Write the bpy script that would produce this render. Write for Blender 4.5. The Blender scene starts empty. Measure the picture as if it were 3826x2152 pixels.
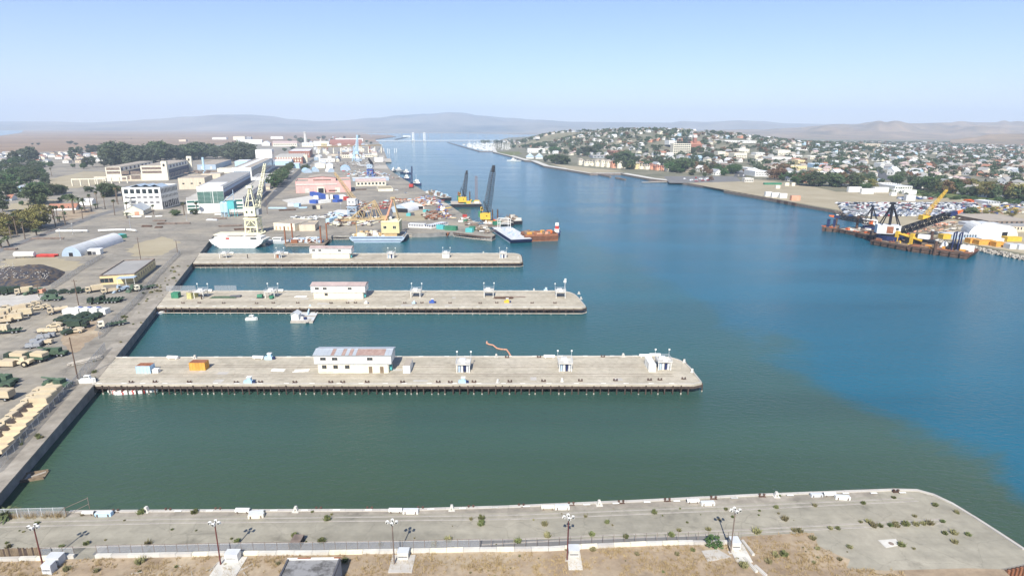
# Harbour with finger piers, shipyard and town across the channel
import bpy, math, random
import numpy as np
from mathutils import Vector, Matrix
from mathutils.geometry import tessellate_polygon
random.seed(7)
RNG = random.Random(11)
SC = bpy.context.scene
COL = SC.collection

# ---------------------------------------------------------------- camera
PW, PH = 3826, 2152                    # photograph size
HFOV = math.radians(82.0)
FPX = PW / 2 / math.tan(HFOV / 2)
PITCH = math.atan((PH / 2 - 478) / FPX)
ROLL = math.radians(0.25)
CZ = 75.0
CF = Vector((0, math.cos(PITCH), -math.sin(PITCH)))
_u = Vector((0, math.sin(PITCH), math.cos(PITCH)))
_r = Vector((1, 0, 0))
CR = _r * math.cos(ROLL) + _u * math.sin(ROLL)
CU = _u * math.cos(ROLL) - _r * math.sin(ROLL)
cd = bpy.data.cameras.new('camera')
cam = bpy.data.objects.new('camera', cd)
COL.objects.link(cam)
cd.sensor_fit = 'HORIZONTAL'
cd.angle = HFOV
cd.clip_start = 0.5
cd.clip_end = 80000
mw = Matrix.Identity(4)
for i in range(3):
    mw[i][0] = CR[i]; mw[i][1] = CU[i]; mw[i][2] = -CF[i]; mw[i][3] = (0, 0, CZ)[i]
cam.matrix_world = mw
SC.camera = cam

# ---------------------------------------------------------------- sky, sun, exposure
SUN_EL = math.radians(43)
SH_AZ = math.radians(7)                # shadows run this way, clockwise from +Y
w = bpy.data.worlds.new('World'); SC.world = w; w.use_nodes = True
nt = w.node_tree
sky = nt.nodes.new('ShaderNodeTexSky'); sky.sky_type = 'NISHITA'; sky.sun_disc = False
sky.sun_elevation = SUN_EL
sky.sun_rotation = SH_AZ + math.pi     # the sun stands behind the camera
sky.altitude = 0; sky.air_density = 1.0; sky.dust_density = 0.15; sky.ozone_density = 5.0
bg = nt.nodes['Background']; bg.inputs['Strength'].default_value = 0.10
tn = nt.nodes.new('ShaderNodeMixRGB'); tn.blend_type = 'MULTIPLY'; tn.inputs[0].default_value = 1; tn.inputs[2].default_value = (.955, .905, 1, 1)
nt.links.new(sky.outputs[0], tn.inputs[1]); nt.links.new(tn.outputs[0], bg.inputs[0])
sd = bpy.data.lights.new('sun', 'SUN'); sd.energy = 5.0; sd.angle = math.radians(0.5); sd.color = (1, .96, .88)
sun = bpy.data.objects.new('sun', sd); COL.objects.link(sun)
sdir = Vector((math.sin(SH_AZ) * math.cos(SUN_EL), math.cos(SH_AZ) * math.cos(SUN_EL), -math.sin(SUN_EL)))
sun.rotation_euler = sdir.to_track_quat('-Z', 'Y').to_euler()
sun.location = (-60, -300, 400)
SC.view_settings.view_transform = 'Standard'
SC.view_settings.look = 'None'
SC.view_settings.exposure = 0.60
SC.view_settings.gamma = 1.0
SC.render.engine = 'CYCLES'
SC.cycles.max_bounces = 6
SC.cycles.volume_bounces = 1
SC.cycles.transparent_max_bounces = 12

# ---------------------------------------------------------------- photo pixel -> place on the ground
FR = {'n': (0, 0, 1), '2': (0, 0, 1.48525), 'A': (0, 450, .27603), 'B': (600, 450, .27603), 'C': (1000, 450, .27603),
      'D': (1400, 400, .27603), 'E': (1900, 430, .27603), 'F': (2500, 430, .27603), 'G': (3126, 430, .27603),
      'H': (3026, 680, .31056), 'I': (0, 750, .27603), 'J': (600, 700, .27603), 'K': (1200, 650, .20704),
      'L': (1600, 600, .24845), 'M': (0, 1020, .27603), 'N': (0, 1350, .4142), 'O': (600, 900, .27603),
      'Q': (1200, 850, .3882), 'R': (300, 1250, .3882), 'S': (1100, 1250, .31056), 'T': (1800, 1250, .34938),
      'U': (0, 1800, .3882), 'V': (900, 1800, .3882), 'W': (1800, 1800, .3882), 'X': (2700, 1750, .43711),
      'Y': (600, 1050, .31056)}
DECK = 3.0
def px(f, x, y):
    a, b, s = FR[f]
    return a + x * s, b + y * s
def ray(f, x, y):
    x, y = px(f, x, y)
    return CF + CR * ((x - PW / 2) / FPX) - CU * ((y - PH / 2) / FPX)
def g(f, x, y, z=DECK):
    d = ray(f, x, y); t = (z - CZ) / d.z
    return Vector((d.x * t, d.y * t, z))
def at(f, x, y, Y):
    """point on the line of sight where it reaches world y = Y"""
    d = ray(f, x, y); t = Y / d.y
    return Vector((d.x * t, Y, CZ + d.z * t))
def hgt(f, x, y0, y1, z=DECK):
    """height of something standing at (x, y0) whose top shows at y1"""
    b = g(f, x, y0, z); d = ray(f, x, y1)
    return CZ + d.z * math.hypot(b.x, b.y) / math.hypot(d.x, d.y) - z

# ---------------------------------------------------------------- materials
MATS = {}
def mat(name, c, rough=.8, var=.18, scale=.35, metal=0., c2=None, rnd=.0, spec=.3, detail=4, bump=0., thr=None, streak=0):
    """procedural paint/stone/earth: two tones mixed by noise in world space, plus a per-object tint"""
    if name in MATS: return MATS[name]
    m = bpy.data.materials.new(name); m.use_nodes = True
    t = m.node_tree; N = t.nodes; L = t.links
    b = N['Principled BSDF']
    b.inputs['Roughness'].default_value = rough
    b.inputs['Metallic'].default_value = metal
    b.inputs['Specular IOR Level'].default_value = spec
    geo = N.new('ShaderNodeNewGeometry')
    nz = N.new('ShaderNodeTexNoise'); nz.inputs['Scale'].default_value = scale
    nz.inputs['Detail'].default_value = detail; nz.inputs['Roughness'].default_value = .65
    if streak:
        mp = N.new('ShaderNodeMapping'); mp.inputs['Scale'].default_value = (1, 1, .12); L.new(geo.outputs['Position'], mp.inputs['Vector']); L.new(mp.outputs[0], nz.inputs['Vector'])
    else: L.new(geo.outputs['Position'], nz.inputs['Vector'])
    rp = N.new('ShaderNodeValToRGB')
    lo = tuple(max(0, x * (1 - var)) for x in c); hi = tuple(min(1, x * (1 + var)) for x in c)
    if c2: lo, hi = c, c2
    e = rp.color_ramp.elements
    a, z = thr or (.3, .7)
    e[0].position = a; e[1].position = z
    e[0].color = (*lo, 1); e[1].color = (*hi, 1)
    L.new(nz.outputs['Fac'], rp.inputs['Fac'])
    out = rp.outputs['Color']
    if rnd:
        oi = N.new('ShaderNodeObjectInfo')
        mr = N.new('ShaderNodeMapRange'); mr.inputs['To Min'].default_value = 1 - rnd; mr.inputs['To Max'].default_value = 1 + rnd
        L.new(oi.outputs['Random'], mr.inputs['Value'])
        hs = N.new('ShaderNodeHueSaturation')
        L.new(mr.outputs[0], hs.inputs['Value'])
        mr2 = N.new('ShaderNodeMapRange'); mr2.inputs['To Min'].default_value = .5 - rnd * .06; mr2.inputs['To Max'].default_value = .5 + rnd * .06
        L.new(oi.outputs['Random'], mr2.inputs['Value']); L.new(mr2.outputs[0], hs.inputs['Hue'])
        L.new(out, hs.inputs['Color']); out = hs.outputs['Color']
    L.new(out, b.inputs['Base Color'])
    if bump:
        n2 = N.new('ShaderNodeTexNoise'); n2.inputs['Scale'].default_value = scale * 6
        L.new(geo.outputs['Position'], n2.inputs['Vector'])
        bp = N.new('ShaderNodeBump'); bp.inputs['Strength'].default_value = bump; bp.inputs['Distance'].default_value = .1
        L.new(n2.outputs['Fac'], bp.inputs['Height']); L.new(bp.outputs[0], b.inputs['Normal'])
    MATS[name] = m
    return m
# paints and metals
mat('white', (.74, .725, .67), .6, .13, .9, streak=1); mat('cream', (.70, .645, .51), .7, .13, .9, streak=1)
mat('tanwall', (.60, .51, .385), .8, .14, .7, streak=1); mat('palegrey', (.55, .56, .56), .6, .10, .3)
mat('midgrey', (.30, .31, .32), .7, .15, .3); mat('darkgrey', (.09, .09, .10), .7, .25, .4)
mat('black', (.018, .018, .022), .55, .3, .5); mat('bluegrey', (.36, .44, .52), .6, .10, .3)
mat('paleblue', (.42, .58, .70), .6, .10, .3); mat('teal', (.10, .42, .42), .6, .12, .4)
mat('greenpaint', (.045, .19, .11), .6, .2, .4); mat('bluepaint', (.045, .10, .36), .55, .15, .4)
mat('navy', (.02, .03, .09), .5, .3, .4); mat('redpaint', (.42, .05, .04), .6, .25, .4)
mat('orange', (.62, .13, .03), .6, .2, .4); mat('yellowpaint', (.64, .41, .05), .55, .12, .4)
mat('craneyellow', (.76, .72, .50), .6, .10, .4); mat('tancrane', (.46, .33, .17), .7, .2, .4)
mat('ochre', (.62, .31, .06), .7, .18, .4); mat('pink', (.68, .38, .34), .75, .13, .7, streak=1)
mat('yellowwall', (.66, .53, .28), .75, .08, .2); mat('salmon', (.62, .31, .20), .75, .15, .2)
mat('rust', (.20, .07, .035), .85, .35, .6, c2=(.34, .15, .08)); mat('rustdark', (.06, .034, .026), .85, .3, .6, c2=(.14, .085, .06))
mat('steelbrown', (.12, .09, .075), .8, .35, .5, c2=(.26, .20, .16))
mat('roofgrey', (.27, .26, .245), .9, .15, .12, c2=(.36, .345, .32)); mat('roofwhite', (.66, .66, .66), .7, .10, .15)
mat('rooftan', (.36, .31, .25), .9, .12, .12); mat('rustroof', (.27, .17, .14), .85, .2, .9, c2=(.40, .29, .25)); mat('roofred', (.44, .34, .31), .85, .2, .3)
mat('roofmetal', (.50, .53, .55), .45, .10, .3, metal=.3); mat('terracotta', (.36, .17, .11), .8, .2, .4)
mat('brick', (.30, .13, .09), .85, .15, .2)
mat('glass', (.025, .035, .04), .12, .3, .3, spec=.6); mat('greenglass', (.03, .115, .09), .35, .25, .25, spec=.6)
mat('blueglass', (.14, .20, .27), .2, .2, .3, spec=.6)
mat('rubber', (.015, .015, .015), .9, .2); mat('galv', (.40, .41, .42), .45, .12, .5, metal=.4)
mat('sand', (.55, .455, .31), .8, .08, .5, rnd=.06); mat('sandcanvas', (.53, .43, .285), .9, .10, .5, rnd=.08)
mat('olive', (.035, .055, .035), .8, .3, .8, rnd=.15); mat('olivelight', (.07, .11, .07), .8, .3, .8, rnd=.15)
mat('wood', (.20, .15, .10), .9, .3, .8); mat('woodpole', (.13, .085, .06), .9, .3, .8); mat('creosote', (.045, .032, .026), .9, .4, .7, c2=(.11, .08, .065))
mat('bleached', (.42, .38, .32), .9, .2, .7); mat('polered', (.12, .035, .03), .7, .2, .5)
mat('concrete', (.40, .37, .33), .9, .12, .25, c2=(.52, .49, .44)); mat('palecon', (.54, .515, .46), .9, .15, .4)
mat('quaywall', (.16, .15, .14), .9, .3, .3, c2=(.28, .27, .25))
mat('lime', (.48, .45, .20), .6, .2)
for _k, _c in (('car_white', (.75, .75, .74)), ('car_silver', (.42, .43, .45)), ('car_dark', (.03, .035, .045)),
               ('car_red', (.28, .03, .03)), ('car_blue', (.04, .08, .18)), ('car_tan', (.36, .32, .26)), ('car_grey', (.14, .15, .16))):
    mat(_k, _c, .3, .05, .5, spec=.5)
# foliage
mat('leaf_dark', (.046, .070, .030), .85, .35, .5, c2=(.11, .135, .060), rnd=.35)
mat('leaf_euc', (.055, .072, .044), .85, .35, .4, c2=(.12, .14, .085), rnd=.3)
mat('leaf_mid', (.045, .085, .030), .85, .35, .5, c2=(.085, .140, .045), rnd=.25)
mat('leaf_olive', (.13, .125, .04), .85, .3, .4, c2=(.25, .21, .07), rnd=.2)
mat('leaf_brown', (.14, .085, .045), .85, .3, .4, c2=(.22, .13, .07), rnd=.2)
mat('palm_leaf', (.075, .105, .045), .75, .3, .8, c2=(.15, .17, .075), rnd=.15)
mat('palm_dead', (.26, .19, .11), .9, .2, .8); mat('bark', (.16, .12, .09), .95, .3, 1.2)
mat('weed', (.085, .115, .038), .9, .3, 1.0, c2=(.20, .20, .085), rnd=.3); mat('dryweed', (.15, .15, .07), .9, .3, 1.0, c2=(.29, .25, .13), rnd=.25); mat('drygrass', (.30, .21, .10), .95, .25, 1.2, c2=(.45, .35, .19))

# ---------------------------------------------------------------- mesh building
class MB:
    def __init__(s): s.v = []; s.f = []; s.m = []
    def add(s, vs, fs, mi=0):
        o = len(s.v); s.v += [tuple(p) for p in vs]
        for f in fs: s.f.append([o + i for i in f]); s.m.append(mi)
        return s
    def hexa(s, p, mi=0):
        return s.add(p, [(3, 2, 1, 0), (4, 5, 6, 7), (0, 1, 5, 4), (1, 2, 6, 5), (2, 3, 7, 6), (3, 0, 4, 7)], mi)
    def box(s, c, d, rz=0, mi=0, taper=1.0):
        """c = centre of the base; d = size"""
        ca, sa = math.cos(rz), math.sin(rz); P = []
        for k, sc in ((0, 1), (1, taper)):
            for (a, b) in ((-.5, -.5), (.5, -.5), (.5, .5), (-.5, .5)):
                x, y = a * d[0] * sc, b * d[1] * sc
                P.append((c[0] + x * ca - y * sa, c[1] + x * sa + y * ca, c[2] + k * d[2]))
        return s.hexa(P, mi)
    def prism(s, poly, z0, z1, mi=0, mi_side=None):
        """upright prism over a 2-D outline"""
        n = len(poly); ar = sum(poly[i][0] * poly[(i + 1) % n][1] - poly[(i + 1) % n][0] * poly[i][1] for i in range(n))
        if ar < 0: poly = poly[::-1]
        o = len(s.v)
        s.v += [(p[0], p[1], z0) for p in poly] + [(p[0], p[1], z1) for p in poly]
        for t in tessellate_polygon([[Vector((p[0], p[1], 0)) for p in poly]]):
            a, b, c = t
            A, B, C_ = poly[a], poly[b], poly[c]
            if (B[0] - A[0]) * (C_[1] - A[1]) - (B[1] - A[1]) * (C_[0] - A[0]) < 0: a, b, c = a, c, b
            s.f.append([o + n + a, o + n + b, o + n + c]); s.m.append(mi)
            s.f.append([o + a, o + c, o + b]); s.m.append(mi)
        for i in range(n):
            j = (i + 1) % n
            s.f.append([o + i, o + j, o + n + j, o + n + i]); s.m.append(mi if mi_side is None else mi_side)
        return s
    def profile(s, pts, w, mi=0, y0=None):
        """side profile [(x, z)...] swept across the width w along y"""
        n = len(pts); y0 = -w / 2 if y0 is None else y0; o = len(s.v)
        s.v += [(p[0], y0, p[1]) for p in pts] + [(p[0], y0 + w, p[1]) for p in pts]
        ar = sum(pts[i][0] * pts[(i + 1) % n][1] - pts[(i + 1) % n][0] * pts[i][1] for i in range(n))
        a = list(range(n)); b = list(range(n, 2 * n))
        if ar < 0: a, b = a[::-1], b[::-1]
        s.f.append([o + i for i in a]); s.m.append(mi); s.f.append([o + i for i in b[::-1]]); s.m.append(mi)
        for i in range(n):
            j = (i + 1) % n
            s.f.append([o + a[j], o + a[i], o + b[i], o + b[j]]); s.m.append(mi)
        return s
    def tube(s, a, b, r0, r1=None, n=6, mi=0, cap=True):
        a = Vector(a); b = Vector(b); r1 = r0 if r1 is None else r1
        d = (b - a)
        if d.length < 1e-6: return s
        d.normalize(); u = d.orthogonal().normalized(); v = d.cross(u)
        P = []
        for c, r in ((a, r0), (b, r1)):
            for i in range(n):
                t = 2 * math.pi * i / n
                P.append(c + u * (r * math.cos(t)) + v * (r * math.sin(t)))
        F = [(i, (i + 1) % n, n + (i + 1) % n, n + i) for i in range(n)]
        if cap: F += [tuple(range(n))[::-1], tuple(range(n, 2 * n))]
        return s.add(P, F, mi)
    def gable(s, L, W, h, ov=.3, t=.12, mi=0, z=0, cx=0, cy=0):
        """pitched roof, ridge along x; L, W wall size, h rise"""
        for sg in (-1, 1):
            x0, x1 = cx - L / 2 - ov, cx + L / 2 + ov
            y1 = cy + sg * (W / 2 + ov); ze = z - h * ov / (W / 2)
            p = [(x0, y1, ze), (x1, y1, ze), (x1, cy, z + h), (x0, cy, z + h)]
            q = [(a, b, c + t) for a, b, c in p]
            s.hexa((p + q) if sg < 0 else (p[::-1] + q[::-1]), mi)
        return s
    def hip(s, L, W, h, ov=.3, mi=0, z=0, cx=0, cy=0):
        l, w = L / 2 + ov, W / 2 + ov; r = max(0.01, l - w)
        P = [(cx - l, cy - w, z), (cx + l, cy - w, z), (cx + l, cy + w, z), (cx - l, cy + w, z), (cx - r, cy, z + h), (cx + r, cy, z + h)]
        return s.add(P, [(0, 1, 5, 4), (1, 2, 5), (2, 3, 4, 5), (3, 0, 4), (3, 2, 1, 0)], mi)
    def lattice(s, a, b, w0, w1, n, r=.12, mi=0, up=(0, 0, 1)):
        a = Vector(a); b = Vector(b); d = (b - a).normalized()
        u = d.cross(Vector(up))
        if u.length < .05: u = d.cross(Vector((0, 1, 0)))
        u.normalize(); v = u.cross(d)
        ring = []
        for i in range(n + 1):
            t = i / n; c = a.lerp(b, t); h = (w0 + (w1 - w0) * t) / 2
            ring.append([c + u * h + v * h, c - u * h + v * h, c - u * h - v * h, c + u * h - v * h])
        for i in range(n):
            for k in range(4):
                s.tube(ring[i][k], ring[i + 1][k], r, n=4, mi=mi, cap=False)
                s.tube(ring[i][k], ring[i + 1][(k + 1) % 4] if i % 2 else ring[i + 1][(k + 3) % 4], r * .6, n=3, mi=mi, cap=False)
                s.tube(ring[i][k], ring[i][(k + 1) % 4], r * .6, n=3, mi=mi, cap=False)
        return s
    def mesh(s, name, mats):
        me = bpy.data.meshes.new(name); me.from_pydata(s.v, [], s.f)
        for m in ([mats] if isinstance(mats, str) else mats): me.materials.append(MATS[m] if isinstance(m, str) else m)
        if any(s.m): me.polygons.foreach_set('material_index', s.m)
        me.update(); return me
    def build(s, name, mats, parent=None, loc=(0, 0, 0), rz=0):
        return put(name, s.mesh(name, mats), parent, loc, rz)
def put(name, me, parent=None, loc=(0, 0, 0), rz=0, sc=None):
    o = bpy.data.objects.new(name, me); COL.objects.link(o); o.parent = parent
    o.location = loc; o.rotation_euler = (0, 0, rz)
    if sc: o.scale = sc
    return o
def tag(o, label, cat=None, group=None, kind=None):
    if label: o['label'] = label
    if cat: o['category'] = cat
    if group: o['group'] = group
    if kind: o['kind'] = kind
    return o
def thing(name, label, cat, loc=(0, 0, 0), rz=0, group=None):
    o = bpy.data.objects.new(name, None); COL.objects.link(o)
    o.empty_display_size = .1; o.location = loc; o.rotation_euler = (0, 0, rz)
    return tag(o, label, cat, group)
_kids = {}
def dup(root, loc, rz=0, label=None, group=None, sc=None):
    """copy of a thing with its parts and sub-parts"""
    if root.name not in _kids: _kids[root.name] = [(c, list(c.children)) for c in root.children]
    r = root.copy(); COL.objects.link(r); r.location = loc; r.rotation_euler = (0, 0, rz)
    if sc: r.scale = sc if not isinstance(sc, (int, float)) else (sc, sc, sc)
    if label: r['label'] = label
    if group: r['group'] = group
    for ch, sub in _kids[root.name]:
        c = ch.copy(); COL.objects.link(c); c.parent = r
        for q in sub:
            d = q.copy(); COL.objects.link(d); d.parent = c
    return r
_unit = {}
def cube(name, m, parent, c, d, rz=0):
    """a block (c = centre of its base, d = size) on a shared unit mesh"""
    if m not in _unit: _unit[m] = MB().box((0, 0, 0), (1, 1, 1)).mesh('block_' + m, m)
    return put(name, _unit[m], parent, c, rz, d)
_fr = {}
def window(parent, x, y, z, w, h, face=0, m='glass', fm='white', frame=True, name='window', t=.10):
    """window in a wall: face 0 = wall towards -y, 1 = +x, 2 = -x; (x, y, z) = middle of its sill line on the wall"""
    rz = (0, math.pi / 2, -math.pi / 2)[face]
    o = cube(name, m, parent, (x, y, z), (w, .06, h), rz)
    if frame:
        if fm not in _fr:
            b = MB()
            b.box((0, 0, -.07), (1.16, 1.9, .09)); b.box((0, 0, .98), (1.16, 1.9, .09))
            b.box((-.54, 0, .021), (.08, 1.7, .958)); b.box((.54, 0, .021), (.08, 1.7, .958)); b.box((0, 0, .022), (.05, 1.4, .956))
            _fr[fm] = b.mesh('window_frame_' + fm, fm)
        put('frame', _fr[fm], o)
    return o
# ================================================================ the setting
def water_material():
    m = bpy.data.materials.new('water'); m.use_nodes = True; MATS['water'] = m
    t = m.node_tree; N = t.nodes; L = t.links; b = N['Principled BSDF']
    geo = N.new('ShaderNodeNewGeometry'); sep = N.new('ShaderNodeSeparateXYZ'); L.new(geo.outputs['Position'], sep.inputs[0])
    # silty plume: signed distance from a line across the channel mouth, wavering
    p0 = g('2', 1640, 690, 0); p1 = g('2', 2570, 1215, 0); d = (p1 - p0); n = Vector((d.y, -d.x, 0)).normalized()
    if n.x < 0: n = -n
    dot = N.new('ShaderNodeVectorMath'); dot.operation = 'DOT_PRODUCT'
    dot.inputs[1].default_value = n; L.new(geo.outputs['Position'], dot.inputs[0])
    nz = N.new('ShaderNodeTexNoise'); nz.inputs['Scale'].default_value = .018; nz.inputs['Detail'].default_value = 9; nz.inputs['Roughness'].default_value = .62; nz.inputs['Distortion'].default_value = .8
    L.new(geo.outputs['Position'], nz.inputs['Vector'])
    ma = N.new('ShaderNodeMath'); ma.operation = 'MULTIPLY_ADD'; ma.inputs[1].default_value = 64; ma.inputs[2].default_value = -32 - n.dot(p0)
    L.new(nz.outputs['Fac'], ma.inputs[0])
    ad = N.new('ShaderNodeMath'); L.new(dot.outputs['Value'], ad.inputs[0]); L.new(ma.outputs[0], ad.inputs[1])
    mr = N.new('ShaderNodeMapRange'); mr.inputs['From Min'].default_value = -11; mr.inputs['From Max'].default_value = 7; mr.interpolation_type = 'SMOOTHSTEP'
    L.new(ad.outputs[0], mr.inputs['Value'])
    # the basin is greener close to the near quay
    mr2 = N.new('ShaderNodeMapRange'); mr2.inputs['From Min'].default_value = 110; mr2.inputs['From Max'].default_value = 260
    L.new(sep.outputs['Y'], mr2.inputs['Value'])
    mx0 = N.new('ShaderNodeMixRGB'); mx0.inputs[1].default_value = (.044, .078, .044, 1); mx0.inputs[2].default_value = (.013, .092, .112, 1)
    L.new(mr2.outputs[0], mx0.inputs[0])
    mx = N.new('ShaderNodeMixRGB'); mx.inputs[2].default_value = (.005, .096, .148, 1)
    L.new(mx0.outputs[0], mx.inputs[1]); L.new(mr.outputs[0], mx.inputs[0])
    # long wind streaks
    mp = N.new('ShaderNodeMapping'); mp.inputs['Scale'].default_value = (.004, .03, 1); mp.inputs['Rotation'].default_value = (0, 0, .25)
    L.new(geo.outputs['Position'], mp.inputs['Vector'])
    st = N.new('ShaderNodeTexNoise'); st.inputs['Scale'].default_value = 1; st.inputs['Detail'].default_value = 6; L.new(mp.outputs[0], st.inputs['Vector'])
    sv = N.new('ShaderNodeMapRange'); sv.inputs['From Min'].default_value = .35; sv.inputs['From Max'].default_value = .65; sv.inputs['To Min'].default_value = .90; sv.inputs['To Max'].default_value = 1.12
    L.new(st.outputs['Fac'], sv.inputs['Value']); vs = N.new('ShaderNodeVectorMath'); vs.operation = 'SCALE'; L.new(mx.outputs[0], vs.inputs[0]); L.new(sv.outputs[0], vs.inputs['Scale']); L.new(vs.outputs[0], b.inputs['Base Color'])
    b.inputs['IOR'].default_value = 1.333; b.inputs['Specular IOR Level'].default_value = .5
    rr = N.new('ShaderNodeMapRange'); rr.inputs['From Min'].default_value = .35; rr.inputs['From Max'].default_value = .65
    rr.inputs['To Min'].default_value = .07; rr.inputs['To Max'].default_value = .15
    L.new(st.outputs['Fac'], rr.inputs['Value']); L.new(rr.outputs[0], b.inputs['Roughness'])
    w1 = N.new('ShaderNodeTexNoise'); w1.inputs['Scale'].default_value = .55; w1.inputs['Detail'].default_value = 5; w1.inputs['Roughness'].default_value = .62
    mp2 = N.new('ShaderNodeMapping'); mp2.inputs['Scale'].default_value = (.8, 1.5, 1); mp2.inputs['Rotation'].default_value = (0, 0, .35)
    L.new(geo.outputs['Position'], mp2.inputs['Vector']); L.new(mp2.outputs[0], w1.inputs['Vector'])
    # ripples die down inside the slips
    bs = N.new('ShaderNodeMapRange'); bs.inputs['From Min'].default_value = -60; bs.inputs['From Max'].default_value = 60
    bs.inputs['To Min'].default_value = .55; bs.inputs['To Max'].default_value = .8
    L.new(ad.outputs[0], bs.inputs['Value'])
    bp = N.new('ShaderNodeBump'); bp.inputs['Distance'].default_value = .5
    L.new(bs.outputs[0], bp.inputs['Strength'])
    L.new(w1.outputs['Fac'], bp.inputs['Height']); L.new(bp.outputs[0], b.inputs['Normal'])
    return m
water_material()
tag(MB().box((0, 9000, -.5), (40000, 21000, .5)).build('water', 'water'), None, kind='structure')

mat('marsh', (.16, .10, .062), .95, .3, .0016, c2=(.36, .25, .145), detail=8)
mat('plain', (.16, .13, .10), .95, .3, .0012, c2=(.30, .24, .17), detail=8)
mat('townsoil', (.10, .105, .06), .95, .3, .02, c2=(.26, .23, .165), detail=8)
mat('drylot', (.30, .25, .16), .95, .2, .03, c2=(.40, .345, .24), detail=8)
mat('hillgrass', (.11, .095, .07), .95, .3, .003, c2=(.38, .27, .17), detail=10)
mat('fargrass', (.04, .05, .04), .95, .3, .0008, c2=(.32, .26, .19), detail=10)
def yard_material(name, tones, s1=.03, s2=.35, bump=.15, crack=0):
    """worn paving: broad patches, fine grain and long scuffs"""
    m = bpy.data.materials.new(name); m.use_nodes = True; MATS[name] = m
    t = m.node_tree; N = t.nodes; L = t.links; b = N['Principled BSDF']; b.inputs['Roughness'].default_value = .92
    b.inputs['Specular IOR Level'].default_value = .2
    geo = N.new('ShaderNodeNewGeometry')
    def nz(sc, det=6, mapping=None):
        n = N.new('ShaderNodeTexNoise'); n.inputs['Scale'].default_value = sc; n.inputs['Detail'].default_value = det; n.inputs['Roughness'].default_value = .62
        src = geo.outputs['Position']
        if mapping:
            mp = N.new('ShaderNodeMapping'); mp.inputs['Scale'].default_value = mapping[0]; mp.inputs['Rotation'].default_value = (0, 0, mapping[1])
            L.new(src, mp.inputs['Vector']); src = mp.outputs[0]
        L.new(src, n.inputs['Vector']); return n
    r = N.new('ShaderNodeValToRGB'); e = r.color_ramp.elements
    e[0].position = .30; e[0].color = (*tones[0], 1); e[1].position = .72; e[1].color = (*tones[2], 1)
    k = e.new(.5); k.color = (*tones[1], 1)
    L.new(nz(s1, 8).outputs['Fac'], r.inputs['Fac'])
    def mul(col, fac, lo, hi, a, z):
        mr = N.new('ShaderNodeMapRange'); mr.inputs['From Min'].default_value = a; mr.inputs['From Max'].default_value = z
        mr.inputs['To Min'].default_value = lo; mr.inputs['To Max'].default_value = hi; L.new(fac, mr.inputs['Value'])
        v = N.new('ShaderNodeVectorMath'); v.operation = 'SCALE'; L.new(col, v.inputs[0]); L.new(mr.outputs[0], v.inputs['Scale']); return v.outputs[0]
    c = mul(r.outputs['Color'], nz(s2, 5).outputs['Fac'], .86, 1.12, .3, .7)
    c = mul(c, nz(1, 6, ((.02, .22, 1), 0)).outputs['Fac'], .88, 1.08, .35, .65)
    c = mul(c, nz(.16, 7).outputs['Fac'], 1.0, .74, .58, .70)
    if crack:
        vo = N.new('ShaderNodeTexVoronoi'); vo.feature = 'DISTANCE_TO_EDGE'; vo.inputs['Scale'].default_value = crack
        wp = N.new('ShaderNodeVectorMath'); wp.operation = 'MULTIPLY_ADD'; wp.inputs[1].default_value = (2, 2, 0); L.new(nz(.5, 5).outputs['Color'], wp.inputs[0]); L.new(geo.outputs['Position'], wp.inputs[2]); L.new(wp.outputs[0], vo.inputs['Vector'])
        c = mul(c, vo.outputs['Distance'], .84, 1, .003, .010)
    L.new(c, b.inputs['Base Color'])
    if bump:
        bp = N.new('ShaderNodeBump'); bp.inputs['Strength'].default_value = bump; bp.inputs['Distance'].default_value = .05
        L.new(nz(2.5, 4).outputs['Fac'], bp.inputs['Height']); L.new(bp.outputs[0], b.inputs['Normal'])
    return m
yard_material('yard', ((.185, .168, .14), (.275, .248, .205), (.38, .33, .25)), .03, .4, crack=.05)
yard_material('apron', ((.25, .232, .185), (.305, .28, .22), (.36, .325, .255)), .05, .5, crack=.11)
yard_material('deck', ((.37, .325, .25), (.445, .395, .305), (.51, .455, .36)), .09, .6, crack=.13)
yard_material('dirt', ((.25, .185, .125), (.345, .265, .18), (.45, .37, .26)), .11, 1.2, .4)
yard_material('quaytop', ((.22, .20, .165), (.30, .265, .215), (.40, .36, .30)), .15, .8)
mat('asphalt', (.075, .076, .08), .9, .15, .1, c2=(.115, .113, .11)); mat('asphaltlight', (.15, .145, .14), .9, .15, .1, c2=(.20, .19, .175))
mat('lawn', (.10, .12, .035), .95, .25, .08, c2=(.19, .18, .07)); mat('scrub', (.07, .11, .03), .95, .3, .15, c2=(.17, .18, .06))

def xy(*pts, f='n'):
    return [tuple(g(p[0] if isinstance(p[0], str) else f, p[-2], p[-1])[:2]) for p in pts]
def land(name, poly, z0, z1, m, ms=None):
    b = MB(); b.prism(poly, z0, z1, 0, 1 if ms else 0)
    return tag(b.build(name, [m, ms] if ms else m), None, kind='structure')
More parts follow.
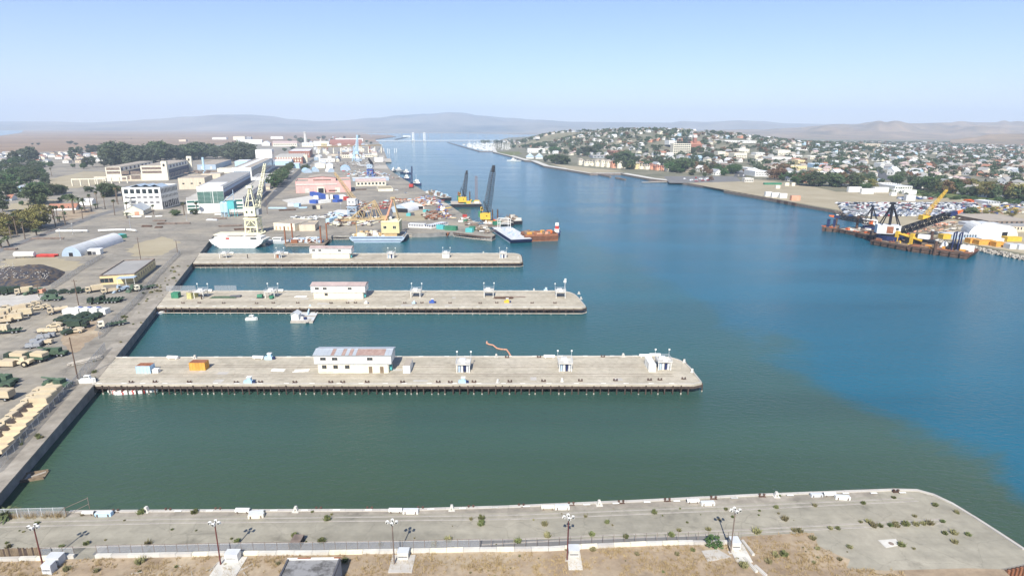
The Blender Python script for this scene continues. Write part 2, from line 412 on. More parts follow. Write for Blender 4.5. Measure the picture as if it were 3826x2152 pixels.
# shore of the shipyard, from the near quay round the slips and north along the channel
NEARQ = xy((265, 1908), (700, 1905), (1100, 1904), (1485, 1903), (1900, 1890), (2400, 1868), (2800, 1848), (3150, 1834), (3340, 1827), (3425, 1829),
           (3490, 1847), (3560, 1880), (3640, 1929), (3740, 1993), (3830, 2052))
c0 = (-102.6, 98.6)
near_poly = [(-260, 40), (-260, 98.6), c0] + NEARQ + xy((3870, 2080), (3850, 2100), (3740, 2124), (3775, 2175)) + [(84, 40)]
land('near_quay', near_poly, -4, DECK, 'apron', 'quaywall')
BULK = [c0] + xy((349, 1438), (584, 1144), (720, 980), (797, 882))
YARDSHORE = BULK + xy((1040, 888), (1215, 882), (1480, 872), (1600, 872), (1690, 866), (1808, 884), (1838, 886), (1851, 878), (1734, 804), (1686, 771), (1640, 742), (1573, 708),
                     (1506, 668), (1462, 640), (1440, 612), (1445, 590), (1438, 570), (1430, 552), (1414, 532))
west = [(-3000, 1500), (-2400, 98.7)]
land('shipyard_ground', [(-102.7, 98.7)] + YARDSHORE[1:] + xy((1000, 537), (600, 548), (0, 575)) + west, -4, DECK, 'yard', 'quaywall')
land('marsh', xy((1414, 532), (1402, 521), (1480, 511), (1455, 505), (1380, 503), (1350, 497), (400, 486), (90, 486), (80, 497), (0, 508)) +
     [(-9000, 5600), (-9000, 1400), (-2999, 1400)] + xy((0, 577), (600, 550), (1000, 539)), -4, 2.6, 'marsh')
land('north_plain', xy((-200, 483.5), (600, 486), (1350, 497.5), (1700, 498), (2050, 504), (2700, 512), (3300, 516), (3900, 524), (4600, 534)) + [(19000, 3500), (19000, 19000), (-19000, 19000), (-19000, 14000)], -4, 2.4, 'plain')
EASTSHORE = xy((1835, 548), (1842, 568), (1908, 584), (1960, 599), (1985, 601), (2032, 620), (2121, 634), (2204, 648), (2320, 648), (2424, 667), (2568, 684),
               (2704, 705), (2705, 712), (2969, 758), (3126, 786), (3212, 803), (3330, 850), (3523, 894), (3640, 915), (3826, 953), (4100, 1010))
land('town_ground', EASTSHORE + [(900, 250), (9000, 250), (9000, 3300)] + xy((4600, 536), (3900, 526), (3300, 518), (2700, 514), (2050, 506), (1900, 515), (1850, 528)), -4, 2.6, 'townsoil', 'steelbrown')

# the town hill
def ridge_pt(nx, D, h):
    p = at('n', nx, 478, D); return Vector((p.x, p.y)), h
RIDGE = [ridge_pt(1880, 2700, 28), ridge_pt(2000, 2500, 46), ridge_pt(2130, 2300, 55), ridge_pt(2280, 2150, 66), ridge_pt(2400, 2100, 68), ridge_pt(2540, 2100, 50), ridge_pt(2740, 2200, 26)]
def elev(x, y):
    p = Vector((x, y)); best = 0; ds = 1e9
    for (a, ha), (b, hb) in zip(RIDGE, RIDGE[1:]):
        ab = b - a; t = max(0, min(1, (p - a).dot(ab) / ab.length_squared)); q = a + ab * t
        d = (p - q).length; s = 520 if (p.y < q.y) else 600
        best = max(best, (ha + (hb - ha) * t) * math.exp(-(d / s) ** 2))
    if best < 1.5: return 2.6
    for a, b in zip(EASTSHORE[:14], EASTSHORE[1:14]):
        a = Vector(a); ab = Vector(b) - a; t = max(0, min(1, (p - a).dot(ab) / ab.length_squared)); d = p - (a + ab * t)
        if d.length < ds: ds = d.length; side = ab.x * d.y - ab.y * d.x
    if side < 0 and y < 2300: return 2.6
    if x < -60 - (y - 2260) * .02: return 2.6
    k = min(1, max(0, ds - 60) / 420) if y < 2300 else min(1, max(0, x + 60) / 250)
    k = k * k * (3 - 2 * k)
    best += 3.0 * math.sin(x * .011) * math.cos(y * .009) * min(1, best / 20)
    return 2.6 + max(0, best * k - 1.0)
b = MB(); nx, ny = 76, 84; X0, X1, Y0, Y1 = -120, 1500, 1000, 3900
for j in range(ny + 1):
    for i in range(nx + 1):
        x = X0 + (X1 - X0) * i / nx; y = Y0 + (Y1 - Y0) * j / ny; e = elev(x, y)
        b.v.append((x, y, e if e > 2.61 else 1.9))
for j in range(ny):
    for i in range(nx):
        a = j * (nx + 1) + i; q = [a, a + 1, a + nx + 2, a + nx + 1]
        if max(b.v[k][2] for k in q) > 2.61: b.f.append(q); b.m.append(0)
o = b.build('hill', 'townsoil'); tag(o, None, kind='structure')
for p in o.data.polygons: p.use_smooth = True

# far ranges, as ground that rises from its foot to the skyline and falls away behind
from mathutils import noise as mnoise
def spline(lst, x):
    for (a, ya), (b_, yb) in zip(lst, lst[1:]):
        if a <= x <= b_:
            t = (x - a) / (b_ - a); t = t * t * (3 - 2 * t); return ya + (yb - ya) * t
    return lst[0][1] if x < lst[0][0] else lst[-1][1]
def hills(name, sky_, Df, Dr, Db, m, step=14, rows=22, amp=.16, seed=0):
    x0, x1 = sky_[0][0], sky_[-1][0]; n = int((x1 - x0) / step); b = MB()
    for j in range(rows + 1):
        u = j / rows
        for i in range(n + 1):
            x = x0 + (x1 - x0) * i / n; yy = spline(sky_, x)
            D = Df + (Dr - Df) * u / .75 if u < .75 else Dr + (Db - Dr) * (u - .75) / .25
            top = at('n', x, yy, Dr).z; base = at('n', x, 478, D); k = min(1, u / .75)
            s = k * k * (3 - 2 * k) if u < .75 else 1 - ((u - .75) / .25) ** 1.5
            fq = .0019 if seed > 4 else .0007; q = Vector((base.x * fq, base.y * fq, seed)); nn = mnoise.fractal(q, 1.0, 2.1, 6)
            z = top * s * (1 + amp * nn * (1 - abs(2 * k - 1) if u < .75 else 0)) + (top * .35 * max(0, nn) * math.sin(k * math.pi) if u < .75 else 0)
            if u < .75: z = min(z, CZ + (top - CZ) * D / Dr if top > CZ else z)
            b.v.append((base.x, base.y, max(.5, z) if u > 0 else .5))
    for j in range(rows):
        for i in range(n):
            a = j * (n + 1) + i; b.f.append([a, a + 1, a + n + 2, a + n + 1]); b.m.append(0)
    o = b.build(name, m); tag(o, None, kind='structure')
    for p in o.data.polygons: p.use_smooth = True
FAR = [(-500, 462), (0, 455), (200, 455), (330, 459), (480, 453), (560, 446), (720, 436), (830, 429), (930, 429), (1010, 434), (1090, 446), (1190, 453), (1260, 452),
       (1400, 441), (1500, 431), (1600, 426), (1680, 420), (1720, 421), (1800, 433), (1900, 441), (2000, 448), (2150, 456), (2300, 457), (2500, 459), (2550, 453), (2630, 456),
       (2760, 451), (2830, 453), (2950, 462), (3100, 464), (3300, 462), (3600, 464), (4300, 460)]
hills('far_hills', FAR, 9500, 14500, 17500, 'fargrass', seed=3)
NEARH = [(2560, 490), (2650, 487), (2780, 486), (2860, 485), (2970, 478), (3050, 471), (3126, 464), (3190, 466), (3245, 457), (3282, 452), (3306, 457), (3342, 452), (3402, 462), (3540, 459),
         (3584, 454), (3650, 458), (3714, 458), (3747, 451), (3770, 456), (3800, 453), (3826, 456), (4000, 450), (4400, 456)]
hills('brown_hills', NEARH, 4300, 8200, 9300, 'hillgrass', step=9, rows=28, amp=.5, seed=8)
SPUR = [(3560, 521), (3640, 513), (3705, 502), (3760, 500), (3826, 500), (3950, 494), (4200, 500)]
hills('spur_hill', SPUR, 2650, 3500, 4000, 'hillgrass', step=9, rows=14, amp=.3, seed=5)

# air: one closed box round everything
def haze(density=1e-4):
    m = bpy.data.materials.new('haze'); m.use_nodes = True; t = m.node_tree; N = t.nodes
    N.remove(N['Principled BSDF'])
    v = N.new('ShaderNodeVolumePrincipled'); v.inputs['Color'].default_value = (.70, .83, 1, 1); v.inputs['Density'].default_value = density
    v.inputs['Anisotropy'].default_value = 0.0
    t.links.new(v.outputs[0], N['Material Output'].inputs['Volume'])
    MATS['haze'] = m
    tag(MB().box((0, 9000, -6), (44000, 24000, 706)).build('haze', 'haze'), None, kind='stuff')
HAZE_ON = True
if HAZE_ON: haze()
# ================================================================ plants
def leaf_crown(seed, rx, rz, n_cl, n_leaf, leaf, squash=1.0, gap=.25, base=0.0):
    """crown of leaf faces gathered in clumps through an ellipsoid; numpy arrays"""
    r = np.random.default_rng(seed); V = []; 
    for k in range(n_cl):
        d = r.normal(size=3); d /= np.linalg.norm(d); rad = r.uniform(.35, 1) ** .6
        c = d * rad * np.array([rx, rx, rz]); c[2] = c[2] * squash
        cr = r.uniform(.22, .42) * rx
        p = r.normal(size=(n_leaf, 3)); p /= np.linalg.norm(p, axis=1)[:, None]
        p = c + p * (cr * r.uniform(.4, 1, (n_leaf, 1)) * np.array([1, 1, .75]))
        a = r.normal(size=(n_leaf, 3)); a /= np.linalg.norm(a, axis=1)[:, None]; q = r.normal(size=(n_leaf, 3)); q -= a * (a * q).sum(1)[:, None]; q /= np.linalg.norm(q, axis=1)[:, None]
        s = leaf * r.uniform(.6, 1.4, (n_leaf, 1))
        V.append(np.stack([p - a * s, p + a * s * .9 + q * s * .3, p + q * s * 1.3], 1))
    V = np.concatenate(V).reshape(-1, 3); V[:, 2] += base
    return V
def tri_mesh(name, V, m):
    me = bpy.data.meshes.new(name); n = len(V) // 3
    me.vertices.add(len(V)); me.vertices.foreach_set('co', V.astype(np.float32).ravel())
    me.loops.add(3 * n); me.loops.foreach_set('vertex_index', np.arange(3 * n, dtype=np.int32))
    me.polygons.add(n); me.polygons.foreach_set('loop_start', np.arange(0, 3 * n, 3, dtype=np.int32))
    try: me.polygons.foreach_set('loop_total', np.full(n, 3, dtype=np.int32))
    except Exception: pass
    me.materials.append(MATS[m]); me.update(calc_edges=True); me.validate()
    return me
def trunk_mesh(name, h, r, limbs, seed, spread):
    q = random.Random(seed); b = MB(); top = Vector((q.uniform(-.3, .3), q.uniform(-.3, .3), h))
    b.tube((0, 0, -.3), top, r, r * .6, 7)
    for k in range(limbs):
        a = 2 * math.pi * (k + q.random() * .5) / limbs
        b.tube(top * q.uniform(.6, 1), top + Vector((math.cos(a) * spread, math.sin(a) * spread, spread * q.uniform(.6, 1.3))), r * .45, r * .15, 5)
    return b.mesh(name, 'bark')
TREES = {}
def tree_kind(kind, m, specs):
    L_ = []
    for i, (rx, rz, hc, n1, n2, lf) in enumerate(specs):
        tr = trunk_mesh('trunk_' + kind, hc * .75, max(.18, rx * .07), 4, i * 7 + len(kind), rx * .45)
        cr = tri_mesh('crown_' + kind, leaf_crown(i * 13 + len(kind) * 3, rx, rz, n1, n2, lf, base=hc), m)
        L_.append((tr, cr, hc + rz))
    TREES[kind] = L_
tree_kind('broad', 'leaf_mid', [(3.6, 3.0, 3.9, 38, 52, .36), (3.2, 3.2, 4.0, 34, 52, .36), (4.2, 3.1, 4.2, 40, 52, .38)])
tree_kind('dark', 'leaf_dark', [(4.0, 3.8, 4.7, 42, 56, .40), (4.8, 4.0, 5.0, 46, 56, .42), (3.6, 4.6, 5.4, 40, 56, .40)])
tree_kind('euc', 'leaf_euc', [(5.4, 8.0, 11, 52, 56, .60), (4.8, 8.5, 12, 48, 56, .60), (6.2, 7.4, 10.5, 56, 56, .62), (5.2, 6.6, 9, 46, 56, .55)])
tree_kind('olive', 'leaf_olive', [(4.4, 3.6, 5.2, 32, 60, .34), (5.0, 3.8, 5.6, 34, 60, .36)])
tree_kind('brown', 'leaf_brown', [(3.4, 3.0, 4.4, 22, 46, .34), (3.0, 3.4, 4.8, 22, 46, .34)])
tree_kind('cypress', 'leaf_dark', [(1.5, 5.5, 6.2, 22, 40, .34), (1.8, 6.0, 6.8, 24, 40, .36)])
tree_kind('bush', 'leaf_mid', [(1.7, 1.1, 1.1, 12, 40, .20), (2.2, 1.3, 1.3, 14, 40, .22)])
def tree(kind, p, h, label, group=None, name=None, i=None, cat='tree', wide=1.0):
    L_ = TREES[kind]; i = RNG.randrange(len(L_)) if i is None else i; tr, cr, H0 = L_[i % len(L_)]
    s = h / H0
    o = thing(name or {'bush': 'bush', 'euc': 'gum_tree', 'cypress': 'cypress_tree'}.get(kind, 'tree'), label, cat, p, RNG.uniform(0, 6.28), group)
    o.scale = (s * wide, s * wide, s)
    put('trunk', tr, o); put('crown', cr, o)
    return o
def palm_parts(kind, seed):
    """fan palm: slim trunk, round head of folded fans over a skirt of dead leaves; date palm: long arching feathers"""
    q = random.Random(seed); H_ = 1.0; tb = MB(); n = 5
    h = 15.0 if kind == 'fan' else 9.0
    lean = Vector((q.uniform(-.4, .4), q.uniform(-.4, .4), 0)); pts = [lean * (k / n) ** 2 + Vector((0, 0, h * k / n)) for k in range(n + 1)]
    r0, r1 = (.34, .2) if kind == 'fan' else (.42, .36)
    for k in range(n): tb.tube(pts[k] - Vector((0, 0, .25 if k == 0 else 0)), pts[k + 1], r0 + (r1 - r0) * k / n, r0 + (r1 - r0) * (k + 1) / n, 7, cap=False)
    top = pts[-1]; fb = MB(); db = MB()
    def frond(B, d, L_, droop, w, nb=3):
        side = Vector((-d.y, d.x, 0)).normalized(); p0 = top.copy(); prev = [p0 - side * w * .15, p0 + side * w * .15]
        for k in range(1, nb + 1):
            t = k / nb; c = top + Vector((d.x, d.y, 0)) * L_ * t + Vector((0, 0, d.z * L_ * t - droop * L_ * t * t))
            ww = w * (math.sin(min(1, t * .8 + .2) * math.pi) + .12) * .5
            cur = [c - side * ww, c + side * ww]
            mid = c + Vector((0, 0, ww * .35))
            B.add([prev[0], prev[1], cur[1], mid, cur[0]], [(0, 1, 2, 3), (0, 3, 4)], 0); prev = cur
    if kind == 'fan':
        for k in range(44):
            a = q.uniform(0, 6.283); e = q.uniform(-.35, 1.2)
            frond(fb, Vector((math.cos(a) * math.cos(e), math.sin(a) * math.cos(e), math.sin(e))), q.uniform(1.5, 2.1), .25, q.uniform(.7, 1.1))
        for k in range(30):
            a = q.uniform(0, 6.283); e = q.uniform(-1.35, -.55)
            frond(db, Vector((math.cos(a) * math.cos(e), math.sin(a) * math.cos(e), math.sin(e))), q.uniform(1.3, 2.3), .1, .8)
    else:
        for k in range(54):
            a = q.uniform(0, 6.283); e = q.uniform(-.5, 1.3)
            frond(fb, Vector((math.cos(a) * math.cos(e), math.sin(a) * math.cos(e), math.sin(e))), q.uniform(2.6, 3.6), .42, .75, 4)
        for k in range(10):
            a = q.uniform(0, 6.283)
            frond(db, Vector((math.cos(a) * .5, math.sin(a) * .5, -.7)), 1.6, .1, .6)
    return tb.mesh('palm_trunk', 'bark'), fb.mesh('palm_fronds', 'palm_leaf'), db.mesh('palm_skirt', 'palm_dead'), h
PALMS = {k: [palm_parts(k, s) for s in range(4)] for k in ('fan', 'date')}
def palm(kind, p, h, label, group):
    t_, f_, d_, H0 = RNG.choice(PALMS[kind]); s = h / (H0 + 1.5)
    o = thing('palm_tree', label, 'palm tree', p, RNG.uniform(0, 6.28), group); k = max(s * 1.25, 1.15)
    o.scale = (k, k, s)
    put('trunk', t_, o); put('crown', f_, o); put('dead_leaf_skirt', d_, o)
def tuft(seed, n, r, h, w=.05):
    q = np.random.default_rng(seed); a = q.uniform(0, 6.283, n); rr = q.uniform(0, r, n); x = rr * np.cos(a); y = rr * np.sin(a)
    b = q.uniform(0, 6.283, n); hh = h * q.uniform(.5, 1.1, n); ln = q.uniform(.1, .5, n) * hh + rr * .25
    base = np.stack([x, y, np.zeros(n)], 1); dv = np.stack([np.cos(b), np.sin(b), np.zeros(n)], 1) * w
    out = np.where(rr[:, None] > .02, np.stack([np.cos(a), np.sin(a), np.zeros(n)], 1), 0)
    tip = base + out * ln[:, None] + np.stack([np.zeros(n), np.zeros(n), hh], 1)
    return np.stack([base - dv, base + dv, tip], 1).reshape(-1, 3)
WEEDS = [tri_mesh('weed', np.concatenate([tuft(s, 70, .32, .55, .06), leaf_crown(s, .38, .25, 6, 22, .09, base=.22)]), 'weed' if s % 2 else 'dryweed') for s in range(4)]

# ================================================================ finger piers
BOLL = MB().tube((-.45, 0, 0), (-.45, 0, .45), .16, .13, 8).tube((.45, 0, 0), (.45, 0, .45), .16, .13, 8).tube((-.45, 0, .45), (-.45, 0, .58), .24, n=8).tube((.45, 0, .45), (.45, 0, .58), .24, n=8).box((0, 0, 0), (1.4, .6, .1)).mesh('bollard', 'rustdark')
CHOCK = MB().profile([(-.5, 0), (-.22, 1.1), (.22, 1.1), (.5, 0), (.25, 0), (.1, .55), (-.1, .55), (-.25, 0)], .55).box((0, 0, -.0), (1.3, 1.0, .1)).mesh('chock', 'palecon')
TANK = MB().tube((-1.8, 0, .55), (1.8, 0, .55), .5, n=10).box((-1.2, 0, 0), (.25, .9, .2)).box((1.2, 0, 0), (.25, .9, .2)).mesh('fender_tank', 'white')
PILE = MB().tube((0, 0, -3.5), (0, 0, 2.6), .20, .20, 7).mesh('pile', 'creosote')
PILEW = MB().tube((0, 0, -3.5), (0, 0, .45), .21, .21, 7, mi=1).tube((0, 0, .45), (0, 0, 2.6), .19, .19, 7).mesh('pile_banded', ['creosote', 'bleached'])
DASH = MB().box((0, 0, 0), (1.5, .3, .05)).mesh('kerb_dash', 'white')
def pier(label, fl, fr, br, bl, cham, desc):
    """deck on piles; fl..bl = corners of the deck top (near left, near right, far right, far left)"""
    t = thing('finger_pier', label, 'pier', (0, 0, 0))
    r = (br - fr); L_ = fr - fl
    c1 = br + (bl - br).normalized() * cham * 2.2; out = [fl, fr + (fl - fr).normalized() * cham * .6]
    for k in range(6):                                              # rounded far corner, cut near corner
        a = k / 5; p = fr.lerp(br, .06 + .5 * a); out.append(p)
    mid = fr.lerp(br, .56)
    for k in range(1, 6):
        a = k / 5; out.append((mid.lerp(br, a)).lerp(br.lerp(c1, a), a))
    out.append(bl)
    out2 = [(p.x, p.y) for p in out]
    MB().prism(out2, 2.35, DECK).build('deck', 'deck', t)
    n = len(out2)
    kb = MB(); wl = MB(); lw = MB()
    for i in range(n - 1):                                          # kerb and timber wales round three sides
        a = Vector(out2[i]); b_ = Vector(out2[i + 1]); d = (b_ - a); m = (a + b_) / 2; rz = math.atan2(d.y, d.x); nn = Vector((d.y, -d.x)).normalized()
        kb.box((m.x - nn.x * .2, m.y - nn.y * .2, DECK), (d.length + .02, .36, .24), rz)
        wl.box((m.x + nn.x * .17, m.y + nn.y * .17, 1.75), (d.length + .1, .3, .62), rz)
        lw.box((m.x + nn.x * .42, m.y + nn.y * .42, .35), (d.length + .1, .25, .3), rz)
    kb.build('kerb', 'concrete', t); wl.build('timber_wale', 'creosote', t)
    if desc != 'near': lw.build('fender_timber', 'bleached', t)
    # piles: an outer row and an inner row
    ln = L_.length; d = L_.normalized(); nn = Vector((d.y, -d.x, 0)); k = 0.6
    while k < ln - 3:
        p = fl + d * k
        o = put('pile', PILEW if RNG.random() < .55 else PILE, t, (p.x + nn.x * .35, p.y + nn.y * .35, RNG.uniform(-.15, .2)))
        k += RNG.choice((1.7, 1.9, 2.1, 2.4)) if desc == 'near' else RNG.choice((2.6, 3.0, 3.2))
    for q in range(int(ln / 5)):
        p = fl + d * (q * 5 + 2); put('pile', PILE, t, (p.x - nn.x * 3.2, p.y - nn.y * 3.2, 0))
        p = fl + d * (q * 5 + 2); put('pile', PILE, t, (p.x - nn.x * 9, p.y - nn.y * 9, 0))
    e = fr - br
    for q in range(7):
        p = br + e * (q + .5) / 7; put('pile', PILEW, t, (p.x + .3, p.y, 0))
    # crane rails in paved slots
    for fr_ in (.26, .335, .60, .675):
        a = fl.lerp(bl, fr_); b_ = fr.lerp(br, fr_) - d * 7; m = (a + b_) / 2; v = b_ - a
        cube('rail', 'steelbrown', t, (m.x, m.y, DECK + .004), (v.length, .16, .03), math.atan2(v.y, v.x))
    # cracked paving bays: shallow raised patches of newer concrete
    for q in range(9):
        a = RNG.uniform(.05, .9); s_ = RNG.uniform(.38, .57) if q % 2 else RNG.uniform(.08, .2); p = fl.lerp(fr, a).lerp(bl.lerp(br, a), s_)
        cube('paving_patch', 'concrete', t, (p.x, p.y, DECK + .004), (RNG.uniform(1.5, 5), RNG.uniform(1, 2.4), .006), math.atan2(d.y, d.x))
    # painted kerb dashes
    k = 2.0
    while k < ln - 8:
        p = fl + d * k; put('kerb_dash', DASH, t, (p.x - nn.x * .2, p.y - nn.y * .2, DECK + .244), math.atan2(d.y, d.x)); k += RNG.uniform(5, 8)
    k = 3.0; v = br - bl; dv = v.normalized()
    while k < v.length - 10:
        p = bl + dv * k; put('kerb_dash', DASH, t, (p.x, p.y - .25, DECK + .244), math.atan2(dv.y, dv.x)); k += RNG.uniform(6, 9)
    return t, fl, d, nn
P1 = (g('R', 112, 478), g('n', 2628, 1436), g('n', 2545, 1330), g('n', 434, 1335))
P2 = (g('n', 586, 1146), g('n', 2192, 1149), g('n', 2140, 1087), g('n', 634, 1087))
P3 = (g('n', 722, 982), g('n', 1952, 979), g('n', 1946, 947), g('n', 745, 948))
pier('long timber-piled pier carrying the shed with the grey and rust roof', *P1, 4.5, 'near')
pier('timber-piled pier carrying the shed beside the floating landing stage', *P2, 3.2, 'mid')
pier('timber-piled pier opposite the white-hulled barge', *P3, 2.5, 'far')

# ---------------------------------------------------------------- two-storey berth sheds
def berth_shed(label, a, b, depth, roof_m, wins, doors, rusty=0.0, hl=3.0, hu=2.9):
    a = Vector(a); b = Vector(b); v = b - a; L_ = v.length; rz = math.atan2(v.y, v.x); c = (a + b) / 2
    t = thing('berth_shed', label, 'shed', (c.x, c.y, DECK), rz)
    cube('lower_wall', 'cream', t, (0, depth / 2, 0), (L_, depth, hl + .02))
    ov = L_ * .045
    cube('upper_wall', 'white', t, (0, depth / 2, hl), (L_ + 2 * ov, depth + .5, hu))
    n = max(8, int((L_ + 2 * ov) / 1.05)); W = L_ + 2 * ov + .5; w = W / n
    rise = .75; hy = (depth + .9) / 2
    sh = {}
    for m in (roof_m, 'rustroof'):
        q = MB(); q.hexa([(-w * .485, -hy, 0), (w * .485, -hy, 0), (w * .485, 0, rise), (-w * .485, 0, rise), (-w * .485, -hy, .06), (w * .485, -hy, .06), (w * .485, 0, rise + .06), (-w * .485, 0, rise + .06)])
        sh[m] = q.mesh('roof_sheet', m)
    roof = MB(); roof.add([(-W / 2, -hy + depth / 2, hl + hu - .01), (W / 2, -hy + depth / 2, hl + hu - .01), (W / 2, depth / 2, hl + hu + rise - .01), (-W / 2, depth / 2, hl + hu + rise - .01), (W / 2, hy + depth / 2, hl + hu - .01), (-W / 2, hy + depth / 2, hl + hu - .01)],
                          [(0, 1, 2, 3), (3, 2, 4, 5), (0, 3, 5), (1, 4, 2), (0, 5, 4, 1)])
    ro = roof.build('roof', roof_m, t)
    for i in range(n):
        m = roof_m
        if rusty and 0.14 < i / n < .93 and RNG.random() < rusty: m = 'rustroof'
        put('roof_sheet', sh[m], ro, (-W / 2 + w * (i + .5), depth / 2, hl + hu + RNG.uniform(.004, .02)))
        put('roof_sheet', sh[roof_m], ro, (-W / 2 + w * (i + .5), depth / 2, hl + hu + RNG.uniform(.004, .02)), math.pi)
    cube('ridge_cap', roof_m, ro, (0, depth / 2, hl + hu + rise + .05), (W + .1, .35, .06))
    for (f, up, ww, hh, z) in wins:
        y = -.25 - .02 if up else -.02
        LL = L_ + 2 * ov if up else L_
        window(t, (f - .5) * LL, y, (hl + z) if up else z, ww, hh, fm='steelbrown')
    for f, ww in doors:
        d_ = cube('door', 'wood', t, ((f - .5) * L_, -.03, .05), (ww, .08, 2.1)); 
    for k in range(5):
        cube('wall_batten', 'cream', t, ((-.5 + (k + .5) / 5) * L_, -.02, 0), (.08, .05, hl - .02))
    cube('gutter', 'midgrey', t, (0, -.47, hl + hu - .16), (L_ + 2 * ov + .4, .14, .14)); cube('storey_band', 'midgrey', t, (0, -.27, hl), (L_ + 2 * ov, .06, .12)); cube('downpipe', 'midgrey', t, (L_ * .49, -.06, 0), (.12, .1, hl))
    cube('base_rail', 'palegrey', t, (-L_ * .38, -.5, .75), (L_ * .2, .06, .06)); cube('downpipe', 'palegrey', t, (L_ * .01, -.04, 0), (.1, .08, hl)); 
    cube('side_box', 'teal', t, (L_ / 2 + .35, depth * .35, .4), (.7, 1.4, 1.2))
    return t
U_ = lambda *f: [(x, 1, 1.5, .8, 1.3) for x in f]
D_ = lambda *f: [(x, 0, 1.2, 1.0, 1.5) for x in f]
berth_shed('two-storey white shed whose grey roof has rusty sheets', g('S', 290, 462), g('S', 1135, 462), 6.2, 'roofmetal', U_(.118, .27, .725) + D_(.09, .25, .415), [(.745, 1.1), (.905, 1.1)], .45)
berth_shed('two-storey white shed with dull red roof, beside the floating stage', g('Y', 1845, 215), g('Y', 2440, 215), 6.2, 'roofred', U_(.115, .26, .72) + D_(.255), [])
berth_shed('two-storey white shed with dull red roof, opposite the white-hulled barge', g('O', 2050, 238), g('Q', 278, 300), 6.0, 'roofred', U_(.1, .25, .72), [])

# ---------------------------------------------------------------- service platforms on legs
def platform(p, s, label, group, infill, floodlight=True, tall=False):
    t = thing('service_platform', label, 'platform', p, 0, group)
    t.scale = (s, s, s)
    for x in (-2.2, 2.2):
        for y in (-2.2, 2.2): cube('leg', 'white', t, (x, y, 0), (.26, .26, 3.0))
    cube('top_slab', 'palecon', t, (0, 0, 3.0), (5.2, 5.2, .35))
    rl = MB()
    for z in (3.35 + .5, 3.35 + 1.0):
        for a, b_ in (((-2.5, -2.5), (2.5, -2.5)), ((2.5, -2.5), (2.5, 2.5)), ((2.5, 2.5), (-2.5, 2.5)), ((-2.5, 2.5), (-2.5, -2.5))):
            rl.tube((*a, z), (*b_, z), .045, n=4)
    for x in (-2.5, 0, 2.5):
        for y in (-2.5, 0, 2.5):
            if x or y: rl.tube((x, y, 3.3), (x, y, 4.4), .045, n=4)
    rl.build('railing', 'palegrey', t)
    cube('switchgear_box', 'white', t, (.1, -1.9, 3.35), (1.5, .6, .7)); cube('switchgear_box', 'palegrey', t, (-.4, .9, 3.35), (2.2, 1.0, .8))
    if infill == 'panels':
        for k, x in enumerate((-1.4, -.45, .5, 1.45)): cube('cabinet', ('bluegrey', 'white', 'navy', 'palegrey')[k], t, (x, -1.4, 0), (.72, .9, 2.5))
    elif infill == 'walls': cube('enclosure', 'white', t, (0, 0, .01), (4.3, 4.3, 2.98))
    elif infill == 'red': cube('cabinet', 'rust', t, (-.6, -1, 0), (1.4, 1.2, 2.2)); cube('cabinet', 'bluegrey', t, (.7, -1, 0), (.7, 1.2, 2.2))
    if floodlight:
        for x in (-2.5, 2.5):
            m = MB().tube((x, 2.5, 3.3), (x, 2.5, 6.0), .06, n=5).build('mast', 'palegrey', t)
            MB().box((x, 2.35, 5.9), (.55, .35, .5)).build('floodlight', 'white', m)
    if tall:
        m = MB().tube((2.2, 1.5, 3.3), (2.2, 1.5, 8.2), .09, n=5).build('mast', 'palegrey', t); cube('antenna_box', 'white', m, (2.2, 1.4, 7.0), (1.3, .7, 1.0)); cube('antenna_box', 'white', m, (2.4, 1.4, 8.2), (.9, .6, .7))
def plat_at(f, x, y, **k):
    p = g(f, x, y); platform(Vector((p.x, p.y + 2.4 * k.get('s', 1), DECK)), k.pop('s', 1), **k)
lab1 = 'white steel platform on legs, on the pier of the rusty-roofed shed'; g1 = 'service platforms on the rusty-roofed pier'
for f, x, y, inf in (('S', 2030, 460, 'panels'), ('T', 895, 398, 'panels'), ('T', 1955, 382, 'panels')): plat_at(f, x, y, s=.86, label=lab1, group=g1, infill=inf)
lab2 = 'white steel platform with railing, on the pier with the floating stage'; g2 = 'service platforms on the floating-stage pier'
for f, x, y, inf in (('Y', 460, 212, None), ('Y', 1315, 208, None), ('Q', 908, 680, None), ('Q', 1612, 676, None)): plat_at(f, x, y, s=.9, label=lab2, group=g2, infill=inf)
plat_at('Q', 2305, 682, s=.9, label='white steel platform with a tall antenna mast on top', group=None, infill=None, tall=True)
lab3 = 'white steel platform on legs, on the pier opposite the white-hulled barge'; g3 = 'service platforms on the pier opposite the barge'
for f, x, y, inf in (('O', 845, 240, None), ('Q', 668, 298, 'panels'), ('Q', 1750, 296, 'panels')): plat_at(f, x, y, s=.85, label=lab3, group=g3, infill=inf)
plat_at('O', 1590, 236, s=.85, label='white platform with a rust-red cabinet between its legs', group=None, infill='red')
plat_at('Q', 1200, 294, s=.85, label='white platform closed in with solid white walls below', group=None, infill='walls')

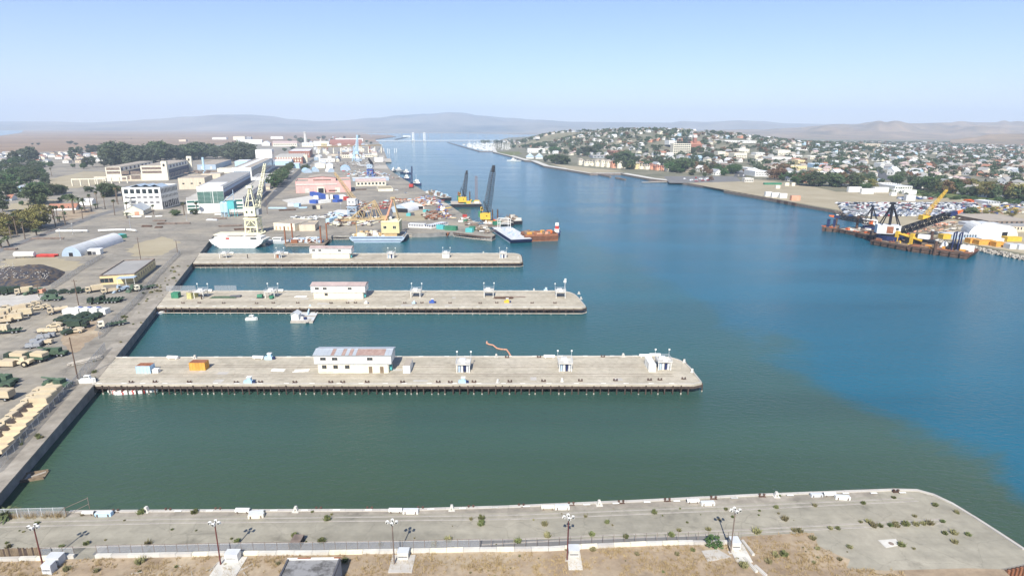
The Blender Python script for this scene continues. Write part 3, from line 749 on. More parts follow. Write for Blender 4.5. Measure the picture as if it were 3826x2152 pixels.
# ---------------------------------------------------------------- small things along the piers
def container(name, label, p0, p1, w, h, m, top=None, cat='container', group=None, parts=True):
    """box container from its near long side p0-p1"""
    p0 = Vector(p0); p1 = Vector(p1); v = p1 - p0; L_ = v.length; rz = math.atan2(v.y, v.x); c = (p0 + p1) / 2
    t = thing(name, label, cat, (c.x, c.y, p0.z), rz, group)
    cube('box', m, t, (0, w / 2, 0), (L_, w, h))
    if top: cube('top', top, t, (0, w / 2, h), (L_ * .995, w * .995, .03))
    n = max(3, int(L_ / .9))
    if parts:
        for k in range(n + 1): cube('rib', m, t, (-L_ / 2 + L_ * k / n, -.03, .02), (.1, .07, h - .04))
        for sx in (-1, 1):
            for k in range(3): cube('end_rib', m, t, (sx * (L_ / 2 + .03), w * (.12 + .38 * k), .02), (.06, .1, h - .04))
    return t
t = container('site_hut', 'pale blue hut with rusty flat roof on the pier', g('R', 543, 374), g('R', 678, 374), 2.6, 2.4, 'paleblue', 'rust', 'hut')
container('generator_box', 'small white ribbed box beside the pale blue hut', g('R', 697, 370), g('R', 750, 370), 1.3, 1.2, 'white', None, 'box')
container('shipping_container', 'rusty orange shipping container on the pier', g('R', 1055, 345), g('R', 1205, 345), 2.6, 2.5, 'ochre', 'rust')
container('shipping_container', 'white container standing end-on beside the rusty-roofed shed', g('S', 1310, 466), g('S', 1392, 466), 6.0, 2.5, 'white', 'rooftan')
container('shipping_container', 'white container beside the outermost platform of the pier', g('T', 1787, 398), g('T', 1858, 398), 6.0, 2.5, 'white', 'white')
container('shipping_container', 'dull green container near the root of the pier', g('Y', 132, 208), g('Y', 215, 208), 2.4, 2.4, 'greenpaint')
container('shed', 'yellow-green shed open at one end on the pier', g('Y', 320, 215), g('Y', 372, 218), 4.5, 2.8, 'lime', 'rooftan', 'shed')
def little(name, label, cat, f, pts, me, group, rz=0):
    for (x, y) in pts:
        p = g(f, x, y); o = put(name, me, None, p, rz + RNG.uniform(-.1, .1)); tag(o, label, cat, group)
little('bollard', 'rusty double bollard on the edge of the rusty-roofed pier', 'bollard', 'R', [(490, 463), (720, 458), (1050, 460), (1500, 465), (1735, 460), (2065, 462), (2410, 462)], BOLL, 'bollards on the rusty-roofed pier')
little('bollard', 'rusty double bollard on the edge of the rusty-roofed pier', 'bollard', 'S', [(580, 578), (875, 575), (1300, 575), (1730, 575), (1875, 578), (2160, 572)], BOLL, 'bollards on the rusty-roofed pier')
little('bollard', 'rusty double bollard on the edge of the rusty-roofed pier', 'bollard', 'T', [(300, 505), (660, 500), (1055, 495), (1430, 492), (1795, 487), (1905, 485), (2160, 475), (270, 246), (612, 244), (1295, 238)], BOLL, 'bollards on the rusty-roofed pier')
little('bollard', 'dark double bollard on the edge of the floating-stage pier', 'bollard', 'Y', [(270, 268), (465, 267), (760, 270), (1155, 272), (1355, 268), (1650, 268), (2050, 270), (2250, 268)], BOLL, 'bollards on the floating-stage pier')
little('bollard', 'dark double bollard on the edge of the floating-stage pier', 'bollard', 'Q', [(95, 730), (330, 728), (805, 730), (970, 728), (1240, 730), (1530, 732), (1690, 728), (2030, 730), (2250, 730)], BOLL, 'bollards on the floating-stage pier')
little('chock', 'white concrete mooring chock on the far edge of the near pier', 'chock', 'R', [(1105, 228)], CHOCK, None)
little('chock', 'pale mooring chock standing on the pier edge', 'chock', 'T', [(155, 240), (1512, 234)], CHOCK, 'pale mooring chocks on the piers')
little('chock', 'pale mooring chock standing on the pier edge', 'chock', 'T', [(2165, 298), (2250, 400), (860, 500), (172, 512)], CHOCK, 'pale mooring chocks on the piers', 1.2)
little('chock', 'pale mooring chock standing on the pier edge', 'chock', 'Q', [(2048, 610), (1562, 248), (2480, 640), (2500, 690), (1895, 296)], CHOCK, 'pale mooring chocks on the piers')
little('fender_tank', 'white cylindrical fender lying on the pier edge', 'fender', 'R', [(893, 232), (1715, 232)], TANK, 'white fenders on the piers')
little('fender_tank', 'white cylindrical fender lying on the pier edge', 'fender', 'T', [(722, 248), (1742, 240), (1850, 232)], TANK, 'white fenders on the piers')
little('fender_tank', 'white cylindrical fender lying on the pier edge', 'fender', 'O', [(650, 685), (1610, 685), (950, 177), (1690, 176)], TANK, 'white fenders on the piers')
def kiosk(label, f, x, y, m, s=1.0):
    t = thing('pump_unit', label, 'pump', g(f, x, y)); t.scale = (s, s, s)
    cube('tank', m, t, (0, 0, .01), (2.4, 1.1, .9)); cube('cab', m, t, (.3, .1, .9), (1.1, .9, 1.0)); cube('roof', 'white', t, (.3, .1, 1.9), (1.4, 1.2, .12)); cube('hose_reel', 'navy', t, (1.7, 0, .02), (.7, .7, .8))
kiosk('pale blue pump unit on the far edge of the rusty-roofed pier', 'R', 1815, 236, 'paleblue'); kiosk('pale blue pump unit on the near edge of the rusty-roofed pier', 'R', 1620, 468, 'paleblue')
kiosk('pale blue pump unit by the platform on the rusty-roofed pier', 'S', 2020, 582, 'paleblue', .9); kiosk('small blue pump unit near the outer end of the floating-stage pier', 'Q', 2160, 608, 'paleblue', .7)
kiosk('blue and white pump unit on the near edge of the floating-stage pier', 'Q', 1065, 726, 'bluepaint', .9); kiosk('yellow-topped pump unit on the near edge of the floating-stage pier', 'Q', 1785, 722, 'yellowpaint', .9)
kiosk('white pump unit in front of the red-roofed shed', 'Q', 430, 732, 'white', .6); kiosk('pale pump box between platforms on the floating-stage pier', 'Q', 890, 732, 'paleblue', .6)
def machine(name, label, cat, f, x, y, m, s=1.0, rz=0):
    """small plant: engine block, cowl, drum and pipes"""
    t = thing(name, label, cat, g(f, x, y), rz); t.scale = (s, s, s)
    MB().tube((-1.1, 0, .9), (1.1, 0, .9), .85, n=12).build('drum', m, t); cube('skid', 'darkgrey', t, (0, 0, 0), (2.8, 1.6, .3)); cube('cowl', m, t, (0, .9, .3), (1.8, .8, 1.2)); MB().tube((.5, 0, 1.6), (.5, 0, 2.3), .1).build('stack', 'black', t)
machine('winch', 'green winch drum standing on the pier', 'winch', 'Y', 1200, 205, 'greenpaint', 1.0); machine('winch', 'green winch drum under the platform', 'winch', 'Y', 1345, 212, 'greenpaint', .8, 1.4)
def rods(name, label, cat, p, rz, L_, n, r, m, spread=.35, layers=2, group=None):
    """pile of pipes or beams: each one its own part"""
    t = thing(name, label, cat, p, rz, group)
    me = MB().tube((-.5, 0, 0), (.5, 0, 0), 1, n=6).mesh('rod', m); k = 0
    for l in range(layers):
        for i in range(n - l):
            o = put('rod', me, t, (RNG.uniform(-.04, .04) * L_, (i - (n - l - 1) / 2) * spread, r + l * r * 1.75), RNG.uniform(-.03, .03), (L_ * RNG.uniform(.85, 1.05), r, r)); k += 1
    return t
rods('pipe_pile', 'rusty pipes stacked on the floating-stage pier', 'pipes', g('Q', 1755, 682), 0, 8.5, 6, .17, 'rustdark', .36)
rods('pipe_pile', 'short pale pipes lying beside the rusty pipes on the pier', 'pipes', g('Q', 1895, 670), 0, 6.5, 4, .1, 'steelbrown', .3, 1)
rods('pipe_pile', 'white bent pipes lying by the rusty-roofed shed', 'pipes', g('R', 2130, 350), .1, 4.5, 4, .12, 'white', .5, 1); rods('pipe_pile', 'white pipes and frame lying farther from the rusty-roofed shed', 'pipes', g('R', 1905, 345), -.1, 4.5, 4, .12, 'white', .5, 1)
rods('pipe_pile', 'white pipes lying by the red-roofed shed of the floating-stage pier', 'pipes', g('Y', 1690, 190), 0, 5, 4, .14, 'white', .5, 1)
rods('gangway_parts', 'green and grey gangway sections laid on the floating-stage pier', 'gangway', g('Y', 760, 200), .05, 11, 5, .14, 'olivelight', .5)
rods('gangway_parts', 'dark gangway frame laid beside the green gangway sections', 'gangway', g('Y', 905, 192), .2, 4.5, 5, .2, 'darkgrey', .5)
# chain-link runs at the root of the floating-stage pier
def mesh_material():
    m = bpy.data.materials.new('chainlink'); m.use_nodes = True; t = m.node_tree; N = t.nodes
    tr = N.new('ShaderNodeBsdfTransparent'); mx = N.new('ShaderNodeMixShader'); mx.inputs[0].default_value = .22
    b = N['Principled BSDF']; b.inputs['Base Color'].default_value = (.42, .43, .44, 1); b.inputs['Roughness'].default_value = .5
    t.links.new(tr.outputs[0], mx.inputs[1]); t.links.new(b.outputs[0], mx.inputs[2]); t.links.new(mx.outputs[0], N['Material Output'].inputs['Surface'])
    MATS['chainlink'] = m
mesh_material()
POST = {}
def fence(name, label, pts, h=2.0, step=3.0, post='galv', panel='chainlink', r=.045, top=True, arms=False):
    t = thing(name, label, 'fence', (0, 0, 0))
    if (post, r) not in POST: POST[(post, r)] = MB().tube((0, 0, 0), (0, 0, 1), r, n=5).mesh('post', post)
    for a, b_ in zip(pts, pts[1:]):
        v = b_ - a; n = max(1, round(v.length / step)); rz = math.atan2(v.y, v.x)
        for k in range(n + (1 if b_ is pts[-1] else 0)):
            p = a + v * k / n; put('post', POST[(post, r)], t, p, 0, (1, 1, h + .1))
            if k < n and panel:
                c = a + v * (k + .5) / n
                cube('panel', panel, t, (c.x, c.y, c.z + .05), (v.length / n - .02, .012, h - .05), rz)
        if top:
            c = (a + b_) / 2; cube('top_rail', post, t, (c.x, c.y, c.z + h), (v.length, .05, .05), rz)
    return t
fence('chainlink_fence', 'grey chain-link fence along the far edge of the floating-stage pier', [g('Y', 75, 128), g('Y', 425, 124)], 2.6, 3.2)
fence('chainlink_fence', 'short chain-link fence between two platforms of the pier', [g('Y', 655, 123), g('Y', 915, 122)], 2.6, 3.2)
# pile clusters, mooring posts and boom floats
for f, x, y, nm in (('Y', 505, 300, 'floating-stage pier'), ('O', 1188, 305, 'pier opposite the white-hulled barge')):
    p = g(f, x, y, 0); tag(MB().tube((0, 0, -3), (0, 0, 5.2), .28, .25, 8).build('mooring_pile', 'creosote', None, p), 'tall dark mooring pile standing proud of the ' + nm, 'pile')
FLOAT = MB()
for k in range(3): FLOAT.tube((-.5, 0, .22 + .02 * k), (.5, 0, .22 + .02 * k), .36, n=9)
def boom_floats(label, f, pts, n, group):
    """string of float pairs, each float a thing"""
    m1 = MB().tube((-.55, 0, .2), (.55, 0, .2), .42, .42, 10).tube((.55, 0, .2), (.72, 0, .2), .42, .2, 10).mesh('float', 'white'); m2 = MB().tube((-.55, 0, .2), (.55, 0, .2), .42, .42, 10).mesh('float', 'redpaint')
    P = [g(f, x, y, 0) for x, y in pts]; seg = [(b_ - a).length for a, b_ in zip(P, P[1:])]; tot = sum(seg)
    for k in range(n):
        d = tot * (k + .5) / n; i = 0
        while i < len(seg) - 1 and d > seg[i]: d -= seg[i]; i += 1
        v = (P[i + 1] - P[i]).normalized(); p = P[i] + v * d; red = k % 6 == 4
        o = put('boom_float', m2 if red else m1, None, p + Vector((0, -.9, .1)), math.atan2(v.y, v.x) + 1.57, (1.5, 1.35, 1.35)); tag(o, ('red ' if red else 'white ') + label, 'float', group)
boom_floats('boom float moored along the near pier piles', 'R', [(315, 535), (385, 558), (500, 550), (600, 545), (760, 525)], 30, 'boom floats by the near pier')
boom_floats('boom float bunched in the corner under the quay', 'R', [(78, 600), (150, 525)], 8, 'boom floats in the quay corner')
boom_floats('boom float moored at the floating-stage pier root', 'O', [(-20, 990), (60, 965), (200, 905)], 14, 'boom floats at the pier root')
boom_floats('boom float lying against the quay at the pier root', 'M', [(2125, 540), (2160, 480), (2330, 470)], 10, 'boom floats at the quay')
b = MB(); P = [g('T', x, y, .1) for x, y in ((55, 75), (52, 92), (75, 103), (120, 112), (160, 145), (200, 155), (265, 160), (290, 195), (315, 238))]
for a, c in zip(P, P[1:]):
    n = max(2, int((c - a).length / .9))
    for k in range(n): q = a.lerp(c, k / n); q2 = a.lerp(c, (k + .85) / n); b.tube(q, q2, .26, n=7)
tag(b.build('containment_boom', 'salmon'), 'rusty pink floating boom snaking from the pier', 'boom')
# the floating stage, a small boat and a half-sunk raft
t = thing('landing_stage', 'grey floating landing stage with a small gabled hut', 'landing stage', g('O', 1755, 1095, 0)); q0 = g('O', 1755, 1095, .6); q1 = g('O', 2060, 1095, .6); q2 = g('O', 2165, 905, .6); q3 = g('O', 1850, 905, .6); O0 = g('O', 1755, 1095, 0)
pl = [(p - O0) for p in (q0, q1, q2, q3)]
MB().prism([(p.x, p.y) for p in pl], -.5, .55).build('float_hull', 'bleached', t)
for k in range(9):
    a = pl[0].lerp(pl[3], k / 9 + .01); b_ = pl[1].lerp(pl[2], k / 9 + .01); c = pl[1].lerp(pl[2], (k + 1) / 9); d = pl[0].lerp(pl[3], (k + 1) / 9)
    MB().prism([(p.x, p.y) for p in (a, b_, c, d)], .55, .60 + .02 * (k % 2)).build('deck_plank', 'palegrey' if k % 3 else 'bleached', t)
hc = g('O', 1810, 1070, .6) - O0
cube('hut_wall', 'white', t, (hc.x + .3, hc.y + 1.6, .6), (2.9, 3.2, 2.3)); r = MB().gable(3.4, 2.9, .9, .3, z=0).build('hut_roof', 'palegrey', t, (hc.x + .3, hc.y + 1.6, 2.9), math.pi / 2)
MB().add([(-1.45, 0, 2.9), (1.45, 0, 2.9), (0, 0, 3.75)], [(0, 1, 2)]).build('gable', 'white', t, (hc.x + .3, hc.y + .02, 0))
a = g('O', 1990, 1000, .7) - O0; b_ = g('O', 2025, 870, 3.1) - O0; MB().tube(a, b_, .35, n=4).build('gangway', 'paleblue', t); cube('cabinet', 'white', t, (hc.x + 2.9, hc.y + 1, .6), (1.0, .8, 1.1)); cube('crate', 'navy', t, (hc.x + 4.2, hc.y + .8, .6), (1.0, .9, .9)); cube('walkway', 'bleached', t, (pl[1].x - 2.2, pl[1].y + 1.6, .62), (1.3, 5, .08))
def boat(name, label, p, L_, W, m, cabin='white', rz=0, h=.9, group=None, cat='boat', trim=None):
    t = thing(name, label, cat, p, rz, group)
    b = MB(); n = 9; rows = []
    for k in range(n):
        u = k / (n - 1); x = (u - .5) * L_; w_ = W / 2 * (1 if u < .5 else math.sqrt(max(0.0, 1 - ((u - .5) / .5) ** 2.4)) + .02); z = h * (1 + .35 * max(0, u - .5))
        rows.append([(x, -w_, z), (x, -w_ * .75, -.3), (x, w_ * .75, -.3), (x, w_, z)])
    for k in range(n - 1):
        A, B_ = rows[k], rows[k + 1]; b.add(A + B_, [(1, 0, 4, 5), (2, 1, 5, 6), (3, 2, 6, 7), (0, 3, 7, 4)])
    b.add(rows[0], [(0, 1, 2, 3)]); b.build('hull', m, t)
    cb = MB(); cl, cw, ch = L_ * .32, W * .66, max(.9, h * 1.1); cb.profile([(-cl / 2, h), (cl / 2 + cl * .2, h), (cl / 2, h + ch), (-cl / 2, h + ch)], cw); cb.build('cabin', cabin, t)
    cube('window_band', 'glass', t, (0, 0, h + ch * .5), (cl * .9, cw + .04, ch * .32)); cube('cabin_roof', cabin, t, (0, 0, h + ch), (cl * 1.15, cw * 1.08, .08))
    return t
boat('motor_boat', 'small white cabin boat afloat alone in the slip', g('O', 1235, 1070, 0), 4.6, 1.9, 'white', rz=.1)
boat('motor_boat', 'white workboat stored on the quay corner by the fence', g('R', 75, 452, 3.3), 4.2, 1.5, 'white', rz=.15)
t = thing('raft', 'half-sunk wooden raft beside the quay wall', 'raft', g('N', 265, 1050, 0), .35); MB().box((0, 0, -.3), (6.4, 3.4, .55)).build('hull', 'wood', t)
for k in range(6): cube('plank', 'bleached' if k % 2 else 'wood', t, (-2.9 + 1.05 * k * .5, 0, .252), (.48, 3.3, .08 + .02 * (k % 3)))
cube('coaming', 'wood', t, (1.0, 1.5, .25), (4.2, .3, .35)); cube('coaming', 'wood', t, (1.0, -1.5, .25), (4.2, .3, .35)); cube('timber', 'bleached', t, (1.5, .3, .25), (3, .3, .2), .5)
# ================================================================ the near quay
NQ = bpy.data.objects['near_quay']; YG = bpy.data.objects['shipyard_ground']
def strip(name, m, pts, w, z, parent=None, h=.006):
    b = MB()
    for a, c in zip(pts, pts[1:]):
        v = c - a; rz = math.atan2(v.y, v.x); mid = (a + c) / 2
        b.box((mid.x, mid.y, z), (v.length + .02, w, h), rz)
    return b.build(name, m, parent)
RAILS = [[('U', -200, 392), ('U', 1700, 354), ('V', 0, 350), ('V', 2576, 318), ('W', 860, 295), ('W', 2576, 225), ('X', 1630, 250)],
         [('U', -200, 435), ('U', 1700, 392), ('V', 0, 387), ('V', 2576, 357), ('W', 1000, 330), ('W', 2576, 262), ('X', 1670, 275)],
         [('U', -200, 652), ('U', 1700, 602), ('V', 0, 590), ('V', 2576, 552), ('W', 1000, 520), ('W', 2576, 455), ('X', 1860, 432)],
         [('V', 2318, 602), ('W', 700, 565), ('W', 2576, 490), ('X', 1890, 465)]]
for r_ in RAILS:
    pts = [g(*p) for p in r_]
    strip('rail_bed', 'palecon', pts, .30, DECK + .004, NQ); strip('rail', 'steelbrown', pts, .12, DECK + .012, NQ, .02)
# pale kerb on the water's edge, in cast lengths, with painted marks
KP = [Vector((p[0], p[1], DECK)) for p in NEARQ]; kb = MB()
for a, c in zip(KP, KP[1:]):
    v = c - a; n = max(1, int(v.length / 3)); rz = math.atan2(v.y, v.x)
    for k in range(n):
        m_ = a + v * (k + .5) / n; nn = Vector((v.y, -v.x, 0)).normalized() * .3
        cube('kerb_stone', 'concrete', NQ, (m_.x + nn.x, m_.y + nn.y, DECK), (v.length / n - .03, .55, .22 + RNG.uniform(0, .03)), rz)
for f, lst in (('U', [(1715, 277), (2020, 272)]), ('V', [(320, 270), (615, 268), (920, 266), (1230, 264), (1830, 258), (2135, 250), (2440, 240)]), ('W', [(120, 240), (430, 232), (1010, 214), (1290, 202), (1590, 190), (1875, 180), (2430, 152)]), ('X', [(100, 248), (575, 225), (1050, 208), (1290, 206), (1535, 202)])):
    for x, y in lst: p = g(f, x, y, DECK + .25); put('edge_mark', DASH, NQ, (p.x, p.y - .1, DECK + .256), .05, (.9, 1.2, 1))
strip('service_trench', 'quaytop', [g('U', 680, 310), g('V', 0, 300), g('V', 2576, 270), g('W', 900, 245), g('W', 2576, 180), g('X', 1300, 215)], 1.7, DECK + .003, NQ)
strip('repair_strip', 'asphaltlight', [g('U', 930, 655), g('V', 0, 640), g('V', 2576, 600), g('W', 1000, 590), g('W', 2300, 560)], 2.4, DECK + .003, NQ)
little('bollard', 'rusty double bollard on the grassy near quay edge', 'bollard', 'U', [(1115, 288), (1620, 278), (2100, 272)], BOLL, 'bollards on the near quay')
little('bollard', 'rusty double bollard on the grassy near quay edge', 'bollard', 'V', [(750, 266), (1240, 264), (1730, 262), (2215, 250)], BOLL, 'bollards on the near quay')
little('bollard', 'rusty double bollard on the grassy near quay edge', 'bollard', 'W', [(380, 235), (860, 218), (1340, 203), (1785, 182), (2230, 162)], BOLL, 'bollards on the near quay')
little('bollard', 'rusty double bollard on the grassy near quay edge', 'bollard', 'X', [(335, 238), (1480, 200)], BOLL, 'bollards on the near quay')
for f, pts in (('U', [(1412, 285)]), ('V', [(530, 283), (2030, 270)]), ('W', [(1130, 222)]), ('X', [(458, 240)])):
    little('chock', 'white concrete mooring chock on the grassy near quay', 'chock', f, pts, CHOCK, 'chocks on the near quay')
def fend(label, f, x, y, m, s, rz=0, box=False):
    t = thing('fender', label, 'fender', g(f, x, y), rz); t.scale = (s, s, s)
    if box: cube('box', m, t, (0, 0, .01), (3.0, .9, .75)); cube('lid', 'palegrey', t, (0, 0, .76), (2.9, .8, .05))
    else:
        MB().tube((-1.5, 0, .55), (1.5, 0, .55), .52, n=12).build('drum', m, t); MB().tube((-1.55, 0, .55), (-1.5, 0, .55), .3, n=8).tube((1.5, 0, .55), (1.58, 0, .55), .3, n=8).build('end_cap', 'darkgrey', t)
    for x_ in (-1, 1): cube('chain_eye', 'steelbrown', t, (x_, -.55, .1), (.18, .14, .5))
for k, a in enumerate([('grey weathered fender among weeds at the fence end', 'U', 855, 312, 'palecon', .75), ('pale blue long box lying beside the weathered fender', 'U', 1005, 322, 'paleblue', 1.0, .05, True),
     ('white ribbed fender at the quay edge beside two long boxes', 'U', 2340, 292, 'white', .9), ('cream trough lying behind the white ribbed fender', 'U', 2470, 312, 'cream', .9, .15, True), ('open cream trough nearest the crane rail', 'U', 2468, 338, 'cream', .95, .12, True),
     ('white ribbed fender left of a plain white box', 'V', 1490, 290, 'white', .85), ('plain white box right of a ribbed fender on the kerb', 'V', 1635, 296, 'white', 1.0, 0, True),
     ('yellowed fender next to a long white box by the rails', 'W', 635, 260, 'cream', .85, .03), ('long white box next to the yellowed fender', 'W', 772, 256, 'white', .95, .03, True),
     ('white fender beside a pair of stacked white troughs', 'W', 2030, 198, 'white', .8, .05), ('white trough of a stacked pair on the quay edge', 'W', 2172, 218, 'white', .9, .05, True),
     ('grey flat box at the outer end of the near quay', 'X', 800, 236, 'palegrey', .8, .05, True), ('white fender at the outer end of the near quay', 'X', 910, 232, 'white', .8, .05), ('broken white trough at the outer end of the near quay', 'X', 1020, 258, 'white', .95, -.1, True)]): fend(*a)
# ---------------------------------------------------------------- barrier wall with a post-and-wire fence
WALL1 = [g('U', -300, 765), g('U', 355, 748), g('U', 720, 728)]
WALL2 = [g('U', 925, 725), g('U', 1700, 712), g('V', 0, 697), g('V', 690, 694), g('V', 1660, 676), g('V', 2300, 662), g('W', 640, 656), g('W', 955, 636), g('W', 1585, 606), g('W', 1890, 596), g('W', 2470, 594)]
def barrier(label, pts):
    t = thing('barrier_wall', label, 'wall', (0, 0, 0))
    for a, c in zip(pts, pts[1:]):
        v = c - a; n = max(1, round(v.length / 2.9)); rz = math.atan2(v.y, v.x)
        for k in range(n):
            m_ = a + v * (k + .5) / n
            cube('concrete_block', RNG.choice(('palecon', 'palecon', 'cream', 'concrete')), t, (m_.x, m_.y + RNG.uniform(-.04, .04), DECK), (v.length / n - .05, .55, .62 + RNG.uniform(-.03, .03)), rz + RNG.uniform(-.01, .01))
barrier('low white concrete block wall along the near quay fence', WALL2)
barrier('low white concrete block wall below the weathered board fence', WALL1)
t = fence('post_fence', 'rusty post-and-rail wire fence above the white block wall', [p + Vector((0, .4, 0)) for p in WALL2[:6]], 2.1, 1.95, 'steelbrown', 'chainlink', .04)
fence('post_fence', 'bare rusty fence posts above the white block wall', [p + Vector((0, .4, 0)) for p in WALL2[5:]], 2.1, 1.95, 'steelbrown', None, .04, False)
fence('chainlink_fence', 'chain-link fence between board fence and wall gap', [g('U', 405, 735), g('U', 720, 718)], 2.0, 2.0, 'steelbrown')
t = thing('board_fence', 'weathered brown upright-board fence on the block wall', 'fence', (0, 0, 0)); a, c = g('U', -120, 748), g('U', 405, 733); v = c - a; n = int(v.length / .28)
for k in range(n): p = a + v * (k + .5) / n; cube('board', 'wood' if RNG.random() < .6 else 'creosote', t, (p.x, p.y + .35, DECK), (.24, .05, 1.9 + RNG.uniform(-.12, .1)), math.atan2(v.y, v.x))
for z in (.5, 1.5): m_ = (a + c) / 2; cube('rail', 'wood', t, (m_.x, m_.y + .42, DECK + z), (v.length, .08, .1), math.atan2(v.y, v.x))
# ---------------------------------------------------------------- floodlight poles
def lamp(label, b_, h, tilt=0, m='polered', heads=4, rz=0):
    t = thing('floodlight_pole', label, 'lamp post', b_, rz)
    MB().tube((0, 0, 0), (0, 0, h), .13, .09, 8).build('pole', m, t); MB().tube((-.75, 0, h), (.75, 0, h), .05, n=5).tube((0, -.5, h), (0, .5, h), .05, n=5).build('cross_arm', 'galv', t)
    for k, (x, y) in enumerate(((-.75, 0), (.75, 0), (.05, -.5), (-.05, .5))[:heads]):
        hd = MB().box((x, y - .05, h + .02), (.5, .42, .38), .3 * (k - 1.5), taper=.8).build('floodlight', 'white', t); cube('lens', 'glass', hd, (x, y - .28, h + .06), (.36, .02, .28))
    cube('base_plate', 'concrete', t, (0, 0, -.02), (.7, .7, .12))
lamp('red-brown floodlight pole next to two grey cabinets', g('n', 161, 2114), 7.6, heads=4); lamp('red-brown floodlight pole rising from an orange-stained concrete pad', g('n', 825, 2110), 8.2)
lamp('mottled pale floodlight pole behind a concrete plinth', g('V', 1478, 795), 8.3, m='steelbrown'); lamp('dark red floodlight pole in front of the rounded plinth', g('n', 2119, 2092), 8.5); lamp('floodlight pole where the block wall ends', g('n', 2729, 2064), 8.5, m='steelbrown')
def cabinet(label, f, x0, x1, y, d, h, m, pad=None):
    a, c = g(f, x0, y), g(f, x1, y); t = thing('power_cabinet', label, 'cabinet', (a + c) / 2, math.atan2(c.y - a.y, c.x - a.x)); L_ = (c - a).length
    cube('body', m, t, (0, d / 2, .15), (L_, d, h)); cube('lid', 'palegrey', t, (0, d / 2, h + .15), (L_ * 1.06, d * 1.06, .08)); cube('door', m, t, (-L_ * .24, -.02, .25), (L_ * .42, .05, h * .75)); cube('door', m, t, (L_ * .24, -.02, .25), (L_ * .42, .05, h * .75)); cube('label_plate', 'darkgrey', t, (0, -.05, .3 + h * .3), (L_ * .8, .03, h * .12))
    if pad: cube('plinth', pad[2], t, (pad[3] if len(pad) > 3 else 0, d / 2 - pad[1] / 2 + .6, 0), (pad[0], pad[1], .17))
    else: cube('plinth', 'concrete', t, (0, d / 2, 0), (L_ * 1.1, d * 1.1, .16))
cabinet('grey open-topped cabinet beside the leftmost pole', 'U', 448, 575, 805, 1.5, 1.3, 'palegrey'); cabinet('pale cabinet standing in front of the grey one', 'U', 412, 500, 893, 1.3, 1.6, 'palegrey')
cabinet('pale grey cabinet on an orange-stained pad', 'U', 2168, 2290, 775, 1.4, 1.4, 'white', (4.4, 4.6, 'palecon')); cabinet('pale concrete cabinet on a square pad by the mottled pole', 'V', 1507, 1612, 758, 1.4, 1.4, 'palecon', (4.0, 4.2, 'concrete'))
cabinet('pale cabinet with a rounded plinth in the dry grass', 'W', 838, 938, 735, 1.6, 1.4, 'palecon', (2.4, 4.2, 'palecon')); cabinet('grey cabinet at the end of the block wall', 'W', 2405, 2490, 662, 1.8, 1.4, 'palecon', (2.8, 4.4, 'palecon', .4))
# ---------------------------------------------------------------- dry ground with grass
DRY = [g('U', -300, 772), g('U', 355, 756), g('U', 925, 735), g('V', 0, 704), g('V', 1660, 684), g('W', 640, 664), g('W', 1585, 615), g('W', 2470, 602), g('X', 160, 580), g('X', 500, 560), g('X', 780, 548), g('X', 815, 660), g('X', 990, 740), g('X', 1090, 775), g('X', 1060, 850), g('X', 1400, 870), g('X', 2100, 850), g('X', 2400, 860), g('X', 2560, 1020)]
dp = [(p.x, p.y) for p in DRY] + [(60, 55), (-130, 55)]
d_ = MB(); d_.prism(dp, DECK - .3, DECK + .012); tag(d_.build('dry_ground', 'dirt'), None, kind='structure')
def inside(p, poly):
    c = False; n = len(poly); j = n - 1
    for i in range(n):
        if (poly[i][1] > p[1]) != (poly[j][1] > p[1]) and p[0] < (poly[j][0] - poly[i][0]) * (p[1] - poly[i][1]) / (poly[j][1] - poly[i][1]) + poly[i][0]: c = not c
        j = i
    return c
T0 = [tuft(s, 9, .28, .42, .045) for s in range(6)]; acc = []; q = random.Random(5)
while len(acc) < 9000:
    x, y = q.uniform(-100, 66), q.uniform(70, 96)
    if not inside((x, y), dp): continue
    n_ = mnoise.noise(Vector((x * .16, y * .3, 2))) + .6 * mnoise.noise(Vector((x * .6, y * .9, 7)))
    if n_ < q.uniform(-.35, .55): continue
    a = q.uniform(0, 6.28); ca, sa = math.cos(a), math.sin(a); s = q.uniform(.5, 1.2); T = T0[q.randrange(6)] * s
    acc.append(np.stack([T[:, 0] * ca - T[:, 1] * sa + x, T[:, 0] * sa + T[:, 1] * ca + y, T[:, 2] + DECK], 1))
tag(put('dry_grass', tri_mesh('dry_grass', np.concatenate(acc), 'drygrass')), 'dry straw-coloured grass behind the near quay', 'grass', kind='stuff')
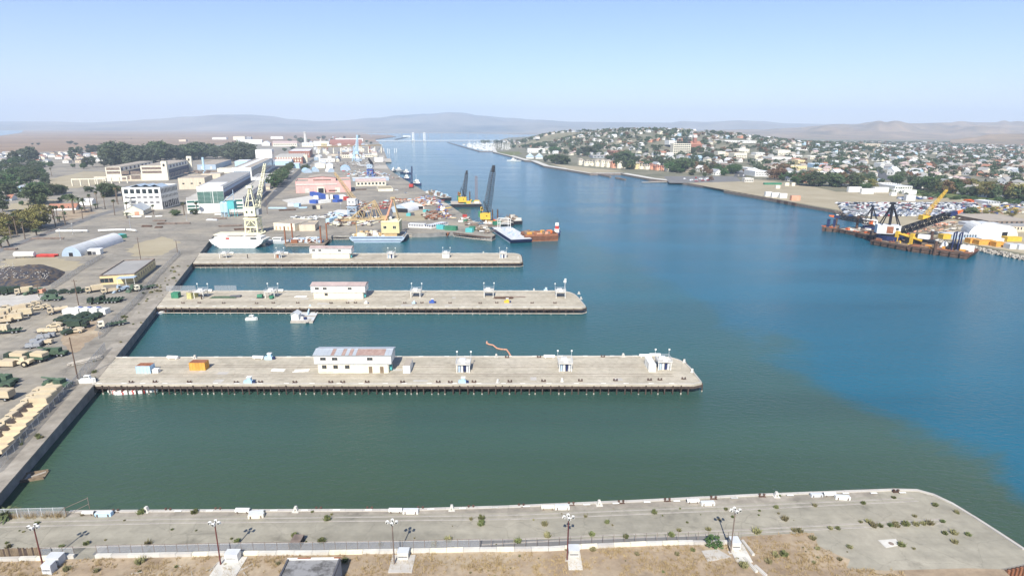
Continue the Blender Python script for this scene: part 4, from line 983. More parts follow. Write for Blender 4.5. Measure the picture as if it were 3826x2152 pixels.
# weeds: in the rail slots, the cracks and the dry ground
wl = 'small weed growing from a crack in the near quay'; wg = 'weeds on the near quay'
def weed(p, s): tag(put('weed', q.choice(WEEDS), None, p, q.uniform(0, 6.28), (s, s, s * q.uniform(.7, 1.1))), wl, 'weed', wg)
for f, lst in (('U', [(355, 400), (590, 625), (830, 600), (1430, 600), (800, 318), (930, 330), (1360, 300), (1870, 300), (2280, 575), (80, 632), (930, 860), (640, 850), (1350, 775)]), ('V', [(780, 580), (520, 530), (830, 365), (2215, 362), (2318, 355), (2312, 412), (1345, 610), (1860, 610), (1000, 770), (360, 790), (1995, 560)]),
        ('W', [(605, 415), (630, 525), (1057, 512), (1390, 535), (1205, 395), (1000, 335), (1660, 300), (1825, 520), (2180, 460), (2350, 270), (1900, 470), (1070, 655), (1495, 700), (2160, 600), (2030, 660), (1880, 700), (350, 575)]),
        ('X', [(455, 335), (530, 435), (290, 545), (1180, 458), (1460, 252), (920, 515), (985, 515), (1290, 495), (1350, 495), (1430, 490), (1480, 490), (1560, 483), (1650, 480), (1715, 475), (1770, 472), (1880, 458), (1640, 408), (1815, 318), (1085, 675), (1530, 660), (1900, 560), (1975, 555), (2100, 570), (1980, 630), (610, 530), (660, 540), (450, 750), (520, 740), (390, 800), (770, 600), (810, 690), (1000, 780), (180, 840), (2000, 375), (1245, 460), (1200, 300), (790, 320)])):
    for x, y in lst: weed(g(f, x, y), q.uniform(.9, 1.9))
k = 0
while k < 90:
    x, y = q.uniform(-95, 88), q.uniform(76, 106)
    if not inside((x, y), near_poly): continue
    weed(Vector((x, y, DECK)), q.uniform(.25, .8)); k += 1
tree('bush', g('W', 2230, 620), 2.2, 'round green bush beside the end of the block wall', cat='bush', i=0)
# reeds and young palm in the left corner
acc = [tuft(s, 14, .4, 1.5, .03) + np.array([*g('U', q.uniform(20, 640), q.uniform(320, 352))[:2], DECK]) for s in range(60)]
tag(put('dry_reeds', tri_mesh('dry_reeds', np.concatenate(acc), 'drygrass')), 'tall dry reeds behind the leaning wire fence', 'reeds', kind='stuff')
fence('wire_fence', 'leaning wire fence with grey posts among dry reeds', [g('U', -60, 348), g('U', 640, 330)], 1.9, 2.3, 'palegrey', 'chainlink', .06)
b = MB(); P = [g('U', 540, 335), g('U', 640, 330), g('U', 690, 300, 3.6), g('U', 700, 268, 4.4)]
tag(MB().tube(P[1], P[1] + Vector((0, 0, 2)), .07, n=5).tube(P[0], P[1] + Vector((0, 0, 2)), .05, n=5).tube(P[1] + Vector((0, 0, .3)), P[1] + Vector((2.6, 2.6, .9)), .05, n=5).tube(P[1] + Vector((0, 0, 1.8)), P[1] + Vector((2.6, 2.6, 2.2)), .05, n=5).tube(P[1] + Vector((2.6, 2.6, -.2)), P[1] + Vector((2.6, 2.6, 2.4)), .06, n=5).build('gate_frame', 'steelbrown'), 'bent grey gate frame leaning over the water at the fence end', 'gate')
tt, ff, dd, h0 = PALMS['date'][1]; o = thing('palm_tree', 'low bushy palm beside the leaning wire fence', 'palm tree', g('U', 75, 345, DECK)); o.scale = (.75, .75, .10); put('trunk', tt, o); f_ = put('crown', ff, o); f_.scale = (1, 1, 6.0); f_.location.z = -9 * 5.0
# loose slabs and beams
def slab(label, pts, h, m, name='concrete_slab', cat='slab'):
    P = [g(*p) for p in pts]; c = sum(P, Vector()) / len(P); t = thing(name, label, cat, c)
    MB().prism([(p.x - c.x, p.y - c.y) for p in P], .005, h).build('slab', m, t); MB().prism([((p.x - c.x) * .9, (p.y - c.y) * .9) for p in P], h, h + .02).build('surface', m, t); return t
slab('square pale slab with a ragged edge in the dry grass', [('W', 2115, 665), ('W', 2270, 650), ('W', 2400, 725), ('W', 2175, 770)], .12, 'concrete')
t = slab('ragged white slab with a round manhole on the quay', [('X', 1328, 612), ('X', 1480, 600), ('X', 1515, 655), ('X', 1395, 678)], .05, 'palecon'); MB().tube((.1, -.2, .07), (.1, -.2, .09), .45, n=12).build('manhole_cover', 'steelbrown', t)
for lb, a, c in (('pale concrete beam lying beside the last cabinet', ('X', 165, 622), ('X', 262, 745)), ('pale concrete beam farther down in the dry grass', ('X', 182, 770), ('X', 290, 890)), ('broken beam end at the foot of the beams', ('X', 275, 838), ('X', 372, 925))):
    a, c = g(*a), g(*c); v = c - a; t = thing('concrete_beam', lb, 'beam', (a + c) / 2, math.atan2(v.y, v.x)); cube('beam', 'palecon', t, (0, 0, 0), (v.length, .5, .4)); cube('beam_top', 'concrete', t, (0, 0, .4), (v.length * .97, .3, .08))
for k in range(9):
    a = g('U', q.uniform(1200, 2560), q.uniform(810, 900)); tag(MB().box((0, 0, 0), (q.uniform(.8, 2.6), .16, .12)).build('timber', 'bleached', None, a, q.uniform(0, 3)), 'short bleached timber lying in the dry grass', 'timber', 'loose timbers in the dry grass')
t = thing('sheet_pile_wall', 'rusty corrugated sheet piling under the grassy bank', 'wall', (0, 0, 0)); a, c = g('n', 3742, 2122), g('n', 3852, 2098); v = c - a; n = 14
for k in range(n): p = a + v * (k + .5) / n; cube('sheet_pile', 'rust' if k % 2 else 'rustdark', t, (p.x + .25 + (.12 if k % 2 else 0), p.y - .35 - (.12 if k % 2 else 0), -.5), (v.length / n * .98, .25, 3.4), math.atan2(v.y, v.x))
t = thing('sheet_pile_wall', 'rusty timber-topped piling round the outer end of the near quay', 'wall', (0, 0, 0))
for a, c in zip(KP[7:], KP[8:]):
    v = c - a; n = max(2, int(v.length / .8)); nn = Vector((-v.y, v.x, 0)).normalized() * .3
    for k in range(n): p = a + v * (k + .5) / n + nn; cube('sheet_pile', 'rustdark' if k % 2 else 'creosote', t, (p.x, p.y, -1), (v.length / n * .97, .35, 3.9 + q.uniform(-.1, .1)), math.atan2(v.y, v.x))
# flat-roofed hut in the foreground
a, c = g('V', 462, 733, 6.6), g('V', 968, 727, 6.6); L_ = (c - a).length; t = thing('flat_roofed_hut', 'flat-roofed hut with stained grey roof and white parapet', 'hut', ((a.x + c.x) / 2, (a.y + c.y) / 2 - 6, DECK), math.atan2(c.y - a.y, c.x - a.x))
mat('stainroof', (.10, .095, .09), .9, .2, .5, c2=(.26, .255, .25), thr=(.38, .55))
cube('wall', 'midgrey', t, (0, 0, 0), (L_, 12, 3.4)); cube('roof', 'stainroof', t, (0, 0, 3.4), (L_ - .5, 11.5, .06))
for x, y, sx, sy, m in ((0, 5.85, L_ + .1, .28, 'white'), (-L_ / 2 + .1, -.15, .28, 11.7, 'darkgrey'), (L_ / 2 - .1, -.15, .28, 11.7, 'darkgrey'), (0, -6.0, L_, .28, 'white')): cube('parapet', m, t, (x, y, 3.36), (sx, sy, .34))
for x in (-1.6, 3.8): cube('coping_patch', 'rust', t, (x, 5.85, 3.7), (2.2 if x < 0 else 1.1, .3, .02))
# ================================================================ vehicles
WH = {}
def wheel_mesh(r, w, rim='midgrey'):
    k = (r, w, rim)
    if k not in WH:
        b = MB(); b.tube((0, -w / 2, 0), (0, w / 2, 0), r, n=12); b.tube((0, -w / 2 - .02, 0), (0, w / 2 + .02, 0), r * .5, n=8, mi=1); WH[k] = b.mesh('wheel', ['rubber', rim])
    return WH[k]
def wheels(t, xs, y, r, w, rim='midgrey'):
    for x in xs:
        for s in (-1, 1): put('wheel', wheel_mesh(r, w, rim), t, (x, s * y, r))
PROTO = {}
def p_truck(m, cover, L_=6.8, axles=(-2.1, 2.2), cabm=None, name='army_truck', bed=True):
    t = thing(name, 'x', 'truck'); cm = cabm or m
    MB().profile([(1.5, .9), (3.35, .9), (3.35, 1.75), (3.15, 2.7), (1.5, 2.75)], 2.3).build('cab', cm, t)
    cube('windscreen', 'glass', t, (3.27, 0, 1.85), (.12, 1.9, .65)); cube('bumper', 'darkgrey', t, (3.45, 0, .7), (.2, 2.3, .3))
    for s in (-1, 1): cube('side_window', 'glass', t, (2.6, s * 1.15, 1.85), (.9, .05, .6))
    cube('chassis', 'darkgrey', t, (0, 0, .75), (L_ - .2, 1.0, .3))
    if bed:
        b = MB(); b.box((-1.1, 0, 1.05), (4.5, 2.4, .15))
        for s in (-1, 1): b.box((-1.1, s * 1.17, 1.2), (4.5, .08, .75))
        b.box((-3.3, 0, 1.2), (.08, 2.4, .75)); b.box((1.1, 0, 1.2), (.08, 2.4, .95)); b.build('cargo_bed', m, t)
    if cover:
        MB().add([], []).profile([(-3.32, 1.95), (1.12, 1.95), (1.12, 2.9), (.9, 3.1), (-3.1, 3.1), (-3.32, 2.9)], 2.44).build('canvas_cover', cover, t)
    elif bed:
        MB().profile([(.55, 1.25), (1.05, 1.25), (1.05, 2.3)], 2.2).build('folded_canvas', 'steelbrown' if m == 'sand' else 'olive', t)
    wheels(t, axles, 1.0, .55, .38); return t
def p_hummer(m, name='utility_vehicle', top=True):
    t = thing(name, 'x', 'truck')
    MB().profile([(-2.3, .55), (2.3, .55), (2.3, 1.05), (.95, 1.2), (.6, 1.8), (-1.2, 1.85), (-2.3, 1.25)] if top else [(-2.3, .55), (2.3, .55), (2.3, 1.05), (.95, 1.2), (.6, 1.75), (-.4, 1.8), (-.45, 1.15), (-2.3, 1.15)], 2.1).build('body', m, t)
    cube('windscreen', 'glass', t, (.86, 0, 1.25), (.12, 1.8, .42))
    for s in (-1, 1): cube('side_window', 'glass', t, (-.2, s * 1.05, 1.25), (1.5, .05, .4))
    wheels(t, (-1.6, 1.6), .95, .46, .32); return t
def p_tanker(m):
    t = p_truck(m, None, bed=False, name='tanker_truck', axles=(-2.4, -1.1, 2.2)); MB().tube((-3.3, 0, 1.75), (1.2, 0, 1.75), .85, n=12).build('tank', m, t); cube('manhole', 'darkgrey', t, (-1, 0, 2.58), (.7, .7, .12)); return t
def p_flatbed(m):
    t = p_truck(m, None, bed=False, name='flatbed_truck', axles=(-4.2, -3.0, 2.2)); cube('flat_deck', 'olivelight', t, (-2.4, 0, 1.1), (6.6, 2.4, .2))
    for k in range(5): cube('deck_rack', 'olive', t, (-5 + 1.3 * k, 0, 1.3), (.3, 2.3, .35))
    return t
def p_trailer(m):
    t = thing('generator_trailer', 'x', 'trailer'); cube('body', m, t, (0, 0, .6), (2.2, 1.5, 1.1)); cube('frame', 'darkgrey', t, (.3, 0, .45), (3.4, 1.0, .15)); cube('drawbar', 'darkgrey', t, (2.1, 0, .45), (1.2, .15, .12)); wheels(t, (-.3,), .8, .38, .22); return t
def p_loader(m, name='wheel_loader'):
    t = thing(name, 'x', 'loader'); MB().profile([(-3.0, .9), (.4, .9), (.4, 1.9), (-3.0, 2.0)], 1.9).build('engine_body', m, t); MB().profile([(.3, .9), (1.8, .9), (1.5, 3.0), (.4, 3.0)], 1.6).build('cab', m, t); cube('cab_glass', 'glass', t, (.95, 0, 2.0), (.9, 1.66, .75))
    for s in (-1, 1): MB().tube((1.2, s * .7, 1.6), (3.3, s * .7, .7), .16, n=5).build('lift_arm', m, t)
    MB().profile([(3.1, .2), (4.1, .1), (3.5, 1.0), (3.0, 1.1)], 2.5).build('bucket', m, t); wheels(t, (-1.9, 1.5), 1.05, .82, .55, m); return t
def p_scraper(m):
    t = thing('earth_scraper', 'x', 'scraper'); MB().profile([(-1.2, 1.0), (2.2, 1.0), (2.6, 2.0), (1.2, 2.1), (-1.2, 1.7)], 2.2).build('tractor', m, t); MB().profile([(-6.4, .5), (-2.4, .4), (-2.2, 2.0), (-6.2, 2.2)], 2.6).build('bowl', m, t); MB().tube((-2.4, 0, 2.2), (-.2, 0, 1.8), .3, n=6).build('gooseneck', m, t); MB().profile([(-8.2, 1.0), (-6.4, .9), (-6.4, 1.9), (-8.2, 1.7)], 1.9).build('rear_engine', m, t); cube('cab', m, t, (.2, 0, 1.9), (1.2, 1.4, 1.1)); wheels(t, (-7.1, 1.0), 1.15, .95, .6, m); return t
def p_gun(m):
    t = thing('crane_truck', 'x', 'truck'); MB().profile([(-4, .8), (3.8, .8), (3.8, 1.3), (2.6, 2.4), (1.4, 2.5), (1.2, 1.5), (-4, 1.5)], 2.3).build('carrier', m, t); MB().profile([(-2.2, 1.5), (.4, 1.5), (.1, 2.6), (-2.2, 2.7)], 2.0).build('crane_house', m, t); MB().tube((-2.0, 0, 2.5), (4.6, 0, 2.9), .32, .22, 6).build('boom', m, t); cube('windscreen', 'glass', t, (3.1, 0, 1.7), (.4, 1.9, .5)); wheels(t, (-3, -1.6, 1.2, 2.7), 1.0, .55, .4); return t
def p_pickup(m, name='pickup_truck'):
    t = thing(name, 'x', 'car'); MB().profile([(-2.6, .4), (2.6, .4), (2.6, .95), (1.3, 1.05), (.6, 1.7), (-.7, 1.7), (-.9, 1.05), (-2.6, 1.0)], 1.85).build('body', m, t); cube('cab_glass', 'glass', t, (-.05, 0, 1.1), (1.5, 1.88, .45)); cube('bed_liner', 'black', t, (-1.75, 0, 1.0), (1.5, 1.5, .03)); wheels(t, (-1.65, 1.65), .85, .36, .24); return t
def p_car(m, name='car'):
    t = thing(name, 'x', 'car'); MB().profile([(-2.2, .35), (2.2, .35), (2.2, .75), (1.2, .9), (-1.7, .95), (-2.2, .85)], 1.8).build('body', m, t); MB().profile([(-1.6, .92), (1.15, .88), (.5, 1.42), (-1.0, 1.44)], 1.6).build('cabin_glass', 'glass', t); cube('roof', m, t, (-.25, 0, 1.42), (1.4, 1.5, .05)); wheels(t, (-1.4, 1.4), .82, .33, .22); return t
def place(kind, mk, f, x, y, rz, label, group=None, s=None):
    """first use builds the thing, later uses copy it"""
    p = g(f, x, y)
    if kind not in PROTO:
        o = mk(); PROTO[kind] = o; o.location = p; o.rotation_euler = (0, 0, math.radians(rz)); o['label'] = label
        if group: o['group'] = group
        if s: o.scale = (s, s, s)
        return o
    o = dup(PROTO[kind], p, math.radians(rz), label, None, s)
    if group: o['group'] = group
    elif 'group' in o: del o['group']
    if not s: o.scale = (1, 1, 1)
    return o
K = {'tc': lambda: p_truck('sand', 'sandcanvas'), 'to': lambda: p_truck('sand', None), 'gt': lambda: p_truck('olive', 'olive'), 'gm': lambda: p_truck('olivelight', 'sandcanvas', cabm='olive'), 'th': lambda: p_hummer('sand'), 'gh': lambda: p_hummer('olive'),
     'tk': lambda: p_tanker('sand'), 'fb': lambda: p_flatbed('cream'), 'fg': lambda: p_flatbed('olive'), 'gn': lambda: p_trailer('sand'), 'gg': lambda: p_trailer('midgrey'), 'ld': lambda: p_loader('olivelight'), 'lb': lambda: p_loader('bluegrey'), 'sc': lambda: p_scraper('sand'), 'cr': lambda: p_gun('olivelight')}
def V(kind, f, x, y, rz, label, group=None): return place(kind, K[kind], f, x, y, rz, label, group)
# the row along the quay fence
for k, (x, y, kd) in enumerate([(440, 318, 'tc'), (390, 366, 'tc'), (345, 412, 'tc'), (305, 462, 'to'), (255, 502, 'to'), (215, 548, 'to'), (150, 606, 'to'), (95, 672, 'to'), (35, 730, 'to'), (-20, 792, 'to'), (-75, 850, 'to')]):
    V(kd, 'N', x, y, 184, 'tan army truck with canvas cover parked along the quay fence' if kd == 'tc' else 'tan army truck with open cargo bed parked along the quay fence', 'covered trucks along the quay fence' if kd == 'tc' else 'open trucks along the quay fence')
# row in front of the dark mound and the yellow building
for x, y in ((-30, 288), (50, 288), (160, 284)): V('gt', 'M', x, y, 230, 'dark green covered truck parked below the rubble mound', 'dark green trucks below the mound')
V('tc', 'M', 335, 285, 222, 'tan-covered truck parked below the rubble mound'); V('ld', 'M', 470, 275, 235, 'green loader between the trucks below the mound')
for x, y in ((690, 283), (845, 277), (1000, 268)): V('gh', 'M', x, y, 222, 'dark green utility vehicle in the row below the yellow building', 'dark utility vehicles in the row')
V('fg', 'M', 1150, 258, 235, 'green flatbed truck in the row by the yellow building'); V('tc', 'M', 1285, 258, 222, 'tan covered truck beside the green flatbed'); V('to', 'M', 1500, 272, 222, 'tan truck beside the blue-grey loader'); V('lb', 'M', 1650, 248, 235, 'blue-grey wheel loader under the yellow building canopy'); V('ld', 'M', 1835, 238, 250, 'green wheel loader right of the blue-grey one'); V('fb', 'M', 1935, 232, 235, 'cream flatbed truck against the chain-link fence')
container('dumpster', 'small red container behind the parked vehicles', g('M', 522, 272), g('M', 575, 272), 2.2, 1.6, 'salmon', None, 'container')
V('cr', 'M', 705, 372, 190, 'green crane truck standing alone on the paving')
for x, y in ((60, 500), (190, 520), (380, 470), (460, 440), (510, 500), (600, 480), (20, 540), (290, 480)): V('th', 'M', x, y, 212, 'tan utility vehicle in the cluster of tan trucks', 'tan utility vehicles in the cluster')
for x, y in ((310, 590), (240, 540), (170, 655), (0, 600), (-60, 640)): V('tc', 'M', x, y, 205, 'tan covered truck in the cluster of tan vehicles', 'tan covered trucks in the cluster')
V('to', 'M', 20, 690, 205, 'tan open truck at the edge of the cluster'); container('shipping_container', 'sand-coloured container on a trailer', g('M', -60, 800, 4.0), g('M', 100, 790, 4.0), 2.4, 2.3, 'sand'); V('fg', 'M', 40, 825, 205, 'flatbed truck under the sand-coloured container')
V('tk', 'M', 790, 545, 222, 'tan tanker truck beside the white generator boxes')
for k, x in enumerate((905, 1020, 1145, 1270, 1380)): container('generator_box', ('white generator box with a grey louvre, in the row of five', 'small white end box of the generator row')[k in (0, 4)], g('M', x - 55, 572 - (10 if k in (0, 4) else 0)), g('M', x + 50, 572 - (10 if k in (0, 4) else 0)), 3.2, 2.6 if k not in (0, 4) else 2.0, 'white', None, 'generator', 'generator boxes in a row')
for k, x in enumerate((1030, 1155, 1280)): o = g('M', x, 500, 5.2); tag(cube('solar_panel', 'bluepaint', None, (o.x, o.y + 2.4, 5.7), (1.5, .9, .06)), 'blue panel on top of a white generator box', 'panel', 'blue panels on the generator boxes'); 
for k, x in enumerate((1030, 1155, 1280)): cube('panel_louvre', 'palegrey', bpy.data.objects['generator_box' + ('.%03d' % (k + 2))] if ('generator_box' + ('.%03d' % (k + 2))) in bpy.data.objects else None, (0, -.07, .5), (1.2, .04, 1.5))
for x, y in ((1420, 410), (1480, 385), (1320, 415)): V('fg', 'M', x, y, 195, 'green flatbed trailer truck behind the generator boxes', 'green flatbeds behind the boxes')
for x, y in ((830, 650), (900, 625), (1020, 640), (1085, 610), (1190, 650), (1250, 620), (1300, 600), (1130, 590)): V('gh', 'M', x, y, 200, 'dark green utility vehicle in the double row of green vehicles', 'green utility vehicles in the double row')
V('th', 'M', 745, 735, 195, 'tan utility vehicle left of the camouflage truck'); V('gh', 'M', 920, 695, 200, 'dark green utility vehicle left of the camouflage truck'); V('gt', 'M', 1070, 745, 8, 'dark camouflage covered truck facing the quay'); V('th', 'M', 1040, 805, 188, 'tan utility vehicle beside a dark one on the dirt'); V('gh', 'M', 940, 822, 60, 'dark utility vehicle turned towards the dirt')
for x, y in ((570, 812), (665, 808), (740, 805), (825, 795), (670, 960)): V('gn', 'M', x, y, 190, 'tan generator trailer on the pale slab', 'tan generator trailers')
for x, y in ((560, 900), (640, 890), (705, 872), (470, 960), (530, 985), (600, 960), (410, 1020), (500, 1010)): V('gg', 'M', x, y, 200, 'grey equipment trailer parked in a loose row', 'grey equipment trailers')
V('fb', 'M', 1480, 730, 222, 'cream flatbed truck parked along the quay fence'); V('sc', 'M', 330, 1255, 4, 'big tan earth scraper in front of the covered trucks'); V('gm', 'M', 235, 1190, 175, 'tan-covered truck with green cab beside the scraper'); V('gm', 'M', 510, 1190, 172, 'tan-covered truck with green cab behind the crane truck'); V('cr', 'M', 735, 1120, 185, 'green crane truck beside the tan-covered trucks')
V('cr', 'N', 40, 195, 170, 'dark green crane truck at the yard edge'); V('ld', 'N', 20, 245, 185, 'green loader with its arm raised at the yard edge'); V('tc', 'N', 10, 345, 180, 'tan covered truck standing apart from the fence row'); V('cr', 'N', 520, 235, 172, 'green bridging vehicle at the end of the fence row'); V('gg', 'N', 600, 215, 150, 'grey trailer at the end of the fence row'); V('gn', 'N', 480, 240, 190, 'tan trailer at the end of the fence row')
# ================================================================ shipyard: ground cover
def sheet(name, pts, m, dz=.006):
    P = [g(*p) for p in pts]
    if name in ('dirt_patch', 'dry_verge', 'brown_ground'):          # ragged outline
        R_ = []
        for a, c in zip(P, P[1:] + P[:1]):
            d = (c - a).length
            for k in range(9): p = a.lerp(c, k / 9); R_.append(p + Vector((mnoise.noise(p * .21), mnoise.noise(p * .23 + Vector((9, 4, 2))), 0)) * min(d * .16, 6))
        P = R_
    o = MB().prism([(p.x, p.y) for p in P], DECK - .4, DECK + dz).build(name, m); tag(o, None, kind='structure'); return o
def qedge(f, x, y): return (f, x, y)
sheet('quay_strip', [('n', -60, 1910), ('n', 349, 1439), ('n', 430, 1333), ('n', 584, 1145), ('n', 640, 1081), ('n', 719, 981), ('n', 690, 975), ('n', 600, 1060), ('n', 540, 1120), ('n', 395, 1310), ('n', 300, 1420), ('n', 257, 1465), ('n', -60, 1815)], 'quaytop', .008)
sheet('dirt_patch', [('M', 1010, 660), ('M', 1320, 560), ('M', 1400, 640), ('M', 1230, 900), ('M', 1010, 1080), ('M', 800, 960), ('M', 850, 800)], 'dirt', .010)
sheet('dirt_patch', [('I', 1700, 690), ('I', 1900, 560), ('I', 2200, 490), ('I', 2400, 520), ('I', 2380, 640), ('I', 2200, 740), ('I', 1900, 760)], 'drylot', .010)
sheet('pale_slab', [('M', -200, 290), ('M', 640, 290), ('M', 560, 350), ('M', 400, 420), ('M', -200, 500)], 'concrete', .012)
sheet('dry_verge', [('I', 780, 150), ('I', 1250, 110), ('I', 1280, 170), ('I', 900, 280), ('I', 800, 240)], 'dirt', .012); sheet('dry_verge', [('I', 0, 780), ('I', 850, 770), ('I', 1150, 860), ('I', 950, 960), ('I', 0, 950)], 'drylot', .010)
sheet('brown_ground', [('A', 540, 830), ('A', 1150, 690), ('A', 1450, 700), ('A', 1440, 860), ('A', 980, 920), ('A', 700, 900)], 'drylot', .02); sheet('brown_ground', [('A', 150, 1130), ('A', 640, 1030), ('A', 900, 1180), ('A', 400, 1250), ('A', 60, 1230)], 'drylot', .02)
sheet('yard_road', [('J', 1350, 150), ('B', 1360, 1150), ('B', 1560, 930), ('B', 1880, 660), ('B', 2060, 520), ('B', 2110, 520), ('B', 1960, 660), ('B', 1680, 930), ('B', 1480, 1100), ('B', 1420, 1180)][1:], 'asphalt', .02)
sheet('palm_road', [('I', 0, 640), ('I', 480, 470), ('I', 900, 330), ('I', 1250, 200), ('I', 1560, 110), ('I', 1700, 80), ('I', 1700, 120), ('I', 1350, 210), ('I', 930, 370), ('I', 480, 530), ('I', 0, 700)], 'asphaltlight', .02)
sheet('pale_slab', [('C', 190, 1080), ('C', 640, 1010), ('C', 640, 1130), ('C', 320, 1140)], 'palecon', .02); sheet('dirt_patch', [('K', 1290, 700), ('K', 1900, 660), ('K', 1860, 840), ('K', 1600, 860), ('K', 1290, 830)], 'drylot', .02)
strip('track', 'steelbrown', [g('A', 1610, 1340), g('A', 1950, 1450), g('I', 2060, 370)], .5, DECK + .02, YG); strip('track', 'steelbrown', [g('I', 250, 610), g('I', 900, 320), g('I', 1200, 220)], 1.0, DECK + .03, YG)
# ---------------------------------------------------------------- buildings
def bld(name, label, A_, B_, depth, top, wall, roof='roofgrey', rt='flat', rise=2.0, wf=(), ws=(), z=DECK, cat='building', par=.5, h=None, doors=(), group=None, trim=None, rot=16):
    """A_, B_ = (frame, x, y) of the near wall's foot; top = picture row of its top (at A_) unless h is given
    wf / ws = window rows on the near / right wall: (z, height, count, width share, material)"""
    a, c = g(*A_, z), g(*B_, z)
    if z == DECK and rot is not None and A_[0] in 'ABCI':           # the shipyard's own street grid
        u = Vector((math.cos(math.radians(rot)), math.sin(math.radians(rot)), 0)); det = a.x * u.y - a.y * u.x
        if abs(det) > 1: k_ = (a.x * c.y - a.y * c.x) / det; a = c - u * max(2, k_)
    v = c - a; L_ = v.length
    if h is None: h = hgt(A_[0], A_[1], A_[2], top, z)
    t = thing(name, label, cat, (a + c) / 2, math.atan2(v.y, v.x), group)
    cube('wall', wall, t, (0, depth / 2, -.5), (L_, depth, h + .5))
    if rt == 'flat':
        cube('roof', roof, t, (0, depth / 2, h), (L_ - .02 if par else L_ + .4, depth - .02 if par else depth + .4, .12))
        if par:
            b = MB(); e = .35
            for x, y, sx, sy in ((0, e / 2 - .05, L_ + .1, e), (0, depth - e / 2 + .05, L_ + .1, e), (-L_ / 2 + e / 2 - .05, depth / 2, e, depth - .7), (L_ / 2 - e / 2 + .05, depth / 2, e, depth - .7)): b.box((x, y, h - .05), (sx, sy, par + .1))
            b.build('parapet', trim or wall, t)
    elif rt == 'gabx':      # ridge parallel to the near wall
        MB().gable(L_, depth, rise, .4, .15, z=h, cy=depth / 2).build('roof', roof, t)
        MB().add([(-L_ / 2, 0, h), (-L_ / 2, depth, h), (-L_ / 2, depth / 2, h + rise), (L_ / 2, 0, h), (L_ / 2, depth, h), (L_ / 2, depth / 2, h + rise)], [(0, 2, 1), (3, 4, 5)]).build('gable_end', wall, t)
    elif rt == 'gaby':      # gable faces the near side
        MB().gable(depth, L_, rise, .4, .15, z=h).build('roof', roof, t, (0, depth / 2, 0), math.pi / 2)
        MB().add([(-L_ / 2, 0, h), (L_ / 2, 0, h), (0, 0, h + rise), (-L_ / 2, depth, h), (L_ / 2, depth, h), (0, depth, h + rise)], [(0, 1, 2), (3, 5, 4)]).build('gable_end', wall, t)
    elif rt == 'hip': MB().hip(max(L_, depth), min(L_, depth), rise, .5, z=h).build('roof', roof, t, (0, depth / 2, 0), 0 if L_ >= depth else math.pi / 2)
    elif rt == 'saw':
        n = max(2, int(depth / 9))
        for k in range(n):
            y = depth * k / n; d = depth / n; b = MB(); x = L_ / 2
            b.add([(-x, y, h), (x, y, h), (x, y + d, h), (-x, y + d, h), (-x, y + d * .3, h + rise), (x, y + d * .3, h + rise)], [(0, 1, 5, 4), (1, 2, 5), (2, 3, 4, 5), (3, 0, 4)]); b.build('roof_bay', roof, t)
    for rows, face, LL in ((wf, 0, L_), (ws, 1, depth)):
        for (zz, hh, n, sh, m) in rows:
            for k in range(n):
                u = (-.5 + (k + .5) / n) * LL * .95; w = LL * .95 / n * sh
                if face == 0: window(t, u, -.02, zz, w, hh, 0, m, frame=False)
                else: window(t, L_ / 2 + .02, depth / 2 + u, zz, w, hh, 1, m, frame=False)
    for (u, w, hh, m) in doors: cube('door', m, t, ((u - .5) * L_, -.06, 0), (w, .14, hh))
    return t, L_, h
G_ = 'glass'
t, L_, h = bld('office', 'long yellow-fronted office with flat grey roof beside the quay fence', ('I', 1365, 1132), ('I', 1838, 1112), 34, 1015, 'yellowwall', 'roofgrey', wf=[], ws=[(1.6, 1.4, 9, .4, G_)], trim='steelbrown')
for x0, x1 in ((-.49, -.27), (-.24, -.14)): window(t, (x0 + x1) / 2 * L_, -.02, 1.0, (x1 - x0) * L_, 1.9, 0, fm='steelbrown')
cube('canopy_roof', 'bluegrey', t, (L_ * .32, -2.4, 3.4), (L_ * .52, 4.6, .15))
for x in (.08, .32, .56): cube('canopy_post', 'white', t, (L_ * x, -4.5, 0), (.14, .14, 3.4))
def arch(name, label, a, b_, c, h, segs, walls='paleblue', door=None, cat='shed', front='bluegrey'):
    """round-roofed shed: near end between feet a and b_, running to the rear right foot c; segs = (share, material)"""
    v = b_ - a; W = v.length; d = (c - b_); d -= v.normalized() * d.dot(v.normalized()); L_ = d.length; n = 14
    t = thing(name, label, cat, (a + b_) / 2, math.atan2(v.y, v.x)); y = 0
    ring = lambda y_, s=1.0: [(-W / 2 * s * math.cos(math.pi * k / n), y_, h * s * math.sin(math.pi * k / n)) for k in range(n + 1)]
    for sh, m in segs:
        b = MB(); r0, r1 = ring(y), ring(y + L_ * sh); b.add(r0 + r1, [(k, k + 1, n + 2 + k, n + 1 + k) for k in range(n)]); b.build('roof_shell', m, t)
        for q in range(max(2, int(L_ * sh / 3))):
            yy = y + L_ * sh * q / max(2, int(L_ * sh / 3)); b = MB(); b.add(ring(yy, 1.004) + ring(yy + .3, 1.004), [(k, k + 1, n + 2 + k, n + 1 + k) for k in range(n)]); b.build('roof_rib', m, t)
        y += L_ * sh
    r = ring(.05); MB().add(r, [tuple(range(n + 1))]).build('end_wall', front, t); r = ring(L_ - .05); MB().add(r, [tuple(range(n + 1))[::-1]]).build('end_wall', front, t)
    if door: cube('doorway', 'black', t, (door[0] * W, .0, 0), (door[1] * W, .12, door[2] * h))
    return t
arch('quonset_hut', 'round-roofed metal hut, blue-grey in front and white behind', g('I', 837, 756), g('I', 1102, 752), g('I', 1500, 556), 5.6, [(.40, 'palegrey'), (.60, 'roofwhite')], door=(-.02, .2, .38))
